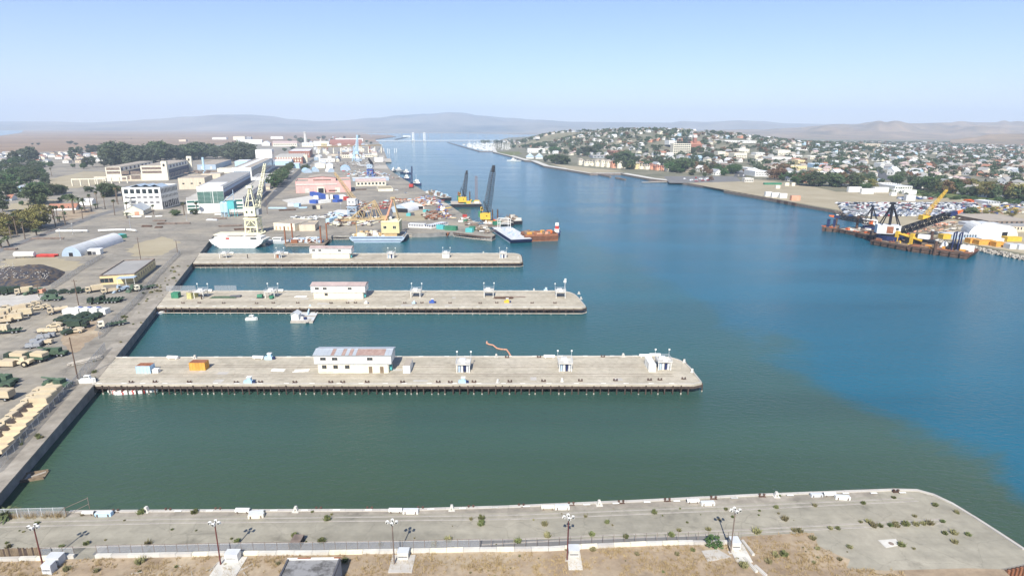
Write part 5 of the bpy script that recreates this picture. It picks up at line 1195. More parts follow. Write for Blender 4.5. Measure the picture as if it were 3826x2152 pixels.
bld('storage_shed', 'white open-fronted shed beside the round-roofed hut', ('I', 1188, 722), ('I', 1362, 728), 5, 655, 'white', 'roofwhite', par=0, doors=[(.16, 2.0, 2.2, 'black'), (.5, 1.8, 1.8, 'darkgrey')]); container('shipping_container', 'grey container behind the round-roofed hut', g('I', 1385, 628), g('I', 1470, 612), 2.4, 2.4, 'palegrey')
container('shipping_container', 'green dumpster container on the open paving', g('I', 1525, 512), g('I', 1598, 522), 6.0, 2.5, 'greenpaint', 'teal')
def pipe(label, a, c, r, m, group=None):
    v = c - a; t = thing('steel_pipe', label, 'pipe', (a + c) / 2, math.atan2(v.y, v.x), group); MB().tube((-v.length / 2, 0, r + .3), (v.length / 2, 0, r + .3), r, n=10).build('pipe', m, t)
    for k in range(3): cube('cradle', 'wood', t, ((k - 1) * v.length * .4, 0, 0), (.3, r * 2.2, .45))
pipe('long white pipe lying by itself on the open paving', g('I', 765, 432), g('I', 1192, 428), .75, 'white'); pipe('long white pipe with a bend behind the green dumpster', g('I', 1335, 425), g('I', 1700, 412), .75, 'white'); pipe('white pipe end bent beside the long pipe', g('I', 1725, 412), g('I', 1845, 425), .75, 'white')
pipe('white pipe beside the gabled white shed', g('A', 1735, 1322), g('A', 1920, 1318), .7, 'white'); pipe('short white pipe in front of the graffiti building', g('A', 1968, 1322), g('A', 2058, 1318), .6, 'white'); pipe('short white pipe beside the round dark tree', g('A', 2108, 1316), g('A', 2200, 1312), .6, 'white'); pipe('white tank lying left of the red frame', g('I', 208, 772), g('I', 478, 766), 1.5, 'white'); pipe('white pipe on the paving beside the silos', g('J', 735, 385), g('J', 830, 383), .6, 'white')
rods('frame_stack', 'red steel frames stacked beside the round-roofed hut', 'frame', g('I', 640, 755), 0, 11, 5, .35, 'redpaint', .9, 2)
for f, x, y, L2, lab in (('I', 150, 665, 8, 'dark steel sections at the yard edge'), ('A', 2160, 1365, 10, 'dark steel frames on the paving near the round dark tree'), ('A', 2215, 1405, 9, 'dark steel frames nearer the quay on the paving'), ('A', 2310, 1405, 9, 'dark steel frames with raised ends on the paving'), ('A', 2480, 1400, 10, 'dark rusty block of plates on the paving'), ('J', 700, 450, 9, 'pale plates with dark gaps beside the silos'), ('J', 800, 430, 10, 'dark bundled steel below the silos'), ('J', 950, 530, 16, 'long rusty beams lying on the paving'), ('J', 1120, 575, 12, 'rusty beams at the foot of the yellow crane'), ('I', 640, 520, 20, 'low line of brown beams on the paving'), ('A', 1990, 1440, 7, 'white and dark steel sections by the railway track'), ('A', 2150, 1455, 5, 'single dark steel box on the paving'), ('K', 720, 290, 12, 'rusty beams beside the pink building'), ('C', 260, 1220, 14, 'dark pipe lying on blocks on the paving'), ('C', 140, 1195, 16, 'pale blue boards stacked on the paving'), ('C', 480, 1190, 7, 'pale blue frames dropped on the paving')):
    rods('steel_stack', lab, 'steel stack', g(f, x, y), RNG.uniform(-.1, .35), L2, 4, .3, 'paleblue' if 'pale blue' in lab else ('palegrey' if 'pale' in lab else RNG.choice(('rustdark', 'steelbrown'))), .75, 2)
# rubble mound
def mound(name, label, f, pts, h, m, seed=1):
    P = [g(f, x, y) for x, y in pts]; c = sum(P, Vector()) / len(P); b = MB(); n = 26; R = [[] for _ in range(9)]
    for j in range(9):
        u = j / 8
        for i in range(n):
            k = i / n * len(P); q = P[int(k) % len(P)].lerp(P[(int(k) + 1) % len(P)], k - int(k)); p = c.lerp(q, 1 - u)
            z = h * (1 - (1 - u) ** 2.2) * (1 + .25 * mnoise.noise(Vector((p.x * .15, p.y * .15, seed)))) + .5 * mnoise.noise(Vector((p.x * .6, p.y * .6, seed)))
            b.v.append((p.x, p.y, DECK + (max(0, z) if j else -.1)))
    for j in range(8):
        for i in range(n): b.f.append([j * n + i, j * n + (i + 1) % n, (j + 1) * n + (i + 1) % n, (j + 1) * n + i]); b.m.append(0)
    return tag(b.build(name, m), label, 'mound')
mat('moundtarp', (.038, .042, .056), .8, .3, .5, c2=(.13, .095, .062), thr=(.42, .6), detail=8)
mound('rubble_mound', 'dark covered rubble mound with brown weeds and pale sandbags', 'I', [(-120, 1180), (300, 1185), (640, 1160), (800, 1060), (905, 965), (780, 930), (600, 905), (300, 900), (-120, 950)], 4.4, 'moundtarp')
b = MB()
for k in range(120): p = g('I', RNG.uniform(-40, 680), RNG.uniform(960, 1150)); b.box((p.x, p.y, DECK + 1.6 + RNG.uniform(1.2, 2.6)), (.42, .3, .28), RNG.uniform(0, 3))
tag(b.build('sandbags', 'concrete'), 'pale sandbags scattered on the dark mound', 'sandbags', kind='stuff')
bld('gabled_shed', 'white gabled shed with a pink door and metal roof', ('A', 1680, 1283), ('A', 1945, 1280), 24, 1222, 'cream', 'roofmetal', 'gaby', 4.2, ws=[(2.0, .8, 4, .3, G_)], doors=[(.66, 3.4, 2.8, 'salmon')])
t, L_, h = bld('graffiti_building', 'white four-storey building with big windows and graffiti', ('A', 1690, 1200), ('A', 2205, 1206), 36, 910, 'white', 'roofwhite', rot=7, wf=[(14.2, 3.8, 6, .68, G_), (10.2, 1.5, 6, .62, 'darkgrey'), (5.6, 1.5, 6, .6, 'darkgrey')], ws=[(14.0, 4.0, 12, .6, G_), (9.5, 2.4, 12, .5, G_), (1.0, 5.5, 9, .6, 'darkgrey')])
for k in range(3): MB().gable(16, 12, 2.4, 0, .1, z=0).build('roof_monitor', 'bluegrey', t, (-L_ * .2 + k * L_ * .24, 14, h + .12), math.pi / 2)
cube('stair_tower', 'white', t, (-L_ * .3, -1.2, 0), (.2, 2.0, 11)); 
for k in range(4): cube('fire_stair', 'palegrey', t, (-L_ * .27, -1.2, 2.5 + k * 3), (6.5, 1.4, .2))
q = random.Random(3)
for k in range(26): cube('graffiti_mark', 'black', t, (L_ / 2 + .06, q.uniform(1, 26), q.uniform(1, 6)), (.03, q.uniform(.4, 1.6), q.uniform(.25, 1.3)))
# big foundry with two raised halls
t, L_, h = bld('foundry', 'huge tan foundry with two raised halls and a corner tower', ('A', 1450, 812), ('A', 2235, 812), 150, 745, 'tanwall', 'rooftan', wf=[(2, 5.0, 5, .86, 'steelbrown'), (9, 4, 5, .86, 'steelbrown')], ws=[(2, 7, 16, .75, 'navy')], par=.6)
for x0, x1, hh in ((-.5, -.24, h + 12), (.10, .49, h + 13)):
    w = (x1 - x0) * L_; cx = (x0 + x1) / 2 * L_; hl = cube('raised_hall', 'cream', t, (cx, 75, 0), (w, 150.4, hh)); cube('hall_roof', 'rooftan', t, (cx, 75, hh), (w - .6, 149, .2))
    for zz in (h + 3, h + 8): window(t, cx, -.25, zz, w * .88, 3.4, 0, 'steelbrown', frame=False)
    for k in range(16): cube('clerestory_window', 'roofwhite' if k % 2 else 'navy', t, (cx + w / 2 + .1, 5 + 9 * k, hh - 5), (.3, 6.0, 3.6))
    cube('hall_side_shade_glazing', 'navy', t, (cx + w / 2 + .06, 75, 3), (.2, 144, hh - 10))  # one navy sheet stands for side windows and darkens the shaded wall
for y in (3, 150): cube('tower', 'cream', t, (L_ / 2 + 1, y, 0), (7, 7, h + 19)); cube('tower_window', 'black', t, (L_ / 2 + 1, y - 3.55, h + 12), (2.4, .2, 3.5))
bld('office_block', 'tan flat-roofed block cluttered with roof ducts', ('B', 255, 945), ('B', 610, 930), 48, 795, 'tanwall', 'rooftan', wf=[(6, 1.6, 3, .25, G_)]); 
for k in range(14): tag(cube('roof_duct', 'steelbrown', None, (g('B', RNG.uniform(300, 640), 900)[0], g('B', 400, 900)[1] + RNG.uniform(3, 40), DECK + 15.9), (RNG.uniform(2, 7), 1.6, RNG.uniform(1, 2.4)), RNG.uniform(0, 1)), 'rusty duct on the tan flat-roofed block', 'duct', 'roof ducts on the tan block')
bld('low_workshop', 'low tan workshop with rusty roof gear behind the green-glass hall', ('B', 560, 800), ('B', 815, 790), 30, 735, 'tanwall', 'roofgrey'); bld('low_workshop', 'low cream annex in front of the blue-white assembly hall', ('B', 770, 715), ('B', 985, 712), 20, 655, 'cream', 'roofgrey')
# open trestle frames on the left of the foundry
t = thing('trestle', 'cream open concrete trestle on tall columns', 'trestle', g('A', 985, 890)); a, c = g('A', 985, 890), g('A', 1440, 880); v = c - a
for k in range(5): cube('column', 'cream', t, (v.x * k / 4, v.y * k / 4, 0), (1.1, 1.1, 7.5)); cube('column', 'cream', t, (v.x * k / 4 + 8, v.y * k / 4 + 30, 0), (1.1, 1.1, 7.5))
cube('beam', 'cream', t, (v.x / 2, v.y / 2, 7.5), (v.length + 1, 1.2, 1.4), math.atan2(v.y, v.x)); cube('beam', 'cream', t, (v.x / 2 + 8, v.y / 2 + 30, 7.5), (v.length + 1, 1.2, 1.4), math.atan2(v.y, v.x))
# green glass hall
t, L_, h = bld('green_glass_hall', 'tall hall with green glass front and white bands', ('B', 365, 1248), ('B', 1135, 1238), 170, 1072, 'white', 'roofgrey', 'saw', 2.4, doors=[(.47, 5, 6, 'palegrey')], ws=[(2, 6, 20, .7, 'navy')])
for zz in (2.6, 5.2, 9.0): 
    for k in range(7): window(t, (-.5 + (k + .5) / 7) * L_ * .98, -.03, zz, L_ * .98 / 7 * .95, 1.7, 0, 'greenglass', frame=False)
tw, x = .46 * L_, -.06 * L_; hh = hgt('B', 700, 1243, 888)
cube('tower_hall', 'white', t, (x, 85, 0), (tw, 171, hh)); cube('side_shade_glazing', 'navy', t, (x + tw / 2 + .01, 85, 7), (.06, 168, hh - 9.5)); cube('tower_roof', 'roofgrey', t, (x, 85, hh), (tw - .8, 170, .15)); cube('roof_skin', 'roofwhite', t, (x, 20, hh + .16), (tw * .8, 38, .12))  # navy glazing spread over the whole right side, its shade deepened by colour
for k in range(9):
    for q2 in range(4): window(t, x + (-.5 + (q2 + .5) / 4) * tw, -.53, 8.2 + k * (hh - 12.4) / 9, tw / 4 * .97, (hh - 12.4) / 9 * .86, 0, 'greenglass', frame=False)
cube('mullion', 'white', t, (x + tw * .08, -.62, 7.5), (.5, .2, hh - 10))
for k in range(25): window(t, x + tw / 2 + .03, 3 + 6.5 * k, 8.5, 5.8, hh - 15, 1, 'navy', frame=False)
window(t, x + tw / 2 + .04, 85, hh - 5.5, 168, 2.6, 1, 'bluegrey', frame=False)
# blue-white assembly hall
t, L_, h = bld('assembly_hall', 'long white hall with a gridded glass front and blue-grey side', ('B', 990, 845), ('B', 1245, 830), 290, 655, 'white', 'rooftan', wf=[], ws=[])
for zz in range(6):
    for k in range(8): window(t, (-.44 + .88 * (k + .5) / 8) * L_, -.03, 2 + zz * (h - 6) / 6, L_ * .88 / 8 * .82, (h - 6) / 6 * .82, 0, 'blueglass', frame=False)
for k in range(30): window(t, L_ / 2 + .03, 5 + 9.5 * k, 4, 8.6, h - 8, 1, 'blueglass', frame=False)
cube('roof_strip', 'roofwhite', t, (-L_ * .1, 145, h + .13), (L_ * .36, 286, .1)); cube('end_block', 'white', t, (-L_ * .05, 290, 0), (L_ * 1.15, 34, h + 14)); cube('end_roof', 'roofwhite', t, (-L_ * .05, 290, h + 14), (L_ * 1.1, 33, .3)); cube('end_glazing', 'blueglass', t, (L_ * .53, 290, 6), (.4, 32, h + 4))
bld('side_annex', 'low white annex with glass band beside the assembly hall', ('B', 1255, 905), ('B', 1500, 895), 60, 780, 'white', 'roofgrey', wf=[(2, 6, 6, .9, 'blueglass')]); bld('long_lean_to', 'low brown-roofed lean-to in front of the assembly hall', ('B', 1140, 890), ('B', 1480, 935), 16, 850, 'tanwall', 'rooftan', 'gabx', 2.5)
bld('metal_shed', 'blue-grey metal shed with a flat brown roof', ('B', 500, 672), ('B', 752, 668), 160, 600, 'bluegrey', 'rooftan', par=0, wf=[(1, 5, 2, .25, 'palegrey')]); bld('metal_shed', 'pale blue shed with white roof behind the assembly hall', ('B', 1010, 638), ('B', 1180, 632), 60, 560, 'paleblue', 'roofwhite', par=0); bld('metal_shed', 'pale blue shed with white roof beside the tree row', ('B', 1550, 610), ('B', 1772, 606), 60, 560, 'paleblue', 'roofwhite', 'gabx', 3.0)
bld('metal_shed', 'small blue shed at the end of the tree row', ('B', 1800, 655), ('B', 1880, 650), 30, 590, 'paleblue', 'roofwhite', par=0); bld('brick_workshop', 'red-brick workshop with long grey skylight roof', ('B', 1560, 590), ('B', 1925, 586), 130, 505, 'brick', 'roofgrey', 'saw', 2.5, wf=[(4, 4, 10, .5, 'cream'), (10, 3, 10, .5, 'cream')]); bld('brick_workshop', 'red-brick workshop with white flat roof', ('B', 1740, 508), ('B', 2025, 505), 160, 420, 'brick', 'roofwhite', wf=[(5, 6, 10, .5, 'roofred')]); bld('cream_gatehouse', 'narrow cream block at the end of the brick workshop', ('B', 1935, 570), ('B', 1990, 568), 20, 475, 'cream', 'rooftan')
tag(MB().tube((0, 0, 0), (0, 0, hgt('B', 597, 735, 500)), 1.9, 1.5, 12).build('chimney', 'paleblue', None, g('B', 597, 735)), 'slim pale blue-white chimney behind the tan block', 'chimney')
# silos by the glass hall
for k, (x, y) in enumerate(((855, 398), (905, 400))):
    p = g('J', x, y); t = thing('silo', 'pale blue-white cylindrical silo on legs', 'silo', p, 0, 'pair of silos'); 
    MB().tube((0, 0, 4), (0, 0, 11), 2.1, n=14).tube((0, 0, 11), (0, 0, 12.5), 2.1, .4, 14).tube((0, 0, 4), (0, 0, 2.2), 2.1, .5, 14).build('tank', 'paleblue', t)
    for s in ((-1.3, -1.3), (1.3, -1.3), (1.3, 1.3), (-1.3, 1.3)): MB().tube((*s, 0), (*s, 4.3), .18).build('leg', 'paleblue', t)
t = thing('hopper', 'teal square hopper on legs beside the silos', 'hopper', g('J', 985, 398)); cube('bin', 'teal', t, (0, 0, 6.5), (5.5, 5, 6.5))
for s in ((-2.5, -2.2), (2.5, -2.2), (2.5, 2.2), (-2.5, 2.2)): MB().tube((*s, 0), (*s, 6.6), .25).build('leg', 'teal', t)
MB().tube((-7, 0, 12), (2, 0, 19), .35, n=5).tube((2, 0, 12), (2, 0, 22), .3, n=5).build('conveyor', 'bluegrey', t)
# the pink building and its neighbours
t, L_, h = bld('pink_building', 'pink flat-fronted workshop with a raised grey roof', ('C', 388, 992), ('C', 1130, 968), 42, 845, 'pink', 'rooftan', par=.8, wf=[], doors=[(.2, 5, 5, 'palecon'), (.75, 5, 5, 'cream')])
cube('raised_front', 'pink', t, (-.02 * L_, 14, h), (L_ * .5, 60, 4.2)); MB().gable(60, L_ * .5, 1.6, .2, .2, z=h + 4.2).build('raised_roof', 'rooftan', t, (-.02 * L_, 14, 0), math.pi / 2); MB().add([(-L_ * .25, -16.02, h + 4.2), (L_ * .25, -16.02, h + 4.2), (0, -16.02, h + 5.8)], [(0, 1, 2)]).build('pediment', 'pink', t, (-.02 * L_, 0, 0))
window(t, -.02 * L_, -16.05, h + .8, L_ * .33, 1.6, 0, 'steelbrown', frame=False); cube('eaves_band', 'palecon', t, (-.12 * L_, -.25, h - 3.6), (L_ * .75, .4, 1.6)); cube('porch', 'cream', t, (-.05 * L_, -2.0, 0), (8, 4, 6.2)); cube('porch_doorway', 'black', t, (-.05 * L_, -4.05, 0), (5.8, .2, 5.2)); cube('outside_stair', 'steelbrown', t, (.16 * L_, -.6, 2), (9, 1, .8))
for o in t.children:
    if o.name.startswith('raised_front'): o.location.y = 24; o.scale[1] = 36
    if o.name.startswith('raised_roof'): o.location.y = 24; o.scale[0] = .62
    if o.name.startswith('pediment'): o.location.y = 22.0
    if o.name.startswith('window'): o.location.y = 5.95
def box_row(rows):
    for r in rows: bld(*r[:7], **(r[7] if len(r) > 7 else {}))
W_ = 'white'
box_row([
 ('mess_hall', 'long cream hall with a dull red pitched roof', ('C', 1198, 902), ('C', 1605, 882), 14, 842, 'cream', dict(roof='roofred', rt='gabx', rise=3, wf=[(1.5, 2.6, 8, .55, G_)])),
 ('long_shed', 'long white-roofed shed behind the red-roofed hall', ('C', 1152, 830), ('C', 1645, 815), 14, 790, 'bluegrey', dict(roof='roofwhite', par=0)),
 ('gabled_house', 'white boathouse with dark pitched roof in the scrap yard', ('K', 900, 832), ('K', 1270, 826), 14, 760, W_, dict(roof='darkgrey', rt='gabx', rise=4.5, wf=[(1.5, 1.5, 5, .3, G_)])),
 ('site_office', 'long white portable office with many windows', ('K', 1572, 968), ('K', 1858, 978), 5, 905, W_, dict(roof='roofwhite', par=0, wf=[(1.2, 1.3, 9, .55, 'navy')])),
 ('site_office', 'white portable office set at an angle to the long one', ('K', 1862, 975), ('K', 1985, 990), 20, 925, W_, dict(roof='palegrey', par=0, wf=[(1.2, 1.4, 3, .6, 'navy')], ws=[(1.2, 1.4, 8, .5, 'navy')])),
 ('quay_shop', 'low cream workshop with doors along the slip', ('J', 1535, 575), ('J', 1820, 590), 24, 490, 'cream', dict(roof='rooftan', wf=[(.3, 2.4, 5, .35, 'salmon')])),
 ('quay_shop', 'low tan block joined to the cream workshop', ('J', 1880, 595), ('J', 2095, 590), 18, 520, 'tanwall', dict(roof='rooftan', ws=[(1, 1.5, 3, .3, 'tanwall')])),
 ('planter_block', 'low cream-walled dirt-topped block near the quay', ('C', 1500, 965), ('C', 1700, 958), 34, 935, 'cream', dict(roof='drylot', par=.3)),
 ('open_shed', 'grey open shed with dark doorway in the scrap yard', ('K', 645, 770), ('K', 800, 775), 12, 700, 'bluegrey', dict(roof='palegrey', par=0, doors=[(.35, 7, 5, 'black'), (.8, 4, 4.5, 'black')])),
 ('white_stage', 'pale flat-topped store left of the pale portal crane', ('K', 225, 730), ('K', 500, 735), 10, 680, 'palegrey', dict(roof='roofwhite', par=0)),
 ('warehouse', 'white hall with grey roof left of the road', ('C', 640, 650), ('C', 780, 648), 25, 590, 'cream', dict(roof='palegrey', rt='gaby', rise=2.5)),
 ('warehouse', 'white hall with dark end door near the road', ('C', 795, 655), ('C', 885, 652), 25, 602, W_, dict(roof='roofwhite', rt='gaby', rise=2.5)),
 ('warehouse', 'low white works beside the blue tanks', ('C', 695, 565), ('C', 910, 562), 25, 525, W_, dict(roof='rooftan', par=.4, wf=[(2, 2, 6, .4, G_)])),
 ('dock_office', 'cream two-storey dock office with brown hip roof', ('C', 1005, 512), ('C', 1290, 508), 20, 462, 'cream', dict(roof='steelbrown', rt='gabx', rise=5, wf=[(2, 2.5, 10, .45, G_), (7, 2.5, 10, .45, G_)])),
 ('dock_office', 'long cream store right of the brown-roofed dock office', ('C', 1290, 505), ('C', 1430, 500), 20, 470, 'cream', dict(roof='roofwhite', par=0, wf=[(2, 3, 6, .4, G_)])),
 ('warehouse', 'tan ship shed with pale roof by the pale blue crane', ('C', 820, 490), ('C', 1000, 488), 30, 460, 'tanwall', dict(roof='rooftan', par=0)),
 ('warehouse', 'white-roofed floating shed on a far pier', ('C', 1450, 565), ('C', 1565, 562), 25, 522, W_, dict(roof='roofwhite', rt='gabx', rise=2)),
 ('power_house', 'cream power house at the foot of the tall chimney', ('C', 465, 362), ('C', 620, 360), 40, 308, 'cream', dict(roof='paleblue', wf=[(4, 8, 6, .5, 'bluegrey')])),
 ('factory', 'white factory right of the tall chimney', ('C', 625, 352), ('C', 830, 348), 40, 290, W_, dict(roof='roofwhite', wf=[(4, 5, 8, .5, 'bluegrey')])),
 ('factory', 'pale yellow block in front of the white factory', ('C', 725, 360), ('C', 805, 358), 25, 318, 'yellowwall', dict(roof='rooftan', wf=[(4, 5, 4, .5, G_)])),
 ('brick_works', 'broad red-brick works with low roof near the bridge', ('C', 845, 345), ('C', 1285, 340), 90, 315, 'brick', dict(roof='brick', rt='gabx', rise=14)),
 ('saw_roof_works', 'white saw-toothed works behind the brick works', ('C', 920, 290), ('C', 1290, 288), 80, 268, W_, dict(roof='roofwhite', rt='saw', rise=6, wf=[(3, 7, 10, .6, 'bluegrey')])),
 ('brick_store', 'brick store with a white strip roof left of the chimney', ('C', 60, 345), ('C', 395, 342), 70, 305, 'brick', dict(roof='roofwhite', wf=[(4, 5, 12, .5, 'cream')])),
 ('marsh_hall', 'white hall at the marsh edge with a pale roof', ('B', 700, 262), ('B', 890, 260), 60, 235, W_, dict(roof='roofwhite', par=0)),
 ('marsh_hall', 'cream hall with a small tower at the marsh edge', ('B', 985, 270), ('B', 1145, 268), 60, 222, 'cream', dict(roof='rooftan')),
 ('marsh_hall', 'dark-fronted hall beside the cream tower hall', ('B', 1150, 262), ('B', 1225, 260), 60, 228, 'midgrey', dict(roof='roofwhite')),
 ('marsh_hall', 'white hall with a stepped tower beyond the grove', ('B', 1490, 255), ('B', 1660, 252), 60, 226, W_, dict(roof='roofwhite')),
 ('barrack', 'long white barrack behind the grove', ('B', 1035, 325), ('B', 1375, 320), 30, 285, W_, dict(roof='roofwhite', rt='gabx', rise=6)),
 ('barrack', 'white round-roofed store beyond the grove', ('B', 1370, 350), ('B', 1480, 345), 60, 315, W_, dict(roof='roofwhite', rt='gaby', rise=8)),
 ('barrack', 'long tan barrack with red roof beyond the grove', ('B', 1520, 360), ('B', 1850, 355), 40, 315, 'cream', dict(roof='roofred', rt='gabx', rise=8, wf=[(5, 4, 12, .5, G_)])),
 ('marsh_hall', 'tan pump house alone on the marsh edge', ('B', 248, 290), ('B', 345, 288), 40, 265, 'tanwall', dict(roof='rooftan')),
 ('barn', 'red-roofed white house among the palms', ('I', 640, 70), ('I', 1030, 125), 12, 40, W_, dict(roof='terracotta', rt='gabx', rise=3, wf=[(1.5, 1.6, 6, .25, G_)])),
 ('barn', 'small white house with red tiled roof left of the palms', ('A', 75, 1090), ('A', 158, 1088), 12, 1055, W_, dict(roof='terracotta', rt='gabx', rise=3)),
 ('barn', 'white cottage with flat roof between the palms', ('I', 1070, 75), ('I', 1250, 60), 10, 20, W_, dict(roof='roofwhite', rt='gabx', rise=2)),
 ('barn', 'long white house among the trees at the road end', ('A', 45, 745), ('A', 235, 750), 20, 700, W_, dict(roof='palegrey', rt='gabx', rise=4, wf=[(2, 2.5, 8, .4, G_)])),
 ('barn', 'pale blue metal shed between dark trees', ('A', 240, 965), ('A', 318, 962), 14, 910, 'paleblue', dict(roof='roofwhite', rt='gaby', rise=2)),
])
tag(MB().tube((0, 0, 0), (0, 0, hgt('C', 518, 345, 158)), 6.5, 5.0, 14).tube((0, 0, hgt('C', 518, 345, 170)), (0, 0, hgt('C', 518, 345, 166)), 7, n=14).build('chimney', 'palecon', None, g('C', 518, 345)), 'tall pale concrete power-house chimney', 'chimney')
arch('round_roof_shed', 'white round-roofed shed with dark open front', g('K', 1238, 690), g('K', 1565, 705), g('K', 1690, 640), 6.5, [(1, 'roofwhite')], door=(.18, .62, .55), front='bluegrey'); arch('round_roof_shed', 'small cream round-roofed shed with dark opening', g('K', 1695, 640), g('K', 1862, 632), g('K', 1880, 590), 4.2, [(1, 'cream')], door=(.0, .75, .6), front='white')
for lb, pts in (('pale blue round-roofed tent beside the road', ((495, 715), (605, 712), (640, 690))), ('grey round-roofed tent next to the pale blue one', ((610, 700), (700, 698), (730, 680))), ('pale blue round-roofed tent beyond the pink building', ((985, 680), (1125, 678), (1150, 650))), ('small grey round-roofed tent behind the pink building', ((820, 705), (905, 702), (930, 690)))):
    arch('storage_tent', lb, *[g('C', *p) for p in pts], 6.5, [(1, 'paleblue' if 'blue' in lb else 'roofwhite')], door=None, cat='tent')
# containers, tarps, tanks
for lb, f, a, c, w, h, m in (('blue tarpaulined stack by the pink building porch', 'C', (660, 1040), (712, 1036), 16, 4.5, 'bluepaint'), ('second blue tarpaulined stack by the pink building porch', 'C', (735, 1068), (790, 1064), 18, 5, 'bluepaint'), ('flat blue tarpaulin bundle in the yard', 'C', (915, 1066), (978, 1062), 7, 3.6, 'bluepaint'), ('low blue tarpaulin below the white boxes', 'C', (655, 1130), (715, 1120), 8, 3.2, 'bluepaint'), ('low blue tarpaulin beside the white tent frames', 'C', (945, 1112), (1015, 1100), 6, 2.5, 'bluepaint'), ('white box left of the blue tarpaulins', 'C', (640, 1085), (690, 1082), 5, 4.5, 'white'), ('white cube tank between blue tarpaulins', 'C', (790, 1068), (825, 1067), 5, 4, 'white'), ('white cube tank right of its twin', 'C', (848, 1066), (885, 1065), 5, 4, 'white'), ('long white wrapped stack below the blue tarpaulins', 'C', (715, 1128), (860, 1112), 5, 3, 'white'), ('white stack with blue edge in the yard', 'C', (995, 1070), (1060, 1066), 8, 4, 'white'), ('red crate beside the pale portal crane', 'C', (1078, 1085), (1108, 1080), 5, 3.6, 'redpaint'), ('pale grey container on the paving', 'C', (272, 1170), (355, 1168), 6, 2.8, 'palegrey'), ('pale blue container beside the grey one', 'C', (360, 1172), (425, 1172), 6, 2.8, 'paleblue'), ('black tank box on the paving', 'C', (612, 1205), (655, 1203), 4, 3, 'black'), ('khaki box beside the black tank box', 'C', (658, 1200), (712, 1200), 5, 3, 'tanwall'),
     ('teal container at the pier head beside a green one', 'L', (122, 1030), (225, 1040), 3, 3, 'teal'), ('long green container on the pier head', 'L', (245, 1048), (415, 1058), 4, 3, 'greenpaint'), ('teal container near the end of the pier head', 'L', (560, 1078), (660, 1085), 3, 2.8, 'teal'), ('green container behind the last teal one', 'L', (610, 1055), (695, 1058), 4, 2.8, 'greenpaint'), ('small green skip on the wharf', 'L', (528, 935), (575, 938), 3, 2.2, 'greenpaint'), ('red container on the wharf edge', 'L', (528, 868), (585, 866), 4, 2.6, 'redpaint'), ('green deck container on the crane barge', 'L', (988, 975), (1095, 968), 3, 2.8, 'greenpaint'), ('teal skip before the round-roofed shed', 'K', (1535, 762), (1610, 764), 4, 2.2, 'teal'), ('dark skip before the round-roofed shed', 'K', (1612, 758), (1685, 756), 4, 2.2, 'darkgrey'), ('pale blue container in the scrap yard', 'K', (150, 885), (325, 830), 3, 3, 'paleblue'), ('green open box on the quay', 'K', (1835, 690), (1935, 700), 3, 2, 'teal')):
    container('tarped_stack' if 'tarp' in lb or 'stack' in lb else ('tank_box' if 'tank' in lb else 'storage_container'), lb, g(f, *a), g(f, *c), w, h, m, None, 'stack' if 'tarp' in lb or 'stack' in lb else 'container', parts='container' in lb)
# scrap: heaps of beams, plates and pipes
def scrap(label, f, pts, n, cols, seed, hmax=3.0):
    q = random.Random(seed); P = [g(f, x, y) for x, y in pts]; c = sum(P, Vector()) / len(P); poly = [(p.x, p.y) for p in P]; xs = [p[0] for p in poly]; ys = [p[1] for p in poly]
    bs = {m: MB() for m in cols}; k = 0
    while k < n:
        x, y = q.uniform(min(xs), max(xs)), q.uniform(min(ys), max(ys))
        if not inside((x, y), poly): continue
        k += 1; b = bs[q.choice(cols)]; L2 = q.uniform(1, 8); z = q.uniform(0, hmax * .5); a = q.choice((0, 0, .3, 1.5)) + q.uniform(-.2, .2)
        if q.random() < .5: d = Vector((math.cos(a), math.sin(a), q.uniform(-.05, .25))) * L2; b.tube((x - c.x, y - c.y, z + .3), (x - c.x + d.x, y - c.y + d.y, z + .3 + d.z), q.uniform(.12, .4), n=5)
        else: b.box((x - c.x, y - c.y, z), (L2 * .6, q.uniform(.6, 2.4), q.uniform(.3, 1.6)), a)
    t = thing('scrap_heap', label, 'scrap heap', (c.x, c.y, DECK))
    for m, b in bs.items():
        if b.v: o = b.build('scrap', m, t); o['kind'] = 'stuff'
SCR = ('rust', 'rustdark', 'steelbrown', 'palegrey', 'bleached')
scrap('rusty scrap heap below the pale portal crane', 'K', [(80, 920), (420, 800), (620, 830), (1050, 880), (1000, 940), (300, 960)], 130, SCR + ('craneyellow',), 1)
scrap('heap of rusty red machinery behind the boathouse', 'K', [(860, 690), (920, 560), (1230, 560), (1230, 690)], 120, ('rust', 'rustdark', 'redpaint', 'steelbrown', 'bleached'), 2, 5)
scrap('mixed scrap between the portal crane and red machinery', 'K', [(430, 650), (560, 540), (900, 540), (880, 690), (650, 690)], 120, SCR, 3, 4)
scrap('stacked rusty beams on the open wharf', 'K', [(1820, 780), (1900, 700), (2150, 700), (2230, 830), (1950, 850)], 90, ('rust', 'rustdark', 'bleached', 'steelbrown'), 4)
scrap('coloured gear heap at the wharf edge', 'K', [(2100, 640), (2200, 640), (2330, 800), (2220, 840)], 60, ('rust', 'darkgrey', 'bluepaint', 'yellowpaint', 'white'), 5)
scrap('pipes and fenders along the wharf behind the orange shed', 'K', [(1250, 540), (1100, 490), (1650, 470), (1900, 470), (2050, 560), (1880, 590), (1690, 540)], 130, ('tanwall', 'bleached', 'salmon', 'steelbrown', 'paleblue', 'rust'), 6)
scrap('gear laid out along the wharf above the second crane barge', 'K', [(1750, 440), (1950, 400), (2250, 560), (2200, 640), (1950, 560)], 90, ('white', 'bluepaint', 'bleached', 'redpaint', 'steelbrown'), 7)
scrap('timbers and pipes on the pier head', 'L', [(420, 890), (540, 870), (950, 1060), (860, 1110), (700, 1060)], 90, ('bleached', 'wood', 'white', 'steelbrown'), 8, 2)
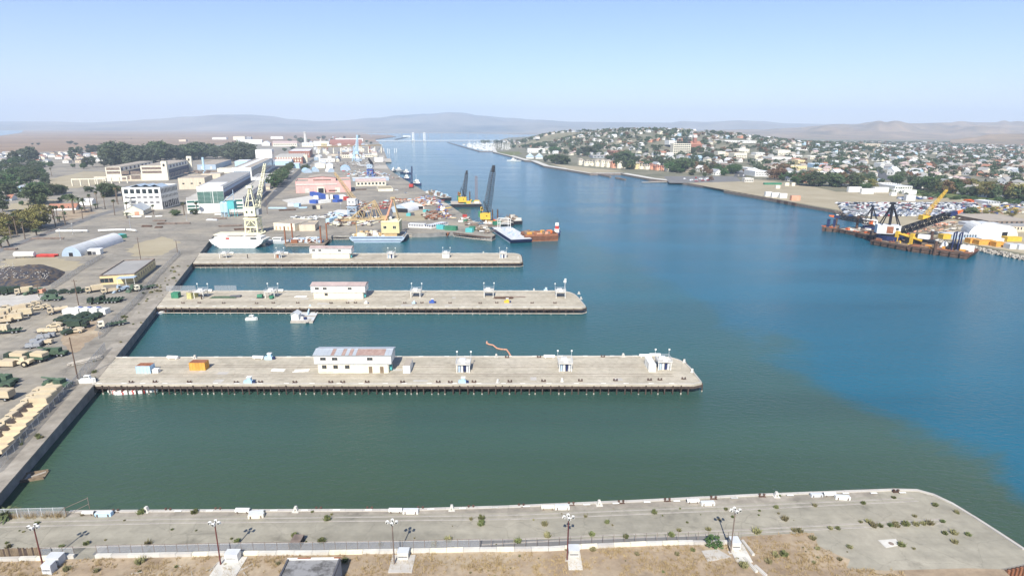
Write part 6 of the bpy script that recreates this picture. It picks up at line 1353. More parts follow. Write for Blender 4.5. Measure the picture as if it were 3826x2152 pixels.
scrap('white boats and frames stored near the cream workshop', 'J', [(1790, 410), (2160, 400), (2150, 450), (1800, 450)], 40, ('white', 'darkgrey', 'palegrey'), 9, 3)
scrap('white hull sections left of the pale portal crane', 'K', [(60, 760), (230, 730), (500, 770), (300, 800), (160, 800)], 50, ('white', 'paleblue', 'navy', 'palegrey'), 10, 3)
scrap('clutter of gear beyond the red-roofed hall', 'C', [(1020, 700), (1500, 690), (1780, 800), (1660, 790), (1150, 770), (1040, 780)], 150, ('white', 'redpaint', 'bluegrey', 'steelbrown', 'paleblue', 'bleached'), 11, 4)
scrap('clutter of gear along the far wharf', 'C', [(900, 590), (1300, 560), (1480, 600), (1460, 650), (1000, 650)], 150, ('steelbrown', 'bleached', 'rustdark', 'palegrey'), 12, 4)
scrap('clutter of gear in front of the dock office', 'C', [(700, 520), (1000, 520), (1350, 520), (1450, 470), (1500, 430), (1300, 420), (900, 440), (680, 470)], 150, ('palegrey', 'bleached', 'cream', 'bluegrey', 'steelbrown'), 13, 8)
for k in range(16):
    p = g('C', RNG.uniform(520, 640), RNG.uniform(570, 640)) if k < 8 else g('C', *RNG.choice([(1760, 1030), (1870, 990), (2020, 970), (1740, 950), (1810, 820), (100, 960), (60, 965), (340, 700), (360, 685), (1780, 770)]))
    o = p_car(RNG.choice(['car_white', 'car_silver', 'car_dark', 'car_white'])) if k < 3 else None
    if o: PROTO['car%d' % k] = o
    else: o = dup(PROTO['car%d' % (k % 3)], p)
    o.location = p; o.rotation_euler = (0, 0, RNG.uniform(0, 6.28)); o['label'] = 'car parked in the shipyard lanes'; o['group'] = 'cars in the shipyard'
# poles
def pole(label, f, x, y, ytop, m='woodpole', arm=False, light=False):
    h = hgt(f, x, y, ytop); t = thing('utility_pole', label, 'pole', g(f, x, y)); MB().tube((0, 0, 0), (0, 0, h), .2, .13, 7).build('shaft', m, t)
    if arm: cube('cross_arm', m, t, (0, 0, h - .8), (2.2, .15, .15))
    if light: cube('lamp_head', 'white', t, (.4, 0, h), (1.0, .4, .2))
    cube('pole_base', 'palecon', t, (0, 0, 0), (.7, .7, .25))
pole('tall wooden pole at the end of the quay fence', 'M', 1055, 1440, 850); pole('wooden pole beside the white generator boxes', 'M', 1068, 450, 80, arm=True); pole('wooden pole on the pale slab below the mound', 'M', 530, 325, 170); pole('wooden pole at the corner of the yellow office', 'I', 1907, 805, 490, arm=True); pole('short wooden pole inside the chain-link corner', 'I', 2405, 715, 540); pole('wooden pole standing beside the yard road', 'J', 1447, 370, 150)
for f, x, y, yt in (('I', 990, 455, 310), ('I', 1770, 385, 240), ('I', 820, 530, 385), ('J', 358, 455, 340), ('C', 990, 1230, 1120), ('K', 355, 660, 540)): pole('pale steel lamp post on the open paving', f, x, y, yt, 'galv', light=True)
for o in bpy.data.objects:
    if o.get('label') == 'pale steel lamp post on the open paving': o['group'] = 'lamp posts on the paving'
# fences of the left yard
fence('chainlink_fence', 'chain-link fence between the army trucks and the quay', [g('N', -60, 1035), g('N', 620, 268), g('M', 1100, 1425)], 2.1, 3.4); fence('chainlink_fence', 'heavy grey chain-link fence with gate at the pier root', [g('M', 1095, 1440), g('M', 1432, 1050)], 2.8, 2.6); fence('chainlink_fence', 'chain-link fence running from the dirt lot to the office', [g('M', 1340, 890), g('M', 1850, 395), g('I', 1990, 1200), g('I', 2120, 1040), g('I', 2440, 720)], 2.3, 3.6)
fence('chainlink_fence', 'faint chain-link fence across the yard behind the mound', [g('I', 700, 1200), g('I', 1130, 920), g('I', 1400, 760)], 2.2, 4); rods('timber_pile', 'weathered timbers and black tarp by the quay fence', 'timber', g('M', 1160, 1200), .9, 9, 5, .22, 'bleached', .6)
container('dumpster', 'black open-topped skip behind the near quay fence', g('V', 470, 645), g('V', 565, 648), 2.4, 1.2, 'black', 'steelbrown', 'skip')
k = 0
while k < 60:                                                       # scrub along the quay strip
    u = RNG.random(); a = g('n', 349, 1439).lerp(g('n', 719, 985), u) if k % 3 else g('n', 0, 1842).lerp(g('n', 349, 1439), u); o = put('weed', RNG.choice(WEEDS), None, a + Vector((-RNG.uniform(1, 11), 0, .01)), RNG.uniform(0, 6), [RNG.uniform(.6, 2.0)] * 3); tag(o, 'dry scrub weed on the quay strip by the fence', 'weed', 'scrub on the quay strip'); k += 1
# ================================================================ vessels and cranes
def barge(name, label, A_, B_, beam, h, hull, deck, rake=.06, strakes=0, strake_m=None, cat='barge', bul=0, ang=None):
    """A_, B_ = near waterline corners (frame, x, y)"""
    a, c = g(*A_, 0), g(*B_, 0); v = c - a; L_ = v.length; t = thing(name, label, cat, (a + c) / 2, math.atan2(v.y, v.x))
    r = L_ * rake; pr = [(-L_ / 2 - r * .3, h), (-L_ / 2, h * .55), (-L_ / 2 + r, -.6), (L_ / 2 - r, -.6), (L_ / 2, h * .55), (L_ / 2 + r * .3, h)]
    b = MB(); b.profile(pr, beam, y0=0); b.build('hull', hull, t)
    cube('deck', deck, t, (0, beam / 2, h), (L_ + r * .5, beam - .3, .05))
    for k in range(strakes): cube('rubbing_strake', strake_m or hull, t, (0, -.08, h * (.3 + .6 * k / max(1, strakes - 1)) - .1), (L_ * (.9 + .06 * k), .3, .22))
    if bul:
        for y in (.15, beam - .15): cube('bulwark', hull, t, (0, y, h + .04), (L_ * .98, .25, bul))
        for x in (-1, 1): cube('bulwark', hull, t, (x * L_ * .49, beam / 2, h + .04), (.25, beam - .6, bul))
    return t, L_, beam
def junk(t, x0, x1, y0, y1, z, n, cols, seed, hm=1.6, name='deck_gear'):
    q = random.Random(seed)
    for k in range(n): cube(name, q.choice(cols), t, (q.uniform(x0, x1), q.uniform(y0, y1), z), (q.uniform(.6, 4.5), q.uniform(.5, 2), q.uniform(.3, hm)), q.uniform(-.3, .3))
t, L_, b_ = barge('covered_barge', 'white-hulled barge moored in the slip corner', ('J', 700, 822), ('J', 1370, 822), 12, 5.2, 'white', 'palecon', .17, 4, 'palegrey'); cube('deck_house', 'white', t, (0, 6.5, 5.25), (L_ * .94, 9, 1.3)); cube('hatch_cover', 'rooftan', t, (-.1 * L_, 6, 6.56), (L_ * .3, 5, .3)); cube('hatch_cover', 'rooftan', t, (.22 * L_, 6, 6.56), (L_ * .2, 5, .3))
for x, m in ((-.2, 'redpaint'), (-.02, 'palegrey'), (.3, 'glass'), (.35, 'glass')): cube('deck_house_door', m, t, (x * L_, 1.97, 5.3), (2.4, .1, 1.0))
t, L_, b_ = barge('covered_barge', 'cream-yellow barge behind the white-hulled one', ('J', 745, 712), ('J', 1330, 712), 11, 3.6, 'cream', 'craneyellow', .14); 
for k in range(9): cube('deck_opening', 'darkgrey' if k % 3 else 'palegrey', t, ((-.4 + .1 * k) * L_, -.05, 2.4), (2.6, .12, 1.0))
boat('launch', 'pale grey launch between the white barge and the spud barge', g('J', 1590, 758, 0), 17, 5, 'palegrey', 'white', math.pi, 1.8)
t, L_, b_ = barge('spud_barge', 'work barge with four rusty spud posts', ('J', 1678, 806), ('J', 2225, 800), 17, 1.8, 'steelbrown', 'wood', .05, 2, 'bleached'); junk(t, -.4 * L_, .4 * L_, 3, 15, 1.85, 40, ('palegrey', 'bluegrey', 'rust', 'white', 'steelbrown'), 4, 2.2)
for x, y in ((-.48, 1.5), (-.44, 14), (.44, 14), (.40, 1.5)): MB().tube((x * L_, y, -3), (x * L_, y, 13), .5, n=8).build('spud_post', 'rust', t)
cube('pipe_rack', 'white', t, (-.2 * L_, 12, 2.8), (.35 * L_, 1.2, 1.0)); fr = MB(); x = .17 * L_
for s in ((x - 3, x + 3),): fr.tube((x - 3.2, 2, 1.8), (x - 3.2, 2, 6), .2, n=5).tube((x + 3.2, 2, 1.8), (x + 3.2, 2, 6), .2, n=5).tube((x - 3.2, 2, 6), (x + 3.2, 2, 6), .2, n=5).tube((x - 3.2, 2, 1.8), (x + 3.2, 2, 6), .15, n=5).tube((x + 3.2, 2, 1.8), (x - 3.2, 2, 6), .15, n=5)
fr.build('gate_frame', 'white', t)
# derrick ship
t, L_, b_ = barge('derrick_ship', 'tan crane ship with a blue-grey hull and a long level boom', ('K', 530, 1242), ('K', 1490, 1238), 17, 3.6, 'bluegrey', 'rooftan', .09, 2, 'navy', cat='ship', bul=.6); junk(t, -.45 * L_, .12 * L_, 2, 15, 3.7, 60, ('tancrane', 'craneyellow', 'cream', 'steelbrown', 'white'), 6, 2.6)
cube('crane_pedestal', 'tancrane', t, (.24 * L_, 8.5, 3.6), (.26 * L_, 12, 2.4)); cube('crane_house', 'yellowwall', t, (.25 * L_, 8.5, 6.0), (.34 * L_, 13, 7.5)); cube('house_roof', 'craneyellow', t, (.25 * L_, 8.5, 13.5), (.35 * L_, 13.4, .4)); cube('roof_cabin', 'tancrane', t, (.12 * L_, 8.5, 13.9), (5, 5, 3))
for x in (.15, .33): window(t, x * L_, 1.97, 9, 2, 2, 0, fm='craneyellow')
bm = MB(); hb = .12 * L_; z0 = 15; xe = -.68 * L_
for y in (5.5, 11.5):
    bm.tube((hb, y, z0), (xe, y, z0 - 1), .42, n=5); pts = [(hb - 1, 0), (-.05 * L_, 11), (-.15 * L_, 10), (-.22 * L_, 7), (-.30 * L_, 5), (-.4 * L_, 0)]
    tops = [(hb - 2, z0 + 2), (-.06 * L_, z0 + 12), (-.22 * L_, z0 + 8.5), (-.36 * L_, z0 + 5), (-.5 * L_, z0 + .5)]
    for (xa, za), (xb, zb) in zip(tops, tops[1:]): bm.tube((xa, y, za), (xb, y, zb), .34, n=5); bm.tube((xa, y, za), ((xa + xb) / 2, y, z0), .24, n=4); bm.tube(((xa + xb) / 2, y, z0), (xb, y, zb), .24, n=4)
for k in range(9): x = hb + (xe - hb) * k / 8; bm.tube((x, 5.5, z0), (x, 11.5, z0), .2, n=4)
bm.build('boom', 'tancrane', t); MB().tube((.15 * L_, 5, 14), (.3 * L_, 8.5, 29), .45, n=5).tube((.15 * L_, 12, 14), (.3 * L_, 8.5, 29), .45, n=5).build('mast_leg', 'salmon', t); MB().tube((.3 * L_, 8.5, 29), (.40 * L_, 5, 13), .35, n=5).tube((.3 * L_, 8.5, 29), (.40 * L_, 12, 13), .35, n=5).build('back_stay', 'tancrane', t); cube('mast_head', 'tancrane', t, (.3 * L_, 8.5, 28.5), (3.4, 3, 1)); MB().tube((-.42 * L_, 8, 3.6), (-.42 * L_, 8, 14), .35, n=5).build('boom_rest', 'tancrane', t)
t, L_, b_ = barge('rust_barge', 'empty rust-red flat barge at the pier head', ('K', 1700, 1082), ('K', 2295, 1128), 12, 2.6, 'rust', 'rust', .05); cube('deck_plate', 'bleached', t, (.05 * L_, 6, 2.66), (L_ * .7, 3, .1)); cube('deck_plate', 'bleached', t, (.05 * L_, 10, 2.66), (L_ * .6, 1.2, .1))
for k in range(8): MB().tube(((-.46 + .13 * k) * L_, -.25, .9), ((-.46 + .13 * k) * L_, -.25, 2.3), .5, n=8).build('tyre_fender', 'rubber', t)
barge('mooring_float', 'small grey mooring float beside the derrick ship', ('K', 1512, 1150), ('K', 1640, 1150), 9, 2.2, 'bleached', 'palecon', .02, 2, 'wood')
p0 = g('L', 1240, 1252, 0); p1 = g('L', 1455, 1205, 0); p2 = g('L', 955, 1062, 0); t = thing('deck_barge', 'white-decked barge with black side moored end-on', 'barge', p0); ax = (p2 - p0); t.rotation_euler.z = math.atan2(ax.y, ax.x); L_ = ax.length; b_ = 15
MB().profile([(-1, 2.8), (0, 1), (1.5, -.6), (L_ - 3, -.6), (L_, 1.4), (L_ + 1, 2.8)], b_, y0=-b_).build('hull', 'navy', t); cube('deck', 'palegrey', t, (L_ / 2, -b_ / 2, 2.8), (L_ + 1, b_ - .4, .08)); cube('waterline_band', 'bluegrey', t, (L_ / 2, -.1, .1), (L_ * .94, .4, .5)); junk(t, 5, L_ - 6, -13, -2, 2.9, 22, ('white', 'palegrey', 'bluegrey'), 8, .9); fr = MB()
for x in (L_ - 9, L_ - 3):
    for y in (-12, -4): fr.tube((x, y, 2.8), (x, y, 10), .25, n=5)
    fr.tube((x, -12, 10), (x, -4, 10), .25, n=5).tube((x, -12, 6.4), (x, -4, 6.4), .2, n=5)
fr.build('white_frame', 'white', t)
t, L_, b_ = barge('hopper_barge', 'rust-red hopper barge loaded with tan gear', ('L', 1455, 1222), ('L', 1955, 1205), 14, 3.6, 'rust', 'rustdark', .02, 4, 'rustdark', bul=1.2); junk(t, -.42 * L_, .3 * L_, 2, 12, 3.65, 34, ('tancrane', 'ochre', 'rust', 'salmon', 'steelbrown'), 9, 2.8); MB().tube((.22 * L_, 7, 5), (.38 * L_, 7, 5), 1.5, n=9).build('tarped_load', 'orange', t)
t = boat('tug', 'small tug with red-white wheelhouse behind the hopper barge', g('L', 1935, 1120, 0), 14, 5, 'navy', 'white', 1.4, 2.2, cat='tug'); cube('wheelhouse', 'redpaint', t, (0, 0, 4.7), (3, 2.6, 2.2)); cube('wheelhouse_top', 'white', t, (0, 0, 6.9), (2.6, 2.4, 2.0)); MB().tube((0, 0, 8.8), (0, 0, 13), .12, n=5).build('mast', 'darkgrey', t)
t, L_, b_ = barge('flat_barge', 'black flat barge loaded with rubble beyond the pier head', ('L', 1140, 992), ('L', 1290, 985), 22, 2.6, 'black', 'bleached', .05); junk(t, -.4 * L_, .4 * L_, 2, 20, 2.65, 14, ('bleached', 'wood', 'steelbrown'), 11, 1.2)
t, L_, b_ = barge('flat_barge', 'black flat barge with a heap of timber, outermost of the pair', ('L', 1296, 966), ('L', 1418, 960), 26, 2.8, 'black', 'bleached', .05); junk(t, -.45 * L_, .45 * L_, 3, 24, 2.85, 34, ('bleached', 'wood', 'steelbrown', 'palecon'), 12, 2.6)
for y in (4, 12, 20): MB().tube((-.45 * L_, y, 2.5), (-.45 * L_, y, 5.5), .4, n=6).build('bitt', 'steelbrown', t)
t, L_, b_ = barge('crane_barge', 'cluttered work barge under the tall black-boomed crane', ('L', 850, 1002), ('L', 1095, 1000), 24, 2.4, 'steelbrown', 'bleached', .03); junk(t, -.5 * L_, .48 * L_, 1, 22, 2.45, 26, ('orange', 'tancrane', 'bleached', 'white', 'rust'), 14, 1.4)
for x in (.35, .02): MB().tube((x * L_, 14, -3), (x * L_, 14, 12), .55, n=8).build('spud_post', 'rustdark', t)
# tall lattice cranes
def lattice_crane(label, base, tip, s, house=('yellowpaint', 'greenpaint'), boomc='black', w=3.0, rz=0, n=20):
    t = thing('lattice_crane', label, 'crane', base, rz); R_ = Matrix.Rotation(-rz, 3, 'Z'); tip = R_ @ (Vector(tip) - Vector(base))
    MB().tube((0, 0, 0), (0, 0, 1.6 * s), 3.4 * s, n=14).build('turntable', 'darkgrey', t); cube('machine_house', house[0], t, (0, -1.6 * s, 1.6 * s), (8.6 * s, 6.4 * s, 5.2 * s)); MB().tube((1.2 * s, -4.85 * s, 4.6 * s), (1.2 * s, -4.7 * s, 4.6 * s), .55 * s, n=10).build('vent', 'black', t)
    cube('side_deck', house[1], t, (-4.9 * s, 1.0 * s, 3.2 * s), (2.2 * s, 5.5 * s, 4.6 * s)); cube('operator_cab', house[0], t, (-3.2 * s, 2.4 * s, 8.2 * s), (2.2 * s, 2.4 * s, 3.0 * s)); cube('cab_window', 'glass', t, (-3.2 * s, 1.17 * s, 9.2 * s), (1.3 * s, .06, 1.5 * s))
    g_ = MB(); top = Vector((-1.2 * s, -2.5 * s, 17 * s))
    for a in ((-3.6, -3.5), (2.8, -3.5), (-3.6, 2.6), (2.8, 2.6)): g_.tube((a[0] * s, a[1] * s, 6.5 * s), top, .3 * s, n=4)
    g_.build('gantry', boomc, t); foot = Vector((1.2 * s, 2.2 * s, 6.8 * s)); b = MB(); knee = foot.lerp(tip, .82); b.lattice(foot, knee, w, w * .8, n, .23 * s); b.lattice(knee, tip, w * .8, w * .35, max(4, n // 5), .2 * s); b.build('boom', boomc, t)
    MB().tube(knee.lerp(tip, .2), tip, w * .36, w * .2, 6).build('boom_head', boomc, t); p = MB(); p.tube(top, foot.lerp(tip, .9), .1 * s + .04, n=4).tube(top + Vector((.6, 0, 0)), foot.lerp(tip, .75), .1 * s + .04, n=4).tube(tip, Vector((tip.x, tip.y, 9 * s)), .08, n=4); p.build('pendant_lines', 'darkgrey', t); return t
B1 = g('L', 862, 905, 2.5); lattice_crane('tall floating crane with black lattice boom and yellow-green house', B1, at('L', 985, 72, B1.y + 9), .95, w=4.2, n=18)
t, L_, b_ = barge('crane_barge', 'low barge chain carrying the smaller black-boomed crane', ('L', 350, 706), ('L', 805, 700), 26, 3.0, 'black', 'bleached', .02); junk(t, -.1 * L_, .45 * L_, 2, 24, 3.05, 18, ('yellowpaint', 'yellowpaint', 'greenpaint', 'rust', 'white'), 17, 2.6)
for x, m in ((-.25, 'rust'), (.13, 'rustdark')): MB().tube((x * L_, 10, 2), (x * L_, 10, 14), .6, n=8).build('spud_post', m, t)
for x in (.335, .385): MB().lattice((x * L_, 14, 3), (x * L_, 14, 29), .8, .7, 12, .07).build('pile_leader', 'rust', t)
B2 = g('L', 520, 640, 3); lattice_crane('smaller floating crane with black lattice boom and yellow base', B2, at('L', 581, 152, B2.y + 10), .9, w=3.0, n=15)
t, L_, b_ = barge('junk_barge', 'black barge heaped with timber and pipes', ('L', 195, 610), ('L', 352, 602), 60, 3.2, 'black', 'bleached', .05); junk(t, -.45 * L_, .45 * L_, 2, 56, 3.25, 60, ('bleached', 'wood', 'paleblue', 'steelbrown', 'palegrey'), 18, 3.5)
# portal cranes
def portal(label, base, s, m, hm, tip=None, boom_m=None, rz=0, legs='straight', w=3.0, mast=False):
    t = thing('portal_crane', label, 'crane', base, rz); H_ = 13 * s; L2 = 5.2 * s
    for x in (-1, 1):
        for y in (-1, 1):
            MB().tube((x * L2, y * L2, 1.2 * s), (x * L2 * .92, y * L2 * .92, H_), .75 * s, .75 * s, 6).build('leg', m, t)
            for k in (-1, 0, 1): cube('bogie', m, t, (x * L2 + k * 1.9 * s, y * L2, 0), (1.6 * s, 1.3 * s, 1.3 * s))
    b = MB()
    for z in (H_ * .48, H_ * .95):
        for y in (-1, 1): b.box((0, y * L2 * .96, z - .6 * s), (2 * L2, .9 * s, 1.2 * s))
        for x in (-1, 1): b.box((x * L2 * .96, 0, z - .55 * s), (.9 * s, 2 * L2 - 1, 1.1 * s))
    for y in (-1, 1): b.tube((-L2 * .9, y * L2 * .95, H_ * .5), (0, y * L2 * .95, H_ * .92), .4 * s, n=5).tube((L2 * .9, y * L2 * .95, H_ * .5), (0, y * L2 * .95, H_ * .92), .4 * s, n=5)
    b.build('portal_brace', m, t); cube('portal_deck', m, t, (0, 0, H_), (2.3 * L2, 2.3 * L2, 1.0 * s)); MB().tube((0, 0, H_ + s), (0, 0, H_ + 2.4 * s), 3.8 * s, n=14).build('slew_ring', 'steelbrown', t)
    cube('machine_house', hm, t, (-.6 * s, 0, H_ + 2.4 * s), (10 * s, 8 * s, 7 * s)); cube('house_roof', hm, t, (-.6 * s, 0, H_ + 9.4 * s), (10.5 * s, 8.4 * s, .5 * s)); cube('counterweight', 'midgrey', t, (5.4 * s, 1, H_ + 3.4 * s), (2.6 * s, 6.8 * s, 5 * s))
    for x in (-3, 1.5): window(t, x * s, -4.02 * s, H_ + 5.2 * s, 1.5 * s, 1.8 * s, 0, frame=False)
    top = Vector((.3 * s, 0, H_ + 27 * s)); b = MB()
    for x, y in ((-4.4, -3), (3.6, -3), (-4.4, 3), (3.6, 3)): b.tube((x * s, y * s, H_ + 9.6 * s), top + Vector((x * .12 * s, y * .12 * s, 0)), .42 * s, n=5)
    for k in (.35, .7):
        q = [Vector((x * s, y * s, H_ + 9.6 * s)).lerp(top, k) for x, y in ((-4.4, -3), (3.6, -3), (3.6, 3), (-4.4, 3))]
        for i in range(4): b.tube(q[i], q[(i + 1) % 4], .25 * s, n=4)
    if mast: b.build('a_frame', m, t); cube('sheave_house', m, t, (top.x, 0, top.z - .5), (5 * s, 4 * s, 2.2 * s))
    if tip is not None:
        tip = Matrix.Rotation(-rz, 3, 'Z') @ (Vector(tip) - Vector(base)); foot = Vector((2.8 * s, 3.5 * s, H_ + 6 * s)); b = MB(); b.lattice(foot, tip, w * s, w * .45 * s, 18, .28 * s); b.build('boom', boom_m or m, t); MB().tube(top if mast else Vector((0, 0, H_ + 10 * s)), foot.lerp(tip, .92), .12, n=4).tube(tip, tip - Vector((0, 0, 9)), .1, n=4).build('hoist_line', 'darkgrey', t)
    return t
BC = g('J', 1270, 622); s_ = hgt('J', 1270, 622, 385) / 15.4; portal('tall pale yellow portal crane at the slip head', BC, s_, 'craneyellow', 'craneyellow', at('B', 1412, 592, BC.y + 30), w=3.6, mast=True)
BP = g('K', 585, 792); s2 = hgt('K', 585, 792, 548) / 15.4; portal('pale grey portal crane with a tan boom lowered over the pink building', BP, s2 * .95, 'bluegrey', 'roofwhite', at('C', 905, 712, BP.y + 55), 'tancrane', w=4.2)
BB = g('C', 1395, 762); s3 = hgt('C', 1395, 762, 650) / 15.4; portal('dark blue portal crane with a grey house', BB, s3, 'bluepaint', 'bluegrey', at('C', 1212, 596, BB.y + 10), 'palegrey', w=3.0); tag(MB().lattice(at('C', 1412, 592, BB.y), at('C', 1367, 520, BB.y + 8), 3, 1.2, 10, .4).build('jib', 'black', bpy.data.objects[[o.name for o in bpy.data.objects if o.name.startswith('portal_crane')][-1]]), None)
o = bpy.data.objects['jib']; o.matrix_parent_inverse = Matrix.Translation(-BB)
for lb, f, x, y, yt, m, tp in (('tall pale blue hammerhead crane tower', 'C', 1205, 520, 190, 'paleblue', (1213, 200)), ('pale blue crane leaning jib beside the tall tower', 'C', 1170, 555, 340, 'paleblue', (1165, 345)), ('white leaning crane jib on the far pier', 'C', 1500, 440, 322, 'palegrey', (1553, 325)), ('dark blue harbour crane beside the road', 'C', 735, 530, 480, 'navy', (715, 490)), ('dark blue derrick crane beyond the white works', 'C', 970, 550, 420, 'navy', (965, 420))):
    p = g(f, x, y); tip = at(f, *tp, p.y + 5); h = tip.z - DECK; t = thing('harbour_crane', lb, 'crane', p); d = tip - p
    b = MB(); b.lattice((0, 0, h * .12), d, max(5, h * .12), max(1.5, h * .035), 10, h * .012); b.build('tower', m, t); b = MB()
    for x_ in (-1, 1):
        for y_ in (-1, 1): b.tube((x_ * h * .11, y_ * h * .11, 0), (x_ * h * .06, y_ * h * .06, h * .22), h * .018, n=5)
    b.build('portal_legs', m, t); cube('machine_house', m, t, (0, 0, h * .2), (h * .2, h * .16, h * .12)); MB().tube((0, 0, h * .3), (h * .22, -h * .1, h * .12), h * .014, n=4).build('stay', m, t)
p = g('C', 690, 480); q2 = g('C', 1540, 440); t = thing('crane_trestle', 'long cream overhead crane trestle across the far slips', 'trestle', p); v = q2 - p; hh = hgt('C', 690, 480, 372)
for k in range(10): cube('column', 'cream', t, (v.x * k / 9, v.y * k / 9, 0), (2.4, 2.4, hh)); cube('girder', 'tancrane', t, (v.x * (k + .5) / 9, v.y * (k + .5) / 9, hh), (v.length / 9 - .3, 3, 3.4), math.atan2(v.y, v.x)) if k < 9 else None
# small craft along the far wharf
for lb, f, x, y, L2, m, rz in (('dark-hulled tug moored at the wharf below the red crane', 'D', 565, 1055, 26, 'navy', -.9), ('dark tug with white wheelhouse by the far finger pier', 'D', 425, 905, 24, 'navy', -.7), ('black workboat alongside the parked cars', 'D', 430, 985, 20, 'navy', -.8), ('grey workboat with a mast beside the far finger pier', 'D', 255, 880, 18, 'darkgrey', 1.2), ('grey derrick boat with a raised jib by the far pier', 'D', 320, 875, 24, 'midgrey', .6), ('white ferry moored at the town landing', 'D', 1885, 735, 34, 'white', 2.9)):
    t = boat('tug' if 'tug' in lb else 'workboat', lb, g(f, x, y, 0), L2, L2 * .28, m, 'white', rz, 2.2, cat='boat'); cube('wheelhouse', 'white', t, (L2 * .05, 0, 4.6), (L2 * .14, L2 * .14, 2.6)); MB().tube((0, 0, 4), (0, 0, L2 * .55), .2, n=5).build('mast', 'palegrey', t)
p = g('D', 497, 1095); t = thing('crawler_crane', 'red crawler crane with a thin dark boom on the wharf', 'crane', p); cube('tracks', 'black', t, (0, 0, 0), (5, 6, 1.2)); cube('house', 'redpaint', t, (0, 0, 1.2), (5, 6, 3.4)); MB().lattice((0, 2, 3), at('D', 502, 805, p.y + 5) - p, 2.0, 1.0, 16, .2).build('boom', 'navy', t)
for lb, pts, hm in (('timber-fronted far pier stub with gear', [('D', -40, 835), ('D', 188, 838), ('D', 155, 790), ('D', -40, 795)], 'steelbrown'), ('far concrete pier with a white shed at its root', [('D', 90, 740), ('D', 228, 738), ('D', 215, 700), ('D', 80, 700)], 'bleached'), ('farthest timber pier stub below the leaning jib', [('D', 60, 692), ('D', 135, 690), ('D', 125, 660), ('D', 60, 662)], 'steelbrown')):
    P = [g(*q_) for q_ in pts]; c = sum(P, Vector()) / 4; t = thing('wharf', lb, 'pier', (c.x, c.y, 0)); MB().prism([(a.x - c.x, a.y - c.y) for a in P], 1.6, 3.2).build('deck', 'bleached', t); MB().prism([((a.x - c.x) * .96, (a.y - c.y) * .96) for a in P], -2, 1.6).build('substructure', hm, t)
for k, (x, y) in enumerate(((1575, 440), (1625, 445), (1648, 450), (1720, 440), (1745, 435))): tag(MB().tube((0, 0, -2), (0, 0, 13), .9, n=7).build('dolphin', 'white', None, g('C', x, y, 0)), 'white mooring dolphin standing in the channel', 'dolphin', 'white dolphins in the channel')
# piled face of the pier head and wharf
t = thing('piled_wharf', 'piled wharf face with pale timbers at the pier head', 'wharf', (0, 0, 0)); PF = [g('L', 375, 1082), g('L', 845, 1142), g('L', 960, 1148), g('L', 1012, 1118)]
for a, c in zip(PF, PF[1:]):
    v = c - a; n = int(v.length / 2.2); rz = math.atan2(v.y, v.x)
    for k in range(n): p = a + v * (k + .5) / n; put('pile', PILEW, t, (p.x, p.y - .5, 0))
    m_ = (a + c) / 2; cube('wale', 'rustdark', t, (m_.x, m_.y - .5, 2.2), (v.length, .5, .8), rz); cube('stringer', 'bleached', t, (m_.x, m_.y - .8, .4), (v.length, .3, .4), rz)
t = thing('piled_wharf', 'piled wharf face along the slip behind the derrick ship', 'wharf', (0, 0, 0)); a, c = g('K', -700, 1120), g('K', 520, 1110); v = c - a
for k in range(44): p = a + v * k / 44; put('pile', PILEW, t, (p.x, p.y - .8, 0))
m_ = (a + c) / 2; cube('wale', 'bleached', t, (m_.x, m_.y - 1.1, 2.3), (v.length, .4, .5), math.atan2(v.y, v.x)); cube('stringer', 'bleached', t, (m_.x, m_.y - 1.1, .4), (v.length, .3, .4), math.atan2(v.y, v.x))
# ================================================================ trees and palms of the shipyard side
pl_ = 'tall fan palm with a dead-leaf skirt along the shipyard road'
for f, lst in (('A', [(430, 1120, 900), (755, 1440, 1150), (785, 1370, 1150), (885, 1410, 1140), (1120, 1335, 1170), (1325, 1190, 950), (1425, 1200, 1005), (1555, 1285, 1065), (1600, 1140, 880), (1580, 1110, 880), (1665, 1095, 890), (1690, 1060, 900), (1240, 1230, 990), (1725, 1280, 1100), (2045, 1160, 1070), (2080, 1280, 1140), (2495, 1285, 1105), (705, 765, 640), (405, 1240, 1120), (740, 1300, 1150), (1380, 1050, 915)]), ('B', [(325, 1285, 1110), (500, 1270, 1100), (845, 1160, 1020)]), ('I', [(235, 470, 160), (150, 510, 270), (340, 520, 235), (720, 250, 55)])):
    for x, y, yt in lst: palm('fan', g(f, x, y), max(7, hgt(f, x, y, yt)), pl_, 'fan palms along the shipyard road')
for f, x, y, yt in (('A', 1000, 1265, 1010), ('A', 1080, 1200, 1040), ('A', 1150, 1225, 1050), ('I', 500, 475, 400), ('I', 810, 290, 230), ('A', 1720, 1325, 1265), ('A', 1300, 1200, 1130), ('I', 120, 610, 480), ('I', 20, 640, 530)): palm('date', g(f, x, y), max(4.5, hgt(f, x, y, yt)), 'stout feather palm beside the shipyard road', 'feather palms beside the shipyard road')
def grove(f, lst, kind, label, group, wide=1.0):
    for x, y, yt in lst: tree(kind, g(f, x, y), hgt(f, x, y, yt), label, group, wide=wide)
grove('I', [(60, 420, 170), (180, 440, 190), (330, 400, 130), (430, 420, 170), (560, 360, 60), (250, 330, 150), (480, 380, 110), (-30, 480, 240), (100, 500, 380), (380, 300, 130)], 'olive', 'rounded olive-brown tree in the clump beside the palm road', 'olive-brown clump by the palm road', 1.25)
grove('A', [(490, 1145, 870), (560, 1120, 900), (640, 1010, 870), (720, 1020, 860), (800, 1000, 865), (870, 985, 890), (1180, 975, 890), (1240, 965, 900), (1440, 1040, 850), (1490, 1030, 845), (1540, 1010, 870)], 'dark', 'dense dark tree behind the red-roofed house', 'dark trees behind the red-roofed house', 1.2)
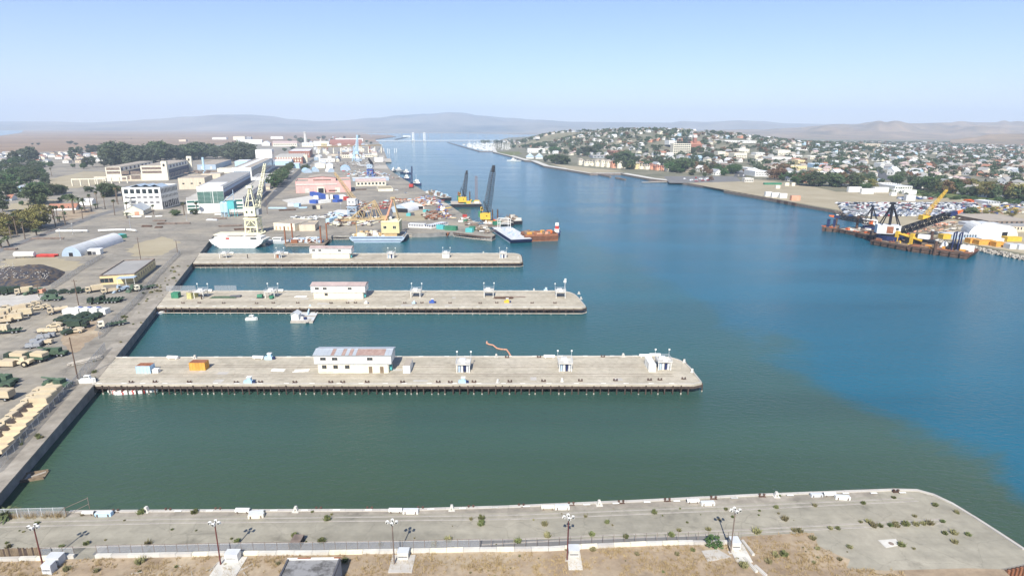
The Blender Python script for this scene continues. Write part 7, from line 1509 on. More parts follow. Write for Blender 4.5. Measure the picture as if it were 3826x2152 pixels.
grove('A', [(40, 1240, 1020), (120, 1020, 850), (20, 900, 740), (60, 830, 690), (220, 1010, 880), (300, 760, 650), (360, 800, 660), (620, 820, 700), (440, 740, 620), (180, 700, 570), (50, 780, 700), (90, 980, 880), (-40, 1100, 900), (540, 690, 610), (270, 660, 590)], 'dark', 'dark tree in the woodland at the road end', 'dark trees at the road end', 1.15)
grove('A', [(560, 770, 690), (440, 790, 720), (990, 640, 580), (1130, 660, 580), (900, 1080, 1000), (960, 1050, 985), (830, 1100, 1030), (300, 1150, 1090), (690, 640, 560)], 'broad', 'bright green tree among the dark trees of the road end', 'green trees at the road end')
grove('A', [(200, 590, 420), (300, 585, 400), (430, 575, 350), (500, 560, 420), (380, 590, 390), (1000, 560, 360), (1080, 480, 350), (1230, 470, 340), (1290, 455, 330), (1370, 450, 335), (1430, 440, 350), (1180, 640, 500), (1260, 640, 480), (1420, 630, 490), (1500, 620, 520), (140, 580, 500)], 'euc', 'tall grey-green gum tree standing out on the marsh side', 'gum trees on the marsh side', 1.25)
q = random.Random(9); k = 0
while k < 130:                                                        # the gum grove behind the foundry
    x = q.uniform(1500, 3520); base = 520 + 30 * math.sin(x * .004) + (60 if x < 1900 else 0) - max(0, x - 2500) * .02; y = base + q.uniform(-45, 45); yt = 330 + 22 * math.sin(x * .011) + 14 * math.sin(x * .037) + q.uniform(-12, 40) + max(0, x - 3250) * .2 - (6 if x > 2200 else 0)
    if y - yt < 80: continue
    tree('euc' if q.random() < .8 else 'dark', g('A', x, y), hgt('A', x, y, yt), 'tall gum tree in the grove behind the foundry', 'gum grove behind the foundry', wide=1.5); k += 1
for k in range(15): u = k / 14; y = 905 - u * 265 + q.uniform(-8, 8); x = 1540 + u * 235; tree('dark' if k % 3 else 'broad', g('B', x, y), hgt('B', x, y, y - 170 + u * 95), 'street tree in the row beside the assembly hall', 'street trees by the assembly hall', wide=1.25)
tree('dark', g('A', 2375, 1290), hgt('A', 2375, 1290, 1210), 'round dark tree standing alone on the paving', wide=1.6); tree('dark', g('B', 460, 1275), 4.5, 'small round shrub tree beside the green-glass hall', wide=1.4); tree('dark', g('C', 515, 690), 11, 'single tree beside the far yard road', wide=1.3); tree('bush', g('I', 870, 190), 2.6, 'round bush at the road edge', cat='bush')
for x, y, yt in [(380, 250, 205), (450, 310, 235), (560, 290, 255), (690, 260, 220), (760, 255, 210), (1040, 250, 215), (870, 280, 245), (1230, 240, 200), (1340, 300, 270), (790, 300, 265), (230, 420, 375), (340, 400, 350), (1400, 320, 290), (300, 290, 250)]:
    tree('dark', g('C', x, y), hgt('C', x, y, yt), 'dark tree between the far shipyard buildings', 'trees between far shipyard buildings', wide=1.4)
for x, y, yt in [(440, 330, 310), (520, 332, 305), (955, 322, 280), (1030, 335, 305), (1190, 345, 325), (1780, 250, 240)]: tree('dark', g('A', x, y), hgt('A', x, y, yt), 'lone dark tree out on the brown marsh', 'lone trees on the marsh', wide=1.8)
# far housing on the marsh side
k = 0
while k < 24:
    x, y = q.uniform(-40, 700), q.uniform(560, 1010)
    if 560 < x and 640 < y < 900: continue
    kd = q.choice(('dark', 'dark', 'broad', 'euc')); tree(kd, g('A', x, y), q.uniform(9, 15), 'shade tree in the park-like housing area by the palms', 'shade trees of the housing area', wide=1.4); k += 1
def house_meshes():
    out = []
    for wm, rm in (('white', 'rooftan'), ('cream', 'roofred'), ('white', 'midgrey'), ('palegrey', 'roofgrey'), ('tanwall', 'steelbrown'), ('white', 'terracotta'), ('paleblue', 'palegrey'), ('cream', 'roofgrey'), ('salmon', 'rooftan'), ('white', 'roofwhite')):
        for hip in (0, 1):
            w = MB().box((0, 0, -1.5), (11, 8.5, 1.5 + 4.6 if hip else 5.6)); r = MB()
            if hip: r.hip(11, 8.5, 2.6, .5, z=4.6)
            else:
                r.gable(11, 8.5, 2.8, .4, .15, z=4.1); w = MB().box((0, 0, -1.5), (11, 8.5, 5.6)); w.add([(-5.5, -4.25, 4.1), (-5.5, 4.25, 4.1), (-5.5, 0, 6.9), (5.5, -4.25, 4.1), (5.5, 4.25, 4.1), (5.5, 0, 6.9)], [(0, 2, 1), (3, 4, 5)])
            d = MB()
            for sx in (-1, 1):
                for x in (-3.4, 0, 3.2): d.box((x, sx * 4.26, 1.1), (1.3, .08, 1.3))
            for sy in (-1, 1): d.box((sy * 5.51, -1.8, 1.1), (.08, 1.2, 1.3)); d.box((sy * 5.51, 1.8, 1.1), (.08, 1.2, 1.3))
            out.append((w, r, d, wm, rm, w.mesh('house_wall', wm), r.mesh('house_roof', rm), d.mesh('house_windows', 'glass'), hip))
    return out
HOUSES = house_meshes()
CW = {'white': 'white', 'cream': 'cream', 'palegrey': 'grey', 'tanwall': 'tan', 'paleblue': 'pale blue', 'salmon': 'salmon'}; CRF = {'rooftan': 'tan', 'roofred': 'dull red', 'midgrey': 'dark grey', 'roofgrey': 'grey', 'steelbrown': 'brown', 'terracotta': 'orange tile', 'palegrey': 'pale grey', 'roofwhite': 'white'}
def house(i, p, rz, s, where):
    w, r, d, wm, rm, wme, rme, dme, hip = HOUSES[i]; lab = '%s house with %s %s roof %s' % (CW[wm], CRF[rm], 'hipped' if hip else 'gabled', where)
    t = thing('house', lab, 'house', p, rz, lab); t.scale = s; put('wall', wme, t); put('roof', rme, t); put('window_set', dme, t)['kind'] = 'stuff'
q = random.Random(21)
for k in range(58):
    x, y = q.uniform(-60, 1380), q.uniform(455, 590)
    if 150 < x < 480 and y > 540: y = 500
    p = g('A', x, y); house(q.choice([0, 1, 2, 5, 9, 11, 4]), p, q.choice((.2, 1.77)), (1.25, 1.25, 1.1), 'on the marsh side')
q = random.Random(55); FP = [(430, 330), (560, 240), (1000, 235), (1300, 245), (1400, 300), (1440, 400), (1420, 520), (1100, 600), (700, 620), (560, 560), (680, 460), (420, 430)]; k = 0
while k < 75:
    x, y = q.uniform(400, 1440), q.uniform(235, 620)
    if not inside((x, y), FP): continue
    s = .35 + (y - 235) / 500; w = q.uniform(30, 90) * s; c_ = q.choice(('white', 'cream', 'palegrey', 'tanwall', 'brick', 'white', 'bluegrey')); lab = {'white': 'white', 'cream': 'cream', 'palegrey': 'grey', 'tanwall': 'tan', 'brick': 'brick', 'bluegrey': 'blue-grey'}[c_] + ' small store crowded into the far shipyard'
    bld('store', lab, ('C', x, y), ('C', x + w, y - 1), q.uniform(10, 30), None, c_, q.choice(('roofwhite', 'rooftan', 'roofgrey', 'roofred', 'palegrey')), q.choice(('flat', 'gabx', 'gaby')), 2.5, wf=[(1.5, 1.8, 4, .4, G_)], h=q.uniform(4.5, 11), group=lab); k += 1
# ================================================================ channel: bridges and marina
def gz(f, x, y, z=2.6): return g(f, x, y, z)
t = thing('lift_bridge', 'pale vertical-lift causeway bridge with two white towers', 'bridge', gz('n', 1413, 530, 0)); a, c = gz('n', 1405, 531, 0), gz('n', 1880, 529, 0); a.z = c.z = 0; v = c - a; O0 = t.location.copy(); rz = math.atan2(v.y, v.x)
m_ = (a + c) / 2 - O0; cube('deck', 'palegrey', t, (m_.x, m_.y, 5), (v.length, 10, 2.2), rz); cube('railing', 'palegrey', t, (m_.x, m_.y, 7.2), (v.length, .5, .9), rz)
for k in range(46): p = a + v * k / 45 - O0; cube('bridge_pier', 'concrete', t, (p.x, p.y, -2), (3, 8, 7), rz)
for nx in (1541, 1584):
    p = gz('n', nx, 530, 0); k = a + v * ((p - a).dot(v) / v.length_squared) - O0; hh = hgt('n', nx, 530, 496, 0); b = MB()
    for x in (-4, 4): b.box((k.x + x, k.y, 0), (3, 6, hh))
    for z in (.2, .45, .7, .96): b.box((k.x, k.y, hh * z), (6, 5, 3))
    b.build('lift_tower', 'white', t)
P = [at('n', x, y, 4700) for x, y in ((1330, 500), (1500, 498.5), (1600, 497.5), (1750, 498), (1850, 500), (1900, 502.5), (1960, 506))]; t = thing('viaduct', 'long high viaduct on slim piers beyond the lift bridge', 'bridge', (P[0].x, P[0].y, 0)); O0 = t.location.copy(); b = MB()
for a, c in zip(P, P[1:]): b.tube(a - O0, c - O0, 1.7, n=4); n = 3; [cube('pier', 'midgrey', t, ((a.lerp(c, k / n) - O0).x, (a.lerp(c, k / n) - O0).y, -2), (3.4, 6, a.lerp(c, k / n).z + 1)) for k in range(n)]
b.build('deck', 'midgrey', t)
t = thing('island_spit', 'dark timber jetty with a white shed before the viaduct', 'jetty', gz('D', 380, 425, 0)); v = gz('D', 460, 405, 0) - gz('D', 290, 440, 0); cube('jetty_deck', 'darkgrey', t, (0, 0, 0), (v.length, 14, 4), math.atan2(v.y, v.x)); cube('shed', 'white', t, (v.x * .36, v.y * .36, 4), (60, 20, 9))
t = thing('breakwater', 'dark floating breakwater round the marina', 'breakwater', (0, 0, 0)); BW = [gz('D', x, y, 0) for x, y in ((985, 482), (1105, 518), (1290, 572), (1425, 610), (1610, 609), (1850, 668))]
for a, c in zip(BW, BW[1:]): m_ = (a + c) / 2; v = c - a; cube('boom', 'steelbrown', t, (m_.x, m_.y, -.5), (v.length, 5, 2.6), math.atan2(v.y, v.x))
sb = MB(); sb.hexa([(-5, -1.2, 0), (4, -1.2, 0), (4, 1.2, 0), (-5, 1.2, 0), (-5.3, -1.6, 1.5), (6, -.5, 1.7), (6, .5, 1.7), (-5.3, 1.6, 1.5)]); sb.box((-.5, 0, 1.5), (4, 2, .8)); sb.tube((.5, 0, 1.5), (.5, 0, 15), .3, .22, 4, cap=False); sb.tube((.3, 0, 3), (-4, 0, 3), .25, n=4); SAIL = sb.mesh('sailing_boat', 'white')
mb_ = MB().hexa([(-5, -1.5, 0), (4, -1.5, 0), (4, 1.5, 0), (-5, 1.5, 0), (-5.3, -1.9, 1.8), (6, -.4, 2.1), (6, .4, 2.1), (-5.3, 1.9, 1.8)]).box((-.6, 0, 1.8), (5, 2.6, 1.7), mi=0).box((-.6, 0, 2.4), (5.05, 2.65, .6), mi=1).mesh('motor_yacht', ['white', 'navy']); q = random.Random(4)
MP = [(1230, 500), (1540, 490), (1830, 545), (1840, 595), (1440, 590), (1200, 520)]; k = 0
while k < 150:
    x, y = q.uniform(1150, 1850), q.uniform(485, 600)
    if not inside((x, y), MP): continue
    s = q.random() < .7; o = put('sailing_boat' if s else 'motor_yacht', SAIL if s else mb_, None, gz('D', x, y, 0), q.choice((.4, .5, 3.6)), (1.25, 1.25, 1.25)); tag(o, 'white sailing boat with bare mast berthed in the marina' if s else 'white motor yacht berthed in the marina', 'boat', 'sailing boats in the marina' if s else 'motor yachts in the marina'); k += 1
for y in (498, 515, 530, 548, 566, 582): a, c = gz('D', 1190 + (y - 498) * 2.6, y, 0), gz('D', 1560 + (y - 498) * 3, y, 0); v = c - a; tag(cube('marina_dock', 'bleached', None, ((a.x + c.x) / 2, (a.y + c.y) / 2, -.3), (v.length, 4, 1.0), math.atan2(v.y, v.x)), 'long pale floating dock in the marina', 'dock', 'marina docks')
# ================================================================ the town shore
TG = 2.6
ES = [Vector((p[0], p[1], TG)) for p in EASTSHORE]
o = strip('promenade', 'palecon', [p + Vector((6, 9, 0)) for p in ES[:11]], 13, TG + .02); tag(o, None, kind='structure')
def esheet(name, pts, m, dz=.03):
    P = [g(*p, TG) for p in pts]; tag(MB().prism([(p.x, p.y) for p in P], TG - .5, TG + dz).build(name, m), None, kind='structure')
esheet('waterfront_field', [('E', 560, 655), ('E', 820, 690), ('E', 1580, 765), ('E', 1110, 785), ('E', 820, 735)], 'drylot'); esheet('park_lawn', [('D', 1640, 612), ('D', 1950, 605), ('D', 2000, 640), ('D', 1850, 660)], 'lawn')
LOT = [('F', 300, 920), ('F', 900, 905), ('F', 1180, 875), ('F', 1900, 960), ('G', 0, 1040), ('G', 700, 1050), ('G', 1500, 1110), ('G', 2536, 1190), ('G', 3300, 1290), ('n', 4000, 985), ('n', 3826, 948), ('n', 3523, 892), ('n', 3330, 846), ('n', 3212, 801), ('n', 3126, 784), ('n', 2969, 756), ('n', 2706, 709), ('n', 2570, 684)]
esheet('waterfront_lot', LOT, 'drylot', .04); esheet('scrub_bank', [('G', 690, 1010), ('G', 1000, 1010), ('G', 1700, 1040), ('G', 2100, 1120), ('G', 2536, 1160), ('G', 2536, 1220), ('G', 1700, 1140), ('G', 1100, 1090)], 'scrub', .08)
esheet('quay_car_park', [('F', 0, 830), ('F', 900, 830), ('F', 980, 900), ('F', 300, 920), ('F', 0, 915), ('E', 2100, 830)], 'asphaltlight', .06)
STREETS = [[('F', 1160, 480), ('F', 1060, 620), ('F', 950, 840)], [('F', 1800, 540), ('F', 1880, 680), ('F', 2030, 860)], [('G', 480, 660), ('G', 570, 770), ('G', 700, 890)], [('F', 490, 460), ('F', 380, 545)], [('G', 1200, 590), ('G', 1320, 660)], [('G', 1700, 830), ('G', 1820, 910)]]
SW = []
for s in STREETS: P = [g(*p, TG) for p in s]; tag(strip('street', 'asphalt', P, 17, TG + .10), None, kind='structure'); SW.append(P)
def near_seg(x, y, P, d):
    for a, c in zip(P, P[1:]):
        v = Vector((c.x - a.x, c.y - a.y)); w_ = Vector((x - a.x, y - a.y)); u = max(0, min(1, w_.dot(v) / v.length_squared))
        if (w_ - v * u).length < d: return True
    return False
R0 = 'roofwhite'; EB = []
def ge(f, x, y):
    d = ray(f, x, y); t = (45 - CZ) / d.z if d.z < 0 else 100
    for k in range(400):
        t *= 1.008; e = elev(d.x * t, d.y * t)
        if CZ + d.z * t <= e + .2: return Vector((d.x * t, d.y * t, e))
    return g(f, x, y, TG)
def eb(name, label, x0, x1, y, yt, depth, wall, f='F', **k):
    zz = ge(f, (x0 + x1) / 2, y).z; a, c = g(f, x0, y, zz), g(f, x1, y, zz); EB.append(((a.x + c.x) / 2, (a.y + c.y) / 2 + depth / 2, (c - a).length / 2 + 8, depth / 2 + 8)); return bld(name, label, (f, x0, y), (f, x1, y), depth, yt, wall, z=zz, **k)
t, L_, h = eb('apartment_tower', 'ten-storey slab tower with balcony bands above the town', 2225, 2460, 545, 392, 22, 'cream', 'E', wf=[(2 + 4.2 * k, 2.2, 8, .82, 'glass') for k in range(10)], ws=[(2 + 4.2 * k, 1.6, 3, .6, G_) for k in range(10)], roof='rooftan')
t, L_, h = eb('church', 'red-brick church with a square white-topped tower', 300, 440, 455, 400, 30, 'brick', roof='terracotta', rt='gabx', rise=8); cube('tower', 'brick', t, (-.1 * L_, 8, 0), (8, 8, 27)); cube('tower_top', 'white', t, (-.1 * L_, 8, 27), (8.6, 8.6, 5))
for i, (x0, x1, y, yt, dp, wl_, rf, lb) in enumerate([(0, 100, 400, 350, 30, 'white', R0, 'white stepped block behind the apartment tower'), (655, 755, 595, 500, 22, 'cream', R0, 'cream six-storey corner block in downtown'), (315, 510, 615, 560, 25, 'paleblue', R0, 'pale blue long store near the waterfront trees'), (560, 650, 620, 570, 25, 'bluegrey', R0, 'pale slate store beside the pale blue one'), (740, 990, 630, 590, 25, 'brick', R0, 'low red-brick row in downtown'), (880, 1050, 590, 520, 30, 'cream', 'rooftan', 'cream three-storey hotel with arched windows'), (760, 870, 560, 515, 25, 'tanwall', 'rooftan', 'tan shop block beside the hotel'), (930, 990, 632, 590, 20, 'salmon', R0, 'orange-red corner shop at the street'), (1470, 1635, 560, 480, 25, 'cream', R0, 'big cream office block with window grid'), (1385, 1650, 645, 575, 40, 'white', 'rooftan', 'long white department store below the office block'), (1640, 1800, 580, 550, 30, 'white', 'terracotta', 'white block with red tiled edge beside the street'), (1200, 1380, 660, 610, 30, 'cream', R0, 'low cream store beside the department store'), (1160, 1300, 590, 555, 30, 'cream', 'rooftan', 'tan-roofed store at the street fork'), (1180, 1290, 545, 515, 25, 'white', R0, 'white hall above the street fork'), (1740, 1835, 680, 615, 25, 'yellowwall', R0, 'yellow-fronted shop at the second street'), (1600, 1860, 750, 695, 30, 'yellowwall', 'palegrey', 'long yellow warehouse with pale roof'), (1910, 2140, 600, 560, 30, 'cream', R0, 'cream row beyond the second street'), (1960, 2150, 720, 670, 30, 'paleblue', R0, 'pale blue shed beyond the second street'), (2010, 2160, 775, 735, 25, 'yellowwall', R0, 'orange-yellow shop beyond the second street'), (2050, 2200, 830, 785, 25, 'cream', R0, 'cream yard building near the green scrub'), (1050, 1160, 790, 725, 30, 'white', 'palegrey', 'white workshop with grey roof at the first street'), (1160, 1380, 835, 770, 40, 'white', R0, 'low white warehouse behind the waterfront lot'), (1600, 1900, 850, 800, 35, 'white', 'palegrey', 'grey-roofed warehouse beside the parking rows'), (940, 1085, 510, 465, 30, 'cream', R0, 'cream school hall beyond downtown'), (750, 920, 372, 348, 60, 'white', R0, 'white long shed far behind downtown'), (940, 1180, 380, 355, 80, 'white', R0, 'long white warehouse far behind downtown'), (1720, 1885, 478, 452, 50, 'white', R0, 'white-roofed hall behind the second street'), (580, 800, 672, 650, 22, 'white', R0, 'low white row behind the waterfront trees'), (2270, 2360, 560, 510, 25, 'white', R0, 'white hall among dark trees'), (1020, 1140, 912, 862, 10, 'palecon', R0, 'low white store with posts on the waterfront lot')]):
    eb('town_building', lb, x0, x1, y, yt, dp, wl_, roof=rf, par=.6, wf=[(1.5 + 3.6 * k, 1.8, max(3, int((x1 - x0) / 22)), .5, G_) for k in range(max(1, int((y - yt) / 28)))])
for lb, x0, x1, y, yt, dp, wl_, f, rf in (('pair of pale high blocks far across the town', 385, 585, 435, 390, 25, 'tanwall', 'G', 'rooftan'), ('long white flat building beyond the high blocks', 625, 805, 445, 412, 40, 'white', 'G', R0), ('white three-storey school among trees', 590, 705, 715, 655, 20, 'white', 'G', R0), ('long green-roofed hall by the scrub', 350, 590, 910, 870, 22, 'bluegrey', 'G', 'teal'), ('grey-roofed market hall behind the scrub', 785, 1020, 1020, 970, 30, 'white', 'G', 'palegrey'), ('white low school wing behind the scrub', 640, 870, 965, 938, 18, 'white', 'G', R0), ('hall with bright red roof near the scrub bank', 2225, 2430, 995, 965, 14, 'white', 'G', 'terracotta'), ('tan office block at the far hill foot', 2450, 2560, 400, 362, 30, 'tanwall', 'G', R0), ('blue glass-fronted terminal behind the pavilions', 260, 490, 510, 458, 20, 'white', 'E', R0), ('wide brown flat-roofed hall above the apartments', 1140, 1480, 585, 555, 40, 'midgrey', 'E', 'rooftan'), ('brown flat-roofed civic hall behind the wide hall', 1390, 1650, 515, 488, 40, 'brick', 'E', 'rooftan'), ('long white shed with white roof in the vehicle lot', 2045, 2200, 1225, 1180, 18, 'palegrey', 'G', R0), ('orange tent-like store in the vehicle lot', 1815, 1925, 1195, 1165, 10, 'orange', 'G', 'orange')):
    eb('town_building', lb, x0, x1, y, yt, dp, wl_, f, roof=rf, par=.5, wf=[(2 + 4 * k, 2, 7, .5, 'blueglass' if 'blue' in lb else G_) for k in range(1 + int('high' in lb) * 4 + int('three' in lb))])
q = random.Random(14)
for k in range(17):                                                 # waterfront apartments
    u = k / 16; x = 950 + u * 1190; y = 690 + u * 78; col = 'cream' if k not in (6, 9, 10, 13, 14, 15) else ('salmon' if k > 12 or k == 6 else 'yellowwall')
    t, L_, h = eb('apartment_house', '%s stepped waterfront apartment house with balconies' % {'cream': 'cream', 'salmon': 'salmon-red', 'yellowwall': 'pale orange'}[col], x, x + q.uniform(66, 112), y - q.uniform(0, 16), y - q.uniform(55, 95), 18, col, 'E', roof='terracotta' if col == 'salmon' else 'rooftan', rt='hip', rise=3, wf=[(1.5, 2, 3, .55, G_), (5, 2, 3, .55, G_), (8.5, 1.8, 3, .5, G_)], group='waterfront apartments, ' + col)
    cube('stepped_wing', col, t, (-L_ * .22, -2, 0), (L_ * .45, 4, h * .68)); cube('balcony', 'white', t, (L_ * .2, -.9, h * .45), (L_ * .4, 1.6, .9)); cube('balcony', 'white', t, (L_ * .2, -.9, h * .15), (L_ * .4, 1.6, .9))
for lb, x, y in (('blue pyramid-roofed ferry pavilion with a cupola', 290, 590), ('blue pyramid-roofed ferry pavilion next to the white annex', 415, 592)):
    t = thing('pavilion', lb, 'pavilion', g('E', x, y, TG)); cube('wall', 'white', t, (0, 0, 0), (18, 15, 4)); MB().hip(19, 16, 8, 1, z=4).build('roof', 'bluegrey', t); cube('cupola', 'white', t, (0, 0, 10.5), (3, 3, 2))
t = thing('sheet_pile_quay', 'dark ribbed sheet-pile quay along the waterfront lot', 'wall', (0, 0, 0)); a, c = gz('F', 745, 1015), gz('F', 1720, 1198); v = c - a; n = 22
for k in range(n): p = a + v * (k + .5) / n; cube('pile_panel', 'rustdark' if k % 2 else 'steelbrown', t, (p.x - .4, p.y - .9, -1.5), (v.length / n * .93, .9 + .4 * (k % 2), 4.6), math.atan2(v.y, v.x))
t = thing('old_jetty', 'collapsed timber jetty with a line of stumps', 'jetty', gz('E', 2100, 915, 0)); v = gz('E', 2420, 920, 0) - gz('E', 1830, 930, 0); cube('jetty_deck', 'bleached', t, (0, 0, .6), (v.length, 5, .5), math.atan2(v.y, v.x)); cube('jetty_deck', 'steelbrown', t, (8, 14, .4), (v.length * .8, 14, .4), math.atan2(v.y, v.x))
t = thing('old_jetty', 'broken breakwater wall trailing from the basin', 'jetty', gz('E', 1240, 815, 0))
for x0, y0, x1, y1 in ((1100, 788, 1380, 848), (1455, 862, 1580, 885)): a, c = gz('E', x0, y0, 0), gz('E', x1, y1, 0); m_ = (a + c) / 2 - t.location; cube('wall', 'steelbrown', t, (m_.x, m_.y, -.5), ((c - a).length, 3, 2.6), math.atan2(c.y - a.y, c.x - a.x))
# trailers and sheds on the lot
def tr(lb, f, x0, x1, y, m, h=3.2, w=4, name='trailer'): container(name, lb, g(f, x0, y, TG), g(f, x1, y, TG), w, h, m, None, 'trailer' if name == 'trailer' else 'container', parts=False)
for a in (('white trailer with a blue base on the quay edge', 'F', 1305, 1390, 1105, 'white', 5), ('long white trailer behind the blue-based one', 'F', 1392, 1500, 1118, 'white', 5), ('white trailer at the end of the quay row', 'F', 1500, 1595, 1128, 'white', 5), ('pale pink trailer apart from the white row', 'F', 1655, 1775, 1160, 'salmon', 5), ('long dark green covered boom on the lot', 'F', 1290, 1525, 945, 'greenpaint', 2.5), ('cream trailer beside the green boom', 'F', 1570, 1625, 960, 'cream', 4), ('cream trailer near the big round trees', 'F', 1660, 1705, 962, 'cream', 4), ('cream caravan alone on the lot', 'F', 1445, 1502, 998, 'cream', 4), ('white trailer first of the long row', 'G', 160, 330, 1045, 'white', 6), ('white trailer second of the long row', 'G', 335, 500, 1068, 'white', 6), ('white trailer third of the long row', 'G', 510, 700, 1050, 'white', 6), ('white trailer left below the scrub', 'G', 770, 905, 1062, 'white', 5), ('white trailer right below the scrub', 'G', 910, 1078, 1078, 'white', 5), ('white caravan by the car rows', 'G', 740, 810, 1095, 'white', 4), ('silver bus parked on the dirt', 'G', 935, 1065, 1165, 'palegrey', 6)): tr(*a)
# vehicle lot
CARM = [MB().profile([(-2.4, .3), (2.4, .3), (2.4, .85), (1.2, 1.0), (.6, 1.6), (-1.4, 1.62), (-2.2, 1.0), (-2.4, .9)], 1.9).box((-.4, 0, 1.02), (2.2, 1.94, .42), mi=1).mesh('car', [m, 'glass']) for m in ('car_white', 'car_white', 'car_silver', 'car_dark', 'car_red', 'car_blue', 'car_tan', 'car_grey')]
CLB = ['white', 'white', 'silver', 'black', 'dark red', 'dark blue', 'tan', 'grey']; cars = []; q = random.Random(31)
for j in range(11):
    y = 1205 + j * 16.5; x = 10 + j * 16
    while x < 1880 - j * 14:
        if q.random() < .86 and not (1150 < x < 1420 and 1250 < y < 1300 and False): cars.append((x, y + q.uniform(-3, 3)))
        x += 5.2 / 1.2 * (1 + (1300 - y) * .0) * q.choice((3, 3.2, 3.4, 4))
cars += [(q.uniform(1500, 2536), q.uniform(1190, 1270)) for _ in range(90)] + [(q.uniform(820, 1300), q.uniform(1120, 1150)) for _ in range(20)]
cw = [(g('G', x, y, TG + .04), x, y) for x, y in cars]; cw.sort(key=lambda a: a[0].y); rest = MB()
for k, (p, x, y) in enumerate(cw):
    i = q.choice((0, 1, 2, 3, 7, 0, 2, 3, 0, 7, 4, 5, 6)); rz = q.choice((.35, 3.5)) + q.uniform(-.1, .1)
    if k < 290: lab = CLB[i] + ' car parked in the crowded vehicle lot'; tag(put('car', CARM[i], None, p, rz, (1.15, 1.15, 1.15)), lab, 'car', lab)
    else: rest.box((p.x, p.y, p.z + .35), (5, 2.1, .8), rz, mi=i); rest.box((p.x, p.y, p.z + 1.15), (2.8, 1.9, .6), rz, mi=i)
if rest.v: tag(rest.build('far_parked_cars', ['car_white', 'car_white', 'car_silver', 'car_dark', 'car_red', 'car_blue', 'car_tan', 'car_grey']), 'mass of cars in the rear rows of the vehicle lot', 'cars', kind='stuff')
for k in range(16): tr('white box truck parked along the water side of the lot' , 'G', 100 + k * 22, 117 + k * 22, 1290 + k * 5, 'white', 3.4, 6, 'box_truck')
for o in list(bpy.data.objects):
    if o.name.startswith('box_truck'): o['group'] = 'box trucks by the water'; o['category'] = 'truck'
for k in range(46):
    P = [p for p in STREETS[k % 2]]; a, c = g(*P[0], TG), g(*P[-1], TG); u = q.random(); p = g(*P[0], TG).lerp(g(*P[1], TG), u * 2) if u < .5 else g(*P[1], TG).lerp(g(*P[2], TG), u * 2 - 1); i = q.randrange(8); lab = CLB[i] + ' car on a street of the far-shore town'; tag(put('car', CARM[i], None, (p.x + q.choice((-6, -2, 2, 6)), p.y, TG + .1), 1.2, (1.1, 1.1, 1.1)), lab, 'car', lab)
for k in range(14): p = g('F', q.uniform(200, 560), q.uniform(845, 905), TG + .07); i = q.choice((0, 1, 2, 4)); lab = CLB[i] + ' car on the waterfront car park'; tag(put('car', CARM[i], None, p, q.uniform(0, 3), (1.1, 1.1, 1.1)), lab, 'car', lab)
# ---------------------------------------------------------------- houses and trees of the town
TP = [tuple(g('n', x, y, TG)[:2]) for x, y in ((1866, 526), (1905, 540), (1990, 572), (2130, 590), (2290, 606), (2540, 640), (2680, 660), (2780, 655), (2860, 668), (3060, 690), (3330, 702), (3560, 722), (3826, 762), (4100, 800), (4500, 800), (4500, 538), (3900, 528), (3300, 521), (2700, 517), (2200, 512), (1920, 510))]
q = random.Random(77); HS = []; TS = []; ca, sa = math.cos(.38), math.sin(.38)
for i in range(-10, 150):
    if i % 5 == 0 and i > 5:
        sg = [Vector((i * 25 * ca - w_ * sa + 250, i * 25 * sa + w_ * ca + 300, TG)) for w_ in range(0, 3000, 30)]; sg = [p for p in sg if inside(p, TP) and elev(p.x, p.y) < 2.7 and p.y < 2600]
        if len(sg) > 3: tag(strip('street', 'asphaltlight', sg, 11, TG + .07), None, kind='structure')
        continue
    for j in range(0, 150):
        far = 1 if (i * 25 + j * 33) > 1900 else 0
        u, w_ = i * 25 + q.uniform(-5, 5), j * 33 + q.uniform(-5, 5); x, y = u * ca - w_ * sa + 250, u * sa + w_ * ca + 300
        if y > 3400 or not inside((x, y), TP): continue
        if y > 1500 and q.random() > .55: continue
        if any(abs(x - a) < b_ and abs(y - c) < d for a, c, b_, d in EB): continue
        if any(near_seg(x, y, P, 15) for P in SW): continue
        r = q.random(); onhill = elev(x, y) > 14
        if r < (.70 if not onhill else .6): HS.append((x, y))
        for dy in (12, -11, 14, 4):
            if q.random() < (.46 if not onhill else .85): TS.append((x + q.uniform(-14, 14), y + dy + q.uniform(-4, 4)))
HS.sort(key=lambda p: math.hypot(*p)); TS.sort(key=lambda p: math.hypot(*p))
hb = {}
for k, (x, y) in enumerate(HS):
    i = q.choice((0, 1, 2, 3, 6, 7, 8, 9, 10, 12, 14, 15, 16, 18, 19, 0, 1, 18, 4, 5, 6, 7)); rz = .38 + q.choice((0, 1.571)); s = q.uniform(1.0, 1.4)
    if k < 235: house(i, (x, y, elev(x, y)), rz, (s, s, s * q.uniform(.9, 1.25)), 'in the far-shore town')
    else:
        w, r, d, wm, rm = HOUSES[i][:5]
        for src, m in ((w, wm), (r, rm)):
            V_ = np.array(src.v); c_, s_ = math.cos(rz), math.sin(rz); V2 = np.stack([(V_[:, 0] * c_ - V_[:, 1] * s_) * s + x, (V_[:, 0] * s_ + V_[:, 1] * c_) * s + y, V_[:, 2] * s + elev(x, y)], 1)
            B = hb.setdefault(m, MB()); B.add(V2.tolist(), src.f)
far_h = MB(); ms = list(hb)
for k, m in enumerate(ms): o0 = len(far_h.v); far_h.v += hb[m].v; far_h.f += [[a + o0 for a in f] for f in hb[m].f]; far_h.m += [k] * len(hb[m].f)
tag(far_h.build('distant_houses', ms), 'spread of small pale houses farther back in the town', 'houses', kind='stuff')
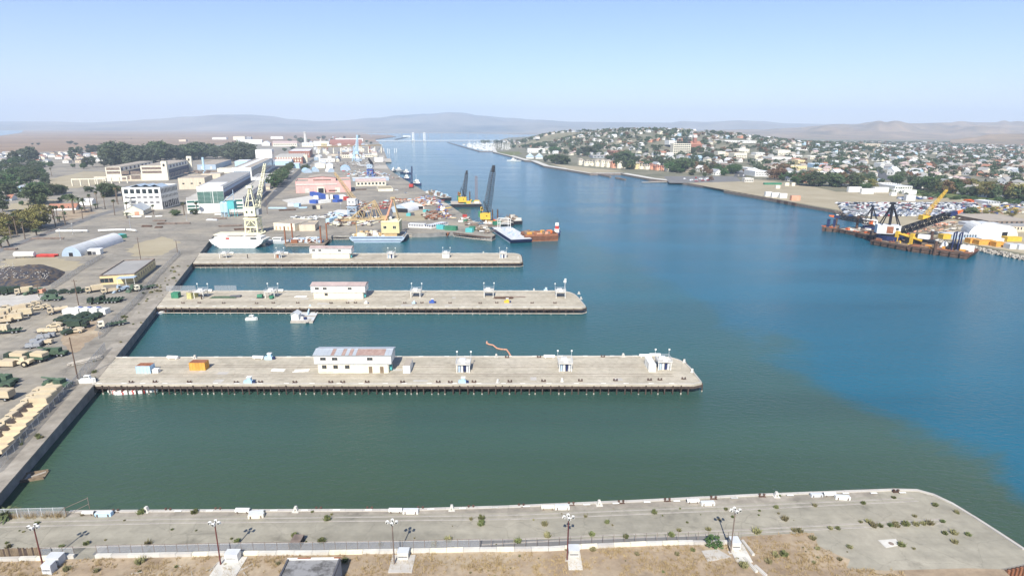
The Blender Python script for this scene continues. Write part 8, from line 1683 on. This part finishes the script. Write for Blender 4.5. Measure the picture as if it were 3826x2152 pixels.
LOWC = [leaf_crown(s, 3.4, 2.9, 11, 12, .85, base=4.0) for s in range(5)]; LOWD = [leaf_crown(s, 3.4, 2.9, 9, 6, 1.3, base=4.0) for s in range(5)]; acc = {m: [] for m in ('leaf_dark', 'leaf_euc', 'leaf_mid', 'leaf_brown')}
KL = {'broad': 'green', 'dark': 'dark green', 'brown': 'brownish', 'cypress': 'slender dark conical', 'euc': 'tall grey-green'}
for k, (x, y) in enumerate(TS):
    h = q.uniform(6, 12.5); kd = q.choice(('broad', 'broad', 'dark', 'dark', 'dark', 'brown', 'cypress', 'euc'))
    if k < 130: lab = KL[kd] + ' tree between the houses of the far-shore town'; tree(kd, (x, y, elev(x, y)), h * (1.35 if kd == 'euc' else 1), lab, lab, wide=1.2)
    else:
        T = (LOWC if y < 1700 else LOWD)[k % 5] * (h / 7.2) * np.array([1.3, 1.3, 1]); a = q.uniform(0, 6.28); c_, s_ = math.cos(a), math.sin(a); acc[q.choice(('leaf_dark', 'leaf_dark', 'leaf_euc', 'leaf_mid', 'leaf_brown'))].append(np.stack([T[:, 0] * c_ - T[:, 1] * s_ + x, T[:, 0] * s_ + T[:, 1] * c_ + y, T[:, 2] + elev(x, y)], 1))
for m, L2 in acc.items(): tag(put('distant_trees', tri_mesh('distant_trees', np.concatenate(L2), m)), 'tree cover farther back in the town', 'trees', kind='stuff')
def row(f, pts, kinds, label, group, wide=1.3):
    for x, y, h in pts: kd = q.choice(kinds); tree(kd, ge(f, x, y) if f != 'G' else g(f, x, y, TG), h, label, group, wide=wide)
row('F', [(30, 770, 16), (90, 780, 14), (150, 790, 10), (200, 760, 15), (250, 770, 15), (310, 820, 9), (330, 760, 18), (400, 750, 16), (470, 800, 15), (540, 815, 10), (560, 790, 14), (640, 800, 15), (700, 810, 14), (745, 825, 11), (860, 800, 16), (900, 790, 15), (600, 740, 14), (520, 620, 18), (570, 620, 14), (300, 540, 18), (250, 540, 14), (480, 845, 7), (570, 905, 8)], ('dark', 'broad', 'brown', 'dark'), 'spreading tree along the waterfront car park', 'trees along the waterfront car park')
row('F', [(1400, 880, 17), (1470, 880, 18), (1540, 880, 12), (1690, 900, 14), (1740, 950, 15), (1800, 905, 16), (1900, 960, 18), (1960, 970, 19), (2020, 965, 17), (2200, 970, 18), (2260, 980, 17), (2330, 960, 18), (1540, 780, 16), (1580, 770, 15), (2440, 980, 17), (2510, 990, 18), (1310, 690, 13), (1440, 690, 13)], ('dark', 'brown', 'dark', 'broad'), 'big rounded tree behind the waterfront lot', 'trees behind the waterfront lot')
row('G', [(1100, 1000, 15), (1180, 1010, 16), (1260, 1030, 17), (1330, 1060, 16), (1400, 1060, 15), (1480, 1070, 16), (1560, 1060, 17), (1640, 1040, 16), (1720, 1030, 16), (1800, 1040, 15), (1960, 1110, 16), (2040, 1120, 17), (2120, 1130, 15), (2200, 1130, 16), (2300, 1110, 17), (2420, 1160, 17), (2500, 1170, 16), (2560, 1150, 17), (1020, 960, 14), (380, 1020, 11), (460, 1000, 12), (60, 960, 15), (240, 960, 16), (300, 970, 14), (1800, 1390, 9), (2080, 1390, 9), (2360, 1380, 7)], ('dark', 'brown', 'broad', 'olive'), 'dense tree along the scrub bank of the vehicle lot', 'trees along the scrub bank', 1.2)
row('E', [(620, 660, 20), (680, 670, 20), (740, 670, 19), (790, 668, 12), (500, 640, 14), (620, 520, 20), (690, 510, 18), (560, 500, 14), (950, 570, 22), (1010, 560, 24), (1080, 550, 24), (1150, 540, 22), (1200, 500, 20), (1500, 620, 20), (1560, 630, 24), (1620, 620, 22), (1700, 640, 14), (1360, 620, 14), (1990, 520, 16), (2000, 690, 18), (2080, 700, 16), (2240, 760, 20), (2320, 760, 22), (2390, 770, 24), (2460, 740, 20), (2500, 690, 22), (1480, 720, 18), (1560, 740, 16), (1640, 740, 18), (1760, 640, 14), (350, 470, 14), (200, 450, 16), (400, 440, 16), (70, 450, 14), (860, 480, 16)], ('dark', 'dark', 'euc', 'broad'), 'dark tree along the town promenade and apartments', 'trees along the promenade', 1.3)
row('D', [(1440 + 24 * k, 490 + (k % 3) * 4, 15) for k in range(12)] + [(2000 + 40 * k, 540 + 12 * (k % 3), 14) for k in range(12)], ('dark', 'cypress'), 'dark tree behind the marina', 'trees behind the marina', 1.4)
k = 0
while k < 46: x = q.uniform(700, 2500); y = 1015 + (x - 700) * .085 + q.uniform(0, 60); o = g('G', x, y, TG); tree('bush', o, q.uniform(2, 4), 'low green bush on the scrub bank', 'bushes on the scrub bank', cat='bush', wide=1.6); k += 1
# ================================================================ dredging fleet and the right-hand shore
def chain(label, pts, beam, h, deckm, n, cols, seed, hull='rustdark'):
    (x0, y0), (x1, y1) = pts; t, L_, b_ = barge('dredge_barge', label, ('H', x0, y0), ('H', x1, y1), beam, h, hull, deckm, .04, 2, 'steelbrown', bul=.5); junk(t, -.45 * L_, .45 * L_, 2, beam - 2, h + .05, n, cols, seed, 1.6)
    for k in range(int(L_ / 5)): MB().tube((-L_ / 2 + 2.5 + 5 * k, -.3, .4), (-L_ / 2 + 2.5 + 5 * k, -.3, h - .2), .4, n=7).build('tyre_fender', 'rubber', t)
    return t, L_
t, L_ = chain('pointed black barge with orange bows at the end of the dredging fleet', ((142, 592), (320, 608)), 14, 2.6, 'wood', 14, ('orange', 'wood', 'steelbrown'), 1); cube('winch_tower', 'navy', t, (-2, 7, 2.6), (2, 2, 6)); cube('winch_tower', 'navy', t, (2, 7, 2.6), (1.6, 2, 6))
t, L_ = chain('flat wooden-decked barge next to the pointed one', ((320, 606), (530, 645)), 26, 2.4, 'bleached', 14, ('wood', 'orange', 'steelbrown', 'white'), 2)
t, L_ = chain('wide barge carrying the big dredging crane', ((540, 660), (800, 722)), 34, 3.0, 'wood', 26, ('steelbrown', 'wood', 'orange', 'black', 'rust'), 3)
t, L_ = chain('cut-cornered barge with timber mats and yellow gantry', ((722, 752), (1160, 832)), 18, 2.8, 'wood', 22, ('wood', 'rust', 'steelbrown', 'yellowpaint'), 4)
for x0, x1 in ((-.1, .02), (.3, .38)): cube('gantry_post', 'yellowpaint', t, (x0 * L_, 12, 2.8), (2, 2, 7))
MB().tube((-.1 * L_, 12, 8.5), (.55 * L_, 12, 6), .8, n=5).tube((-.02 * L_, 15, 8), (.5 * L_, 15, 6), .6, n=5).build('gantry_beam', 'yellowpaint', t)
t, L_ = chain('long black barge with tyre fenders and white tanks', ((1165, 835), (1905, 935)), 22, 3.2, 'rust', 40, ('orange', 'rust', 'steelbrown', 'wood', 'ochre'), 5)
for k in range(3): MB().tube((.0 * L_ + 4 * k, 14, 3.2), (.0 * L_ + 4 * k, 14, 7), 2.6, .9, 10).build('white_tank', 'white', t)
cube('container', 'white', t, (.36 * L_, 10, 3.2), (9, 3, 3.6), .1); b = MB()
for x in (.17, .26):
    for y in (7, 13): b.tube((x * L_, y, 3), (x * L_, y, 14), .45, n=5)
    b.tube((x * L_, 7, 14), (x * L_, 13, 14), .4, n=5)
b.build('winch_frame', 'navy', t); cube('winch_house', 'black', t, (.2 * L_, 10, 3.2), (6, 5, 4)); cube('deck_house', 'black', t, (-.42 * L_, 16, 3.2), (16, 6, 3)); cube('deck_house', 'white', t, (-.36 * L_, 14, 7.2), (6, 4, 2.5))
for x, y, yt, m in ((305, 560, 395, 'rustdark'), (555, 600, 395, 'rustdark'), (1440, 790, 580, 'rustdark'), (1492, 880, 698, 'rustdark')): p = g('H', x, y, 0); tag(MB().tube((0, 0, -2), (0, 0, hgt('H', x, y, yt, 0)), .9, n=9).tube((0, 0, hgt('H', x, y, yt, 0) - .2), (0, 0, hgt('H', x, y, yt, 0) + .3), .95, n=9, mi=1).build('spud', [m, 'white'], None, p), 'tall rusty spud post of the dredging fleet', 'spud', 'spud posts')
def dredge_crane(label, bx, by, z, s, tip, hm, gan, seed, endm='orange'):
    p = g('H', bx, by, z); t = thing('dredge_crane', label, 'crane', p, -.35); R_ = Matrix.Rotation(.35, 3, 'Z'); L = lambda v: R_ @ (Vector(v) - p)
    MB().tube((0, 0, 0), (0, 0, 2.4 * s), 7 * s, n=18).build('turntable', 'navy', t); MB().tube((0, 0, 2.4 * s), (0, 0, 3.6 * s), 5 * s, n=16).build('slew_ring', 'black', t); cube('machine_house', hm, t, (-2 * s, 0, 3.6 * s), (12 * s, 7 * s, 5 * s)); cube('rust_panel', 'rust' if s > 1 else 'orange', t, (-1.4 * s, -3.55 * s, 4 * s), (3.4 * s, .1, 4 * s)); window(t, 2.2 * s, -3.55 * s, 6 * s, 1.4 * s, 1.4 * s, 0, frame=False)
    top = Vector((-1.5 * s, 0, 21 * s)); b = MB()
    for a in ((-6, -3), (3.5, -3), (-6, 3), (3.5, 3)): b.tube((a[0] * s, a[1] * s, 8.4 * s), top, .35 * s, n=5)
    b.tube((-1.5 * s, -1, 8 * s), top, .8 * s, n=5); b.build('a_frame', 'black', t); cube('a_frame_head', 'black', t, (top.x, 0, top.z - .6 * s), (2.4 * s, 2 * s, 1.2 * s)); foot = Vector((4 * s, -1, 5 * s)); tp = L(tip); k = foot.lerp(tp, .78); b = MB(); b.lattice(foot, k, 3.2 * s, 3.0 * s, 16, .42); b.build('boom', 'black', t); b = MB(); b.lattice(k, foot.lerp(tp, .88), 3 * s, 2.2 * s, 3, .6 * s); MB().tube(k, foot.lerp(tp, .9), 1.5 * s, n=4).build('boom_casing', 'navy', t); MB().tube(foot.lerp(tp, .9), tp, 1.4 * s, .7 * s, 4).build('boom_tip', endm, t); MB().tube(top, foot.lerp(tp, .85), .14 * s, n=4).tube(top + Vector((0, 1, 0)), foot.lerp(tp, .6), .14 * s, n=4).build('pendant_lines', 'black', t)
p = g('H', 960, 690, 3); dredge_crane('huge black dredging crane with an orange-tipped boom', 960, 690, 3, 1.15, at('H', 1835, 345, p.y + 8), 'roofwhite', 0, 1)
p = g('H', 735, 560, 3); dredge_crane('smaller white and orange dredging crane with lowered boom', 735, 560, 3, .8, at('H', 230, 405, p.y + 6), 'white', 0, 2)
o = g('G', 1180, 1420, TG); t = thing('yard_crane', 'yellow lattice-boom crane on the far shore', 'crane', o); cube('base', 'yellowpaint', t, (0, 0, 0), (6, 6, 4)); MB().lattice((0, 0, 3), at('G', 1495, 1012, o.y + 12) - o, 2.6, 1.2, 16, .16).build('boom', 'yellowpaint', t)
# the tents, sheds and yard
ST = [('H', 1890, 690), ('H', 2170, 700), ('H', 2240, 610)]
arch('fabric_tent', 'big white round-roofed fabric tent, longer of the two', g('H', 1895, 672, TG), g('H', 2170, 690, TG), g('H', 2230, 640, TG), 9.5, [(1, 'white')], cat='tent', front='white'); arch('fabric_tent', 'white round-roofed fabric tent with a dark doorway', g('H', 2165, 690, TG), g('H', 2498, 672, TG), g('H', 2540, 620, TG), 9.0, [(1, 'white')], door=(.0, .2, .5), cat='tent', front='white')
for a in (('low blue-grey shed in front of the white tents', 1700, 2010, 690, 640, 12, 'bluegrey', 'palegrey'), ('pale office with a row of windows behind the tents', 1945, 2310, 552, 505, 14, 'roofwhite', 'palegrey'), ('dark open hall with a wide flat roof at the yard edge', 2140, 2700, 530, 470, 40, 'steelbrown', 'rooftan'), ('pale columned canopy hall beside the dark hall', 2390, 2760, 600, 535, 14, 'tanwall', 'roofgrey')): eb('yard_shed', a[0], *a[1:6], a[6], 'H', roof=a[7], par=0, wf=[(1.5, 1.8, 9, .4, G_)])
for k, (x0, x1, y, m, lb) in enumerate([(1925, 2025, 740, 'ochre', 'orange container first in the shore row'), (2030, 2230, 760, 'ochre', 'long orange container second in the shore row'), (2235, 2350, 782, 'ochre', 'orange container last in the shore row'), (2370, 2545, 718, 'yellowpaint', 'yellow container beside the white tent'), (1600, 1720, 688, 'yellowpaint', 'yellow bus-like container at the shore edge'), (2060, 2330, 735, 'white', 'white stacked boxes behind the orange row'), (2400, 2500, 808, 'palegrey', 'grey truck box at the end of the shore row'), (2510, 2600, 815, 'palegrey', 'second grey truck box on the shore')]): tr(lb, 'H', x0, x1, y, m, 3, 5, 'storage_container')
scrap('pale timber and pipe stacks on the yard shore', 'H', [(1180, 590), (1250, 520), (1700, 500), (1850, 560), (1650, 640), (1300, 620)], 110, ('bleached', 'palecon', 'salmon', 'wood', 'steelbrown'), 41); scrap('machinery and scrap in the far vehicle yard', 'H', [(1800, 330), (2500, 300), (2576, 400), (2100, 430), (1700, 470)], 130, ('bluepaint', 'yellowpaint', 'palegrey', 'white', 'rust', 'steelbrown', 'lime'), 42, 4)
q = random.Random(6); b = MB(); RP = [g('H', 1560, 690, TG), g('H', 2000, 770, TG), g('H', 2576, 880, TG), g('n', 4000, 992, TG)]
for a, c in zip(RP, RP[1:]):
    for k in range(int((c - a).length * 7)): p = a.lerp(c, q.random()); u = q.random(); s = q.uniform(.5, 1.4); b.box((p.x - 2 + q.uniform(-.5, .5), p.y - 5.5 * u, TG - 2.4 * u - .3), (s, s * .8, s * .7), q.uniform(0, 3), taper=.6)
tag(b.build('riprap', 'bleached'), 'rock armour along the yard shore', 'rocks', kind='stuff'); b = MB()
for a, c in zip(ES[14:18], ES[15:18]):
    for k in range(int((c - a).length * 4)): p = a.lerp(c, q.random()); u = q.random(); s = q.uniform(.6, 1.8); b.box((p.x - 1.5, p.y - 3.5 * u, TG - 2.4 * u - .3), (s, s * .8, s * .7), q.uniform(0, 3), taper=.6)
tag(b.build('riprap', 'steelbrown'), 'dark rocks along the vehicle lot shore', 'rocks', kind='stuff')
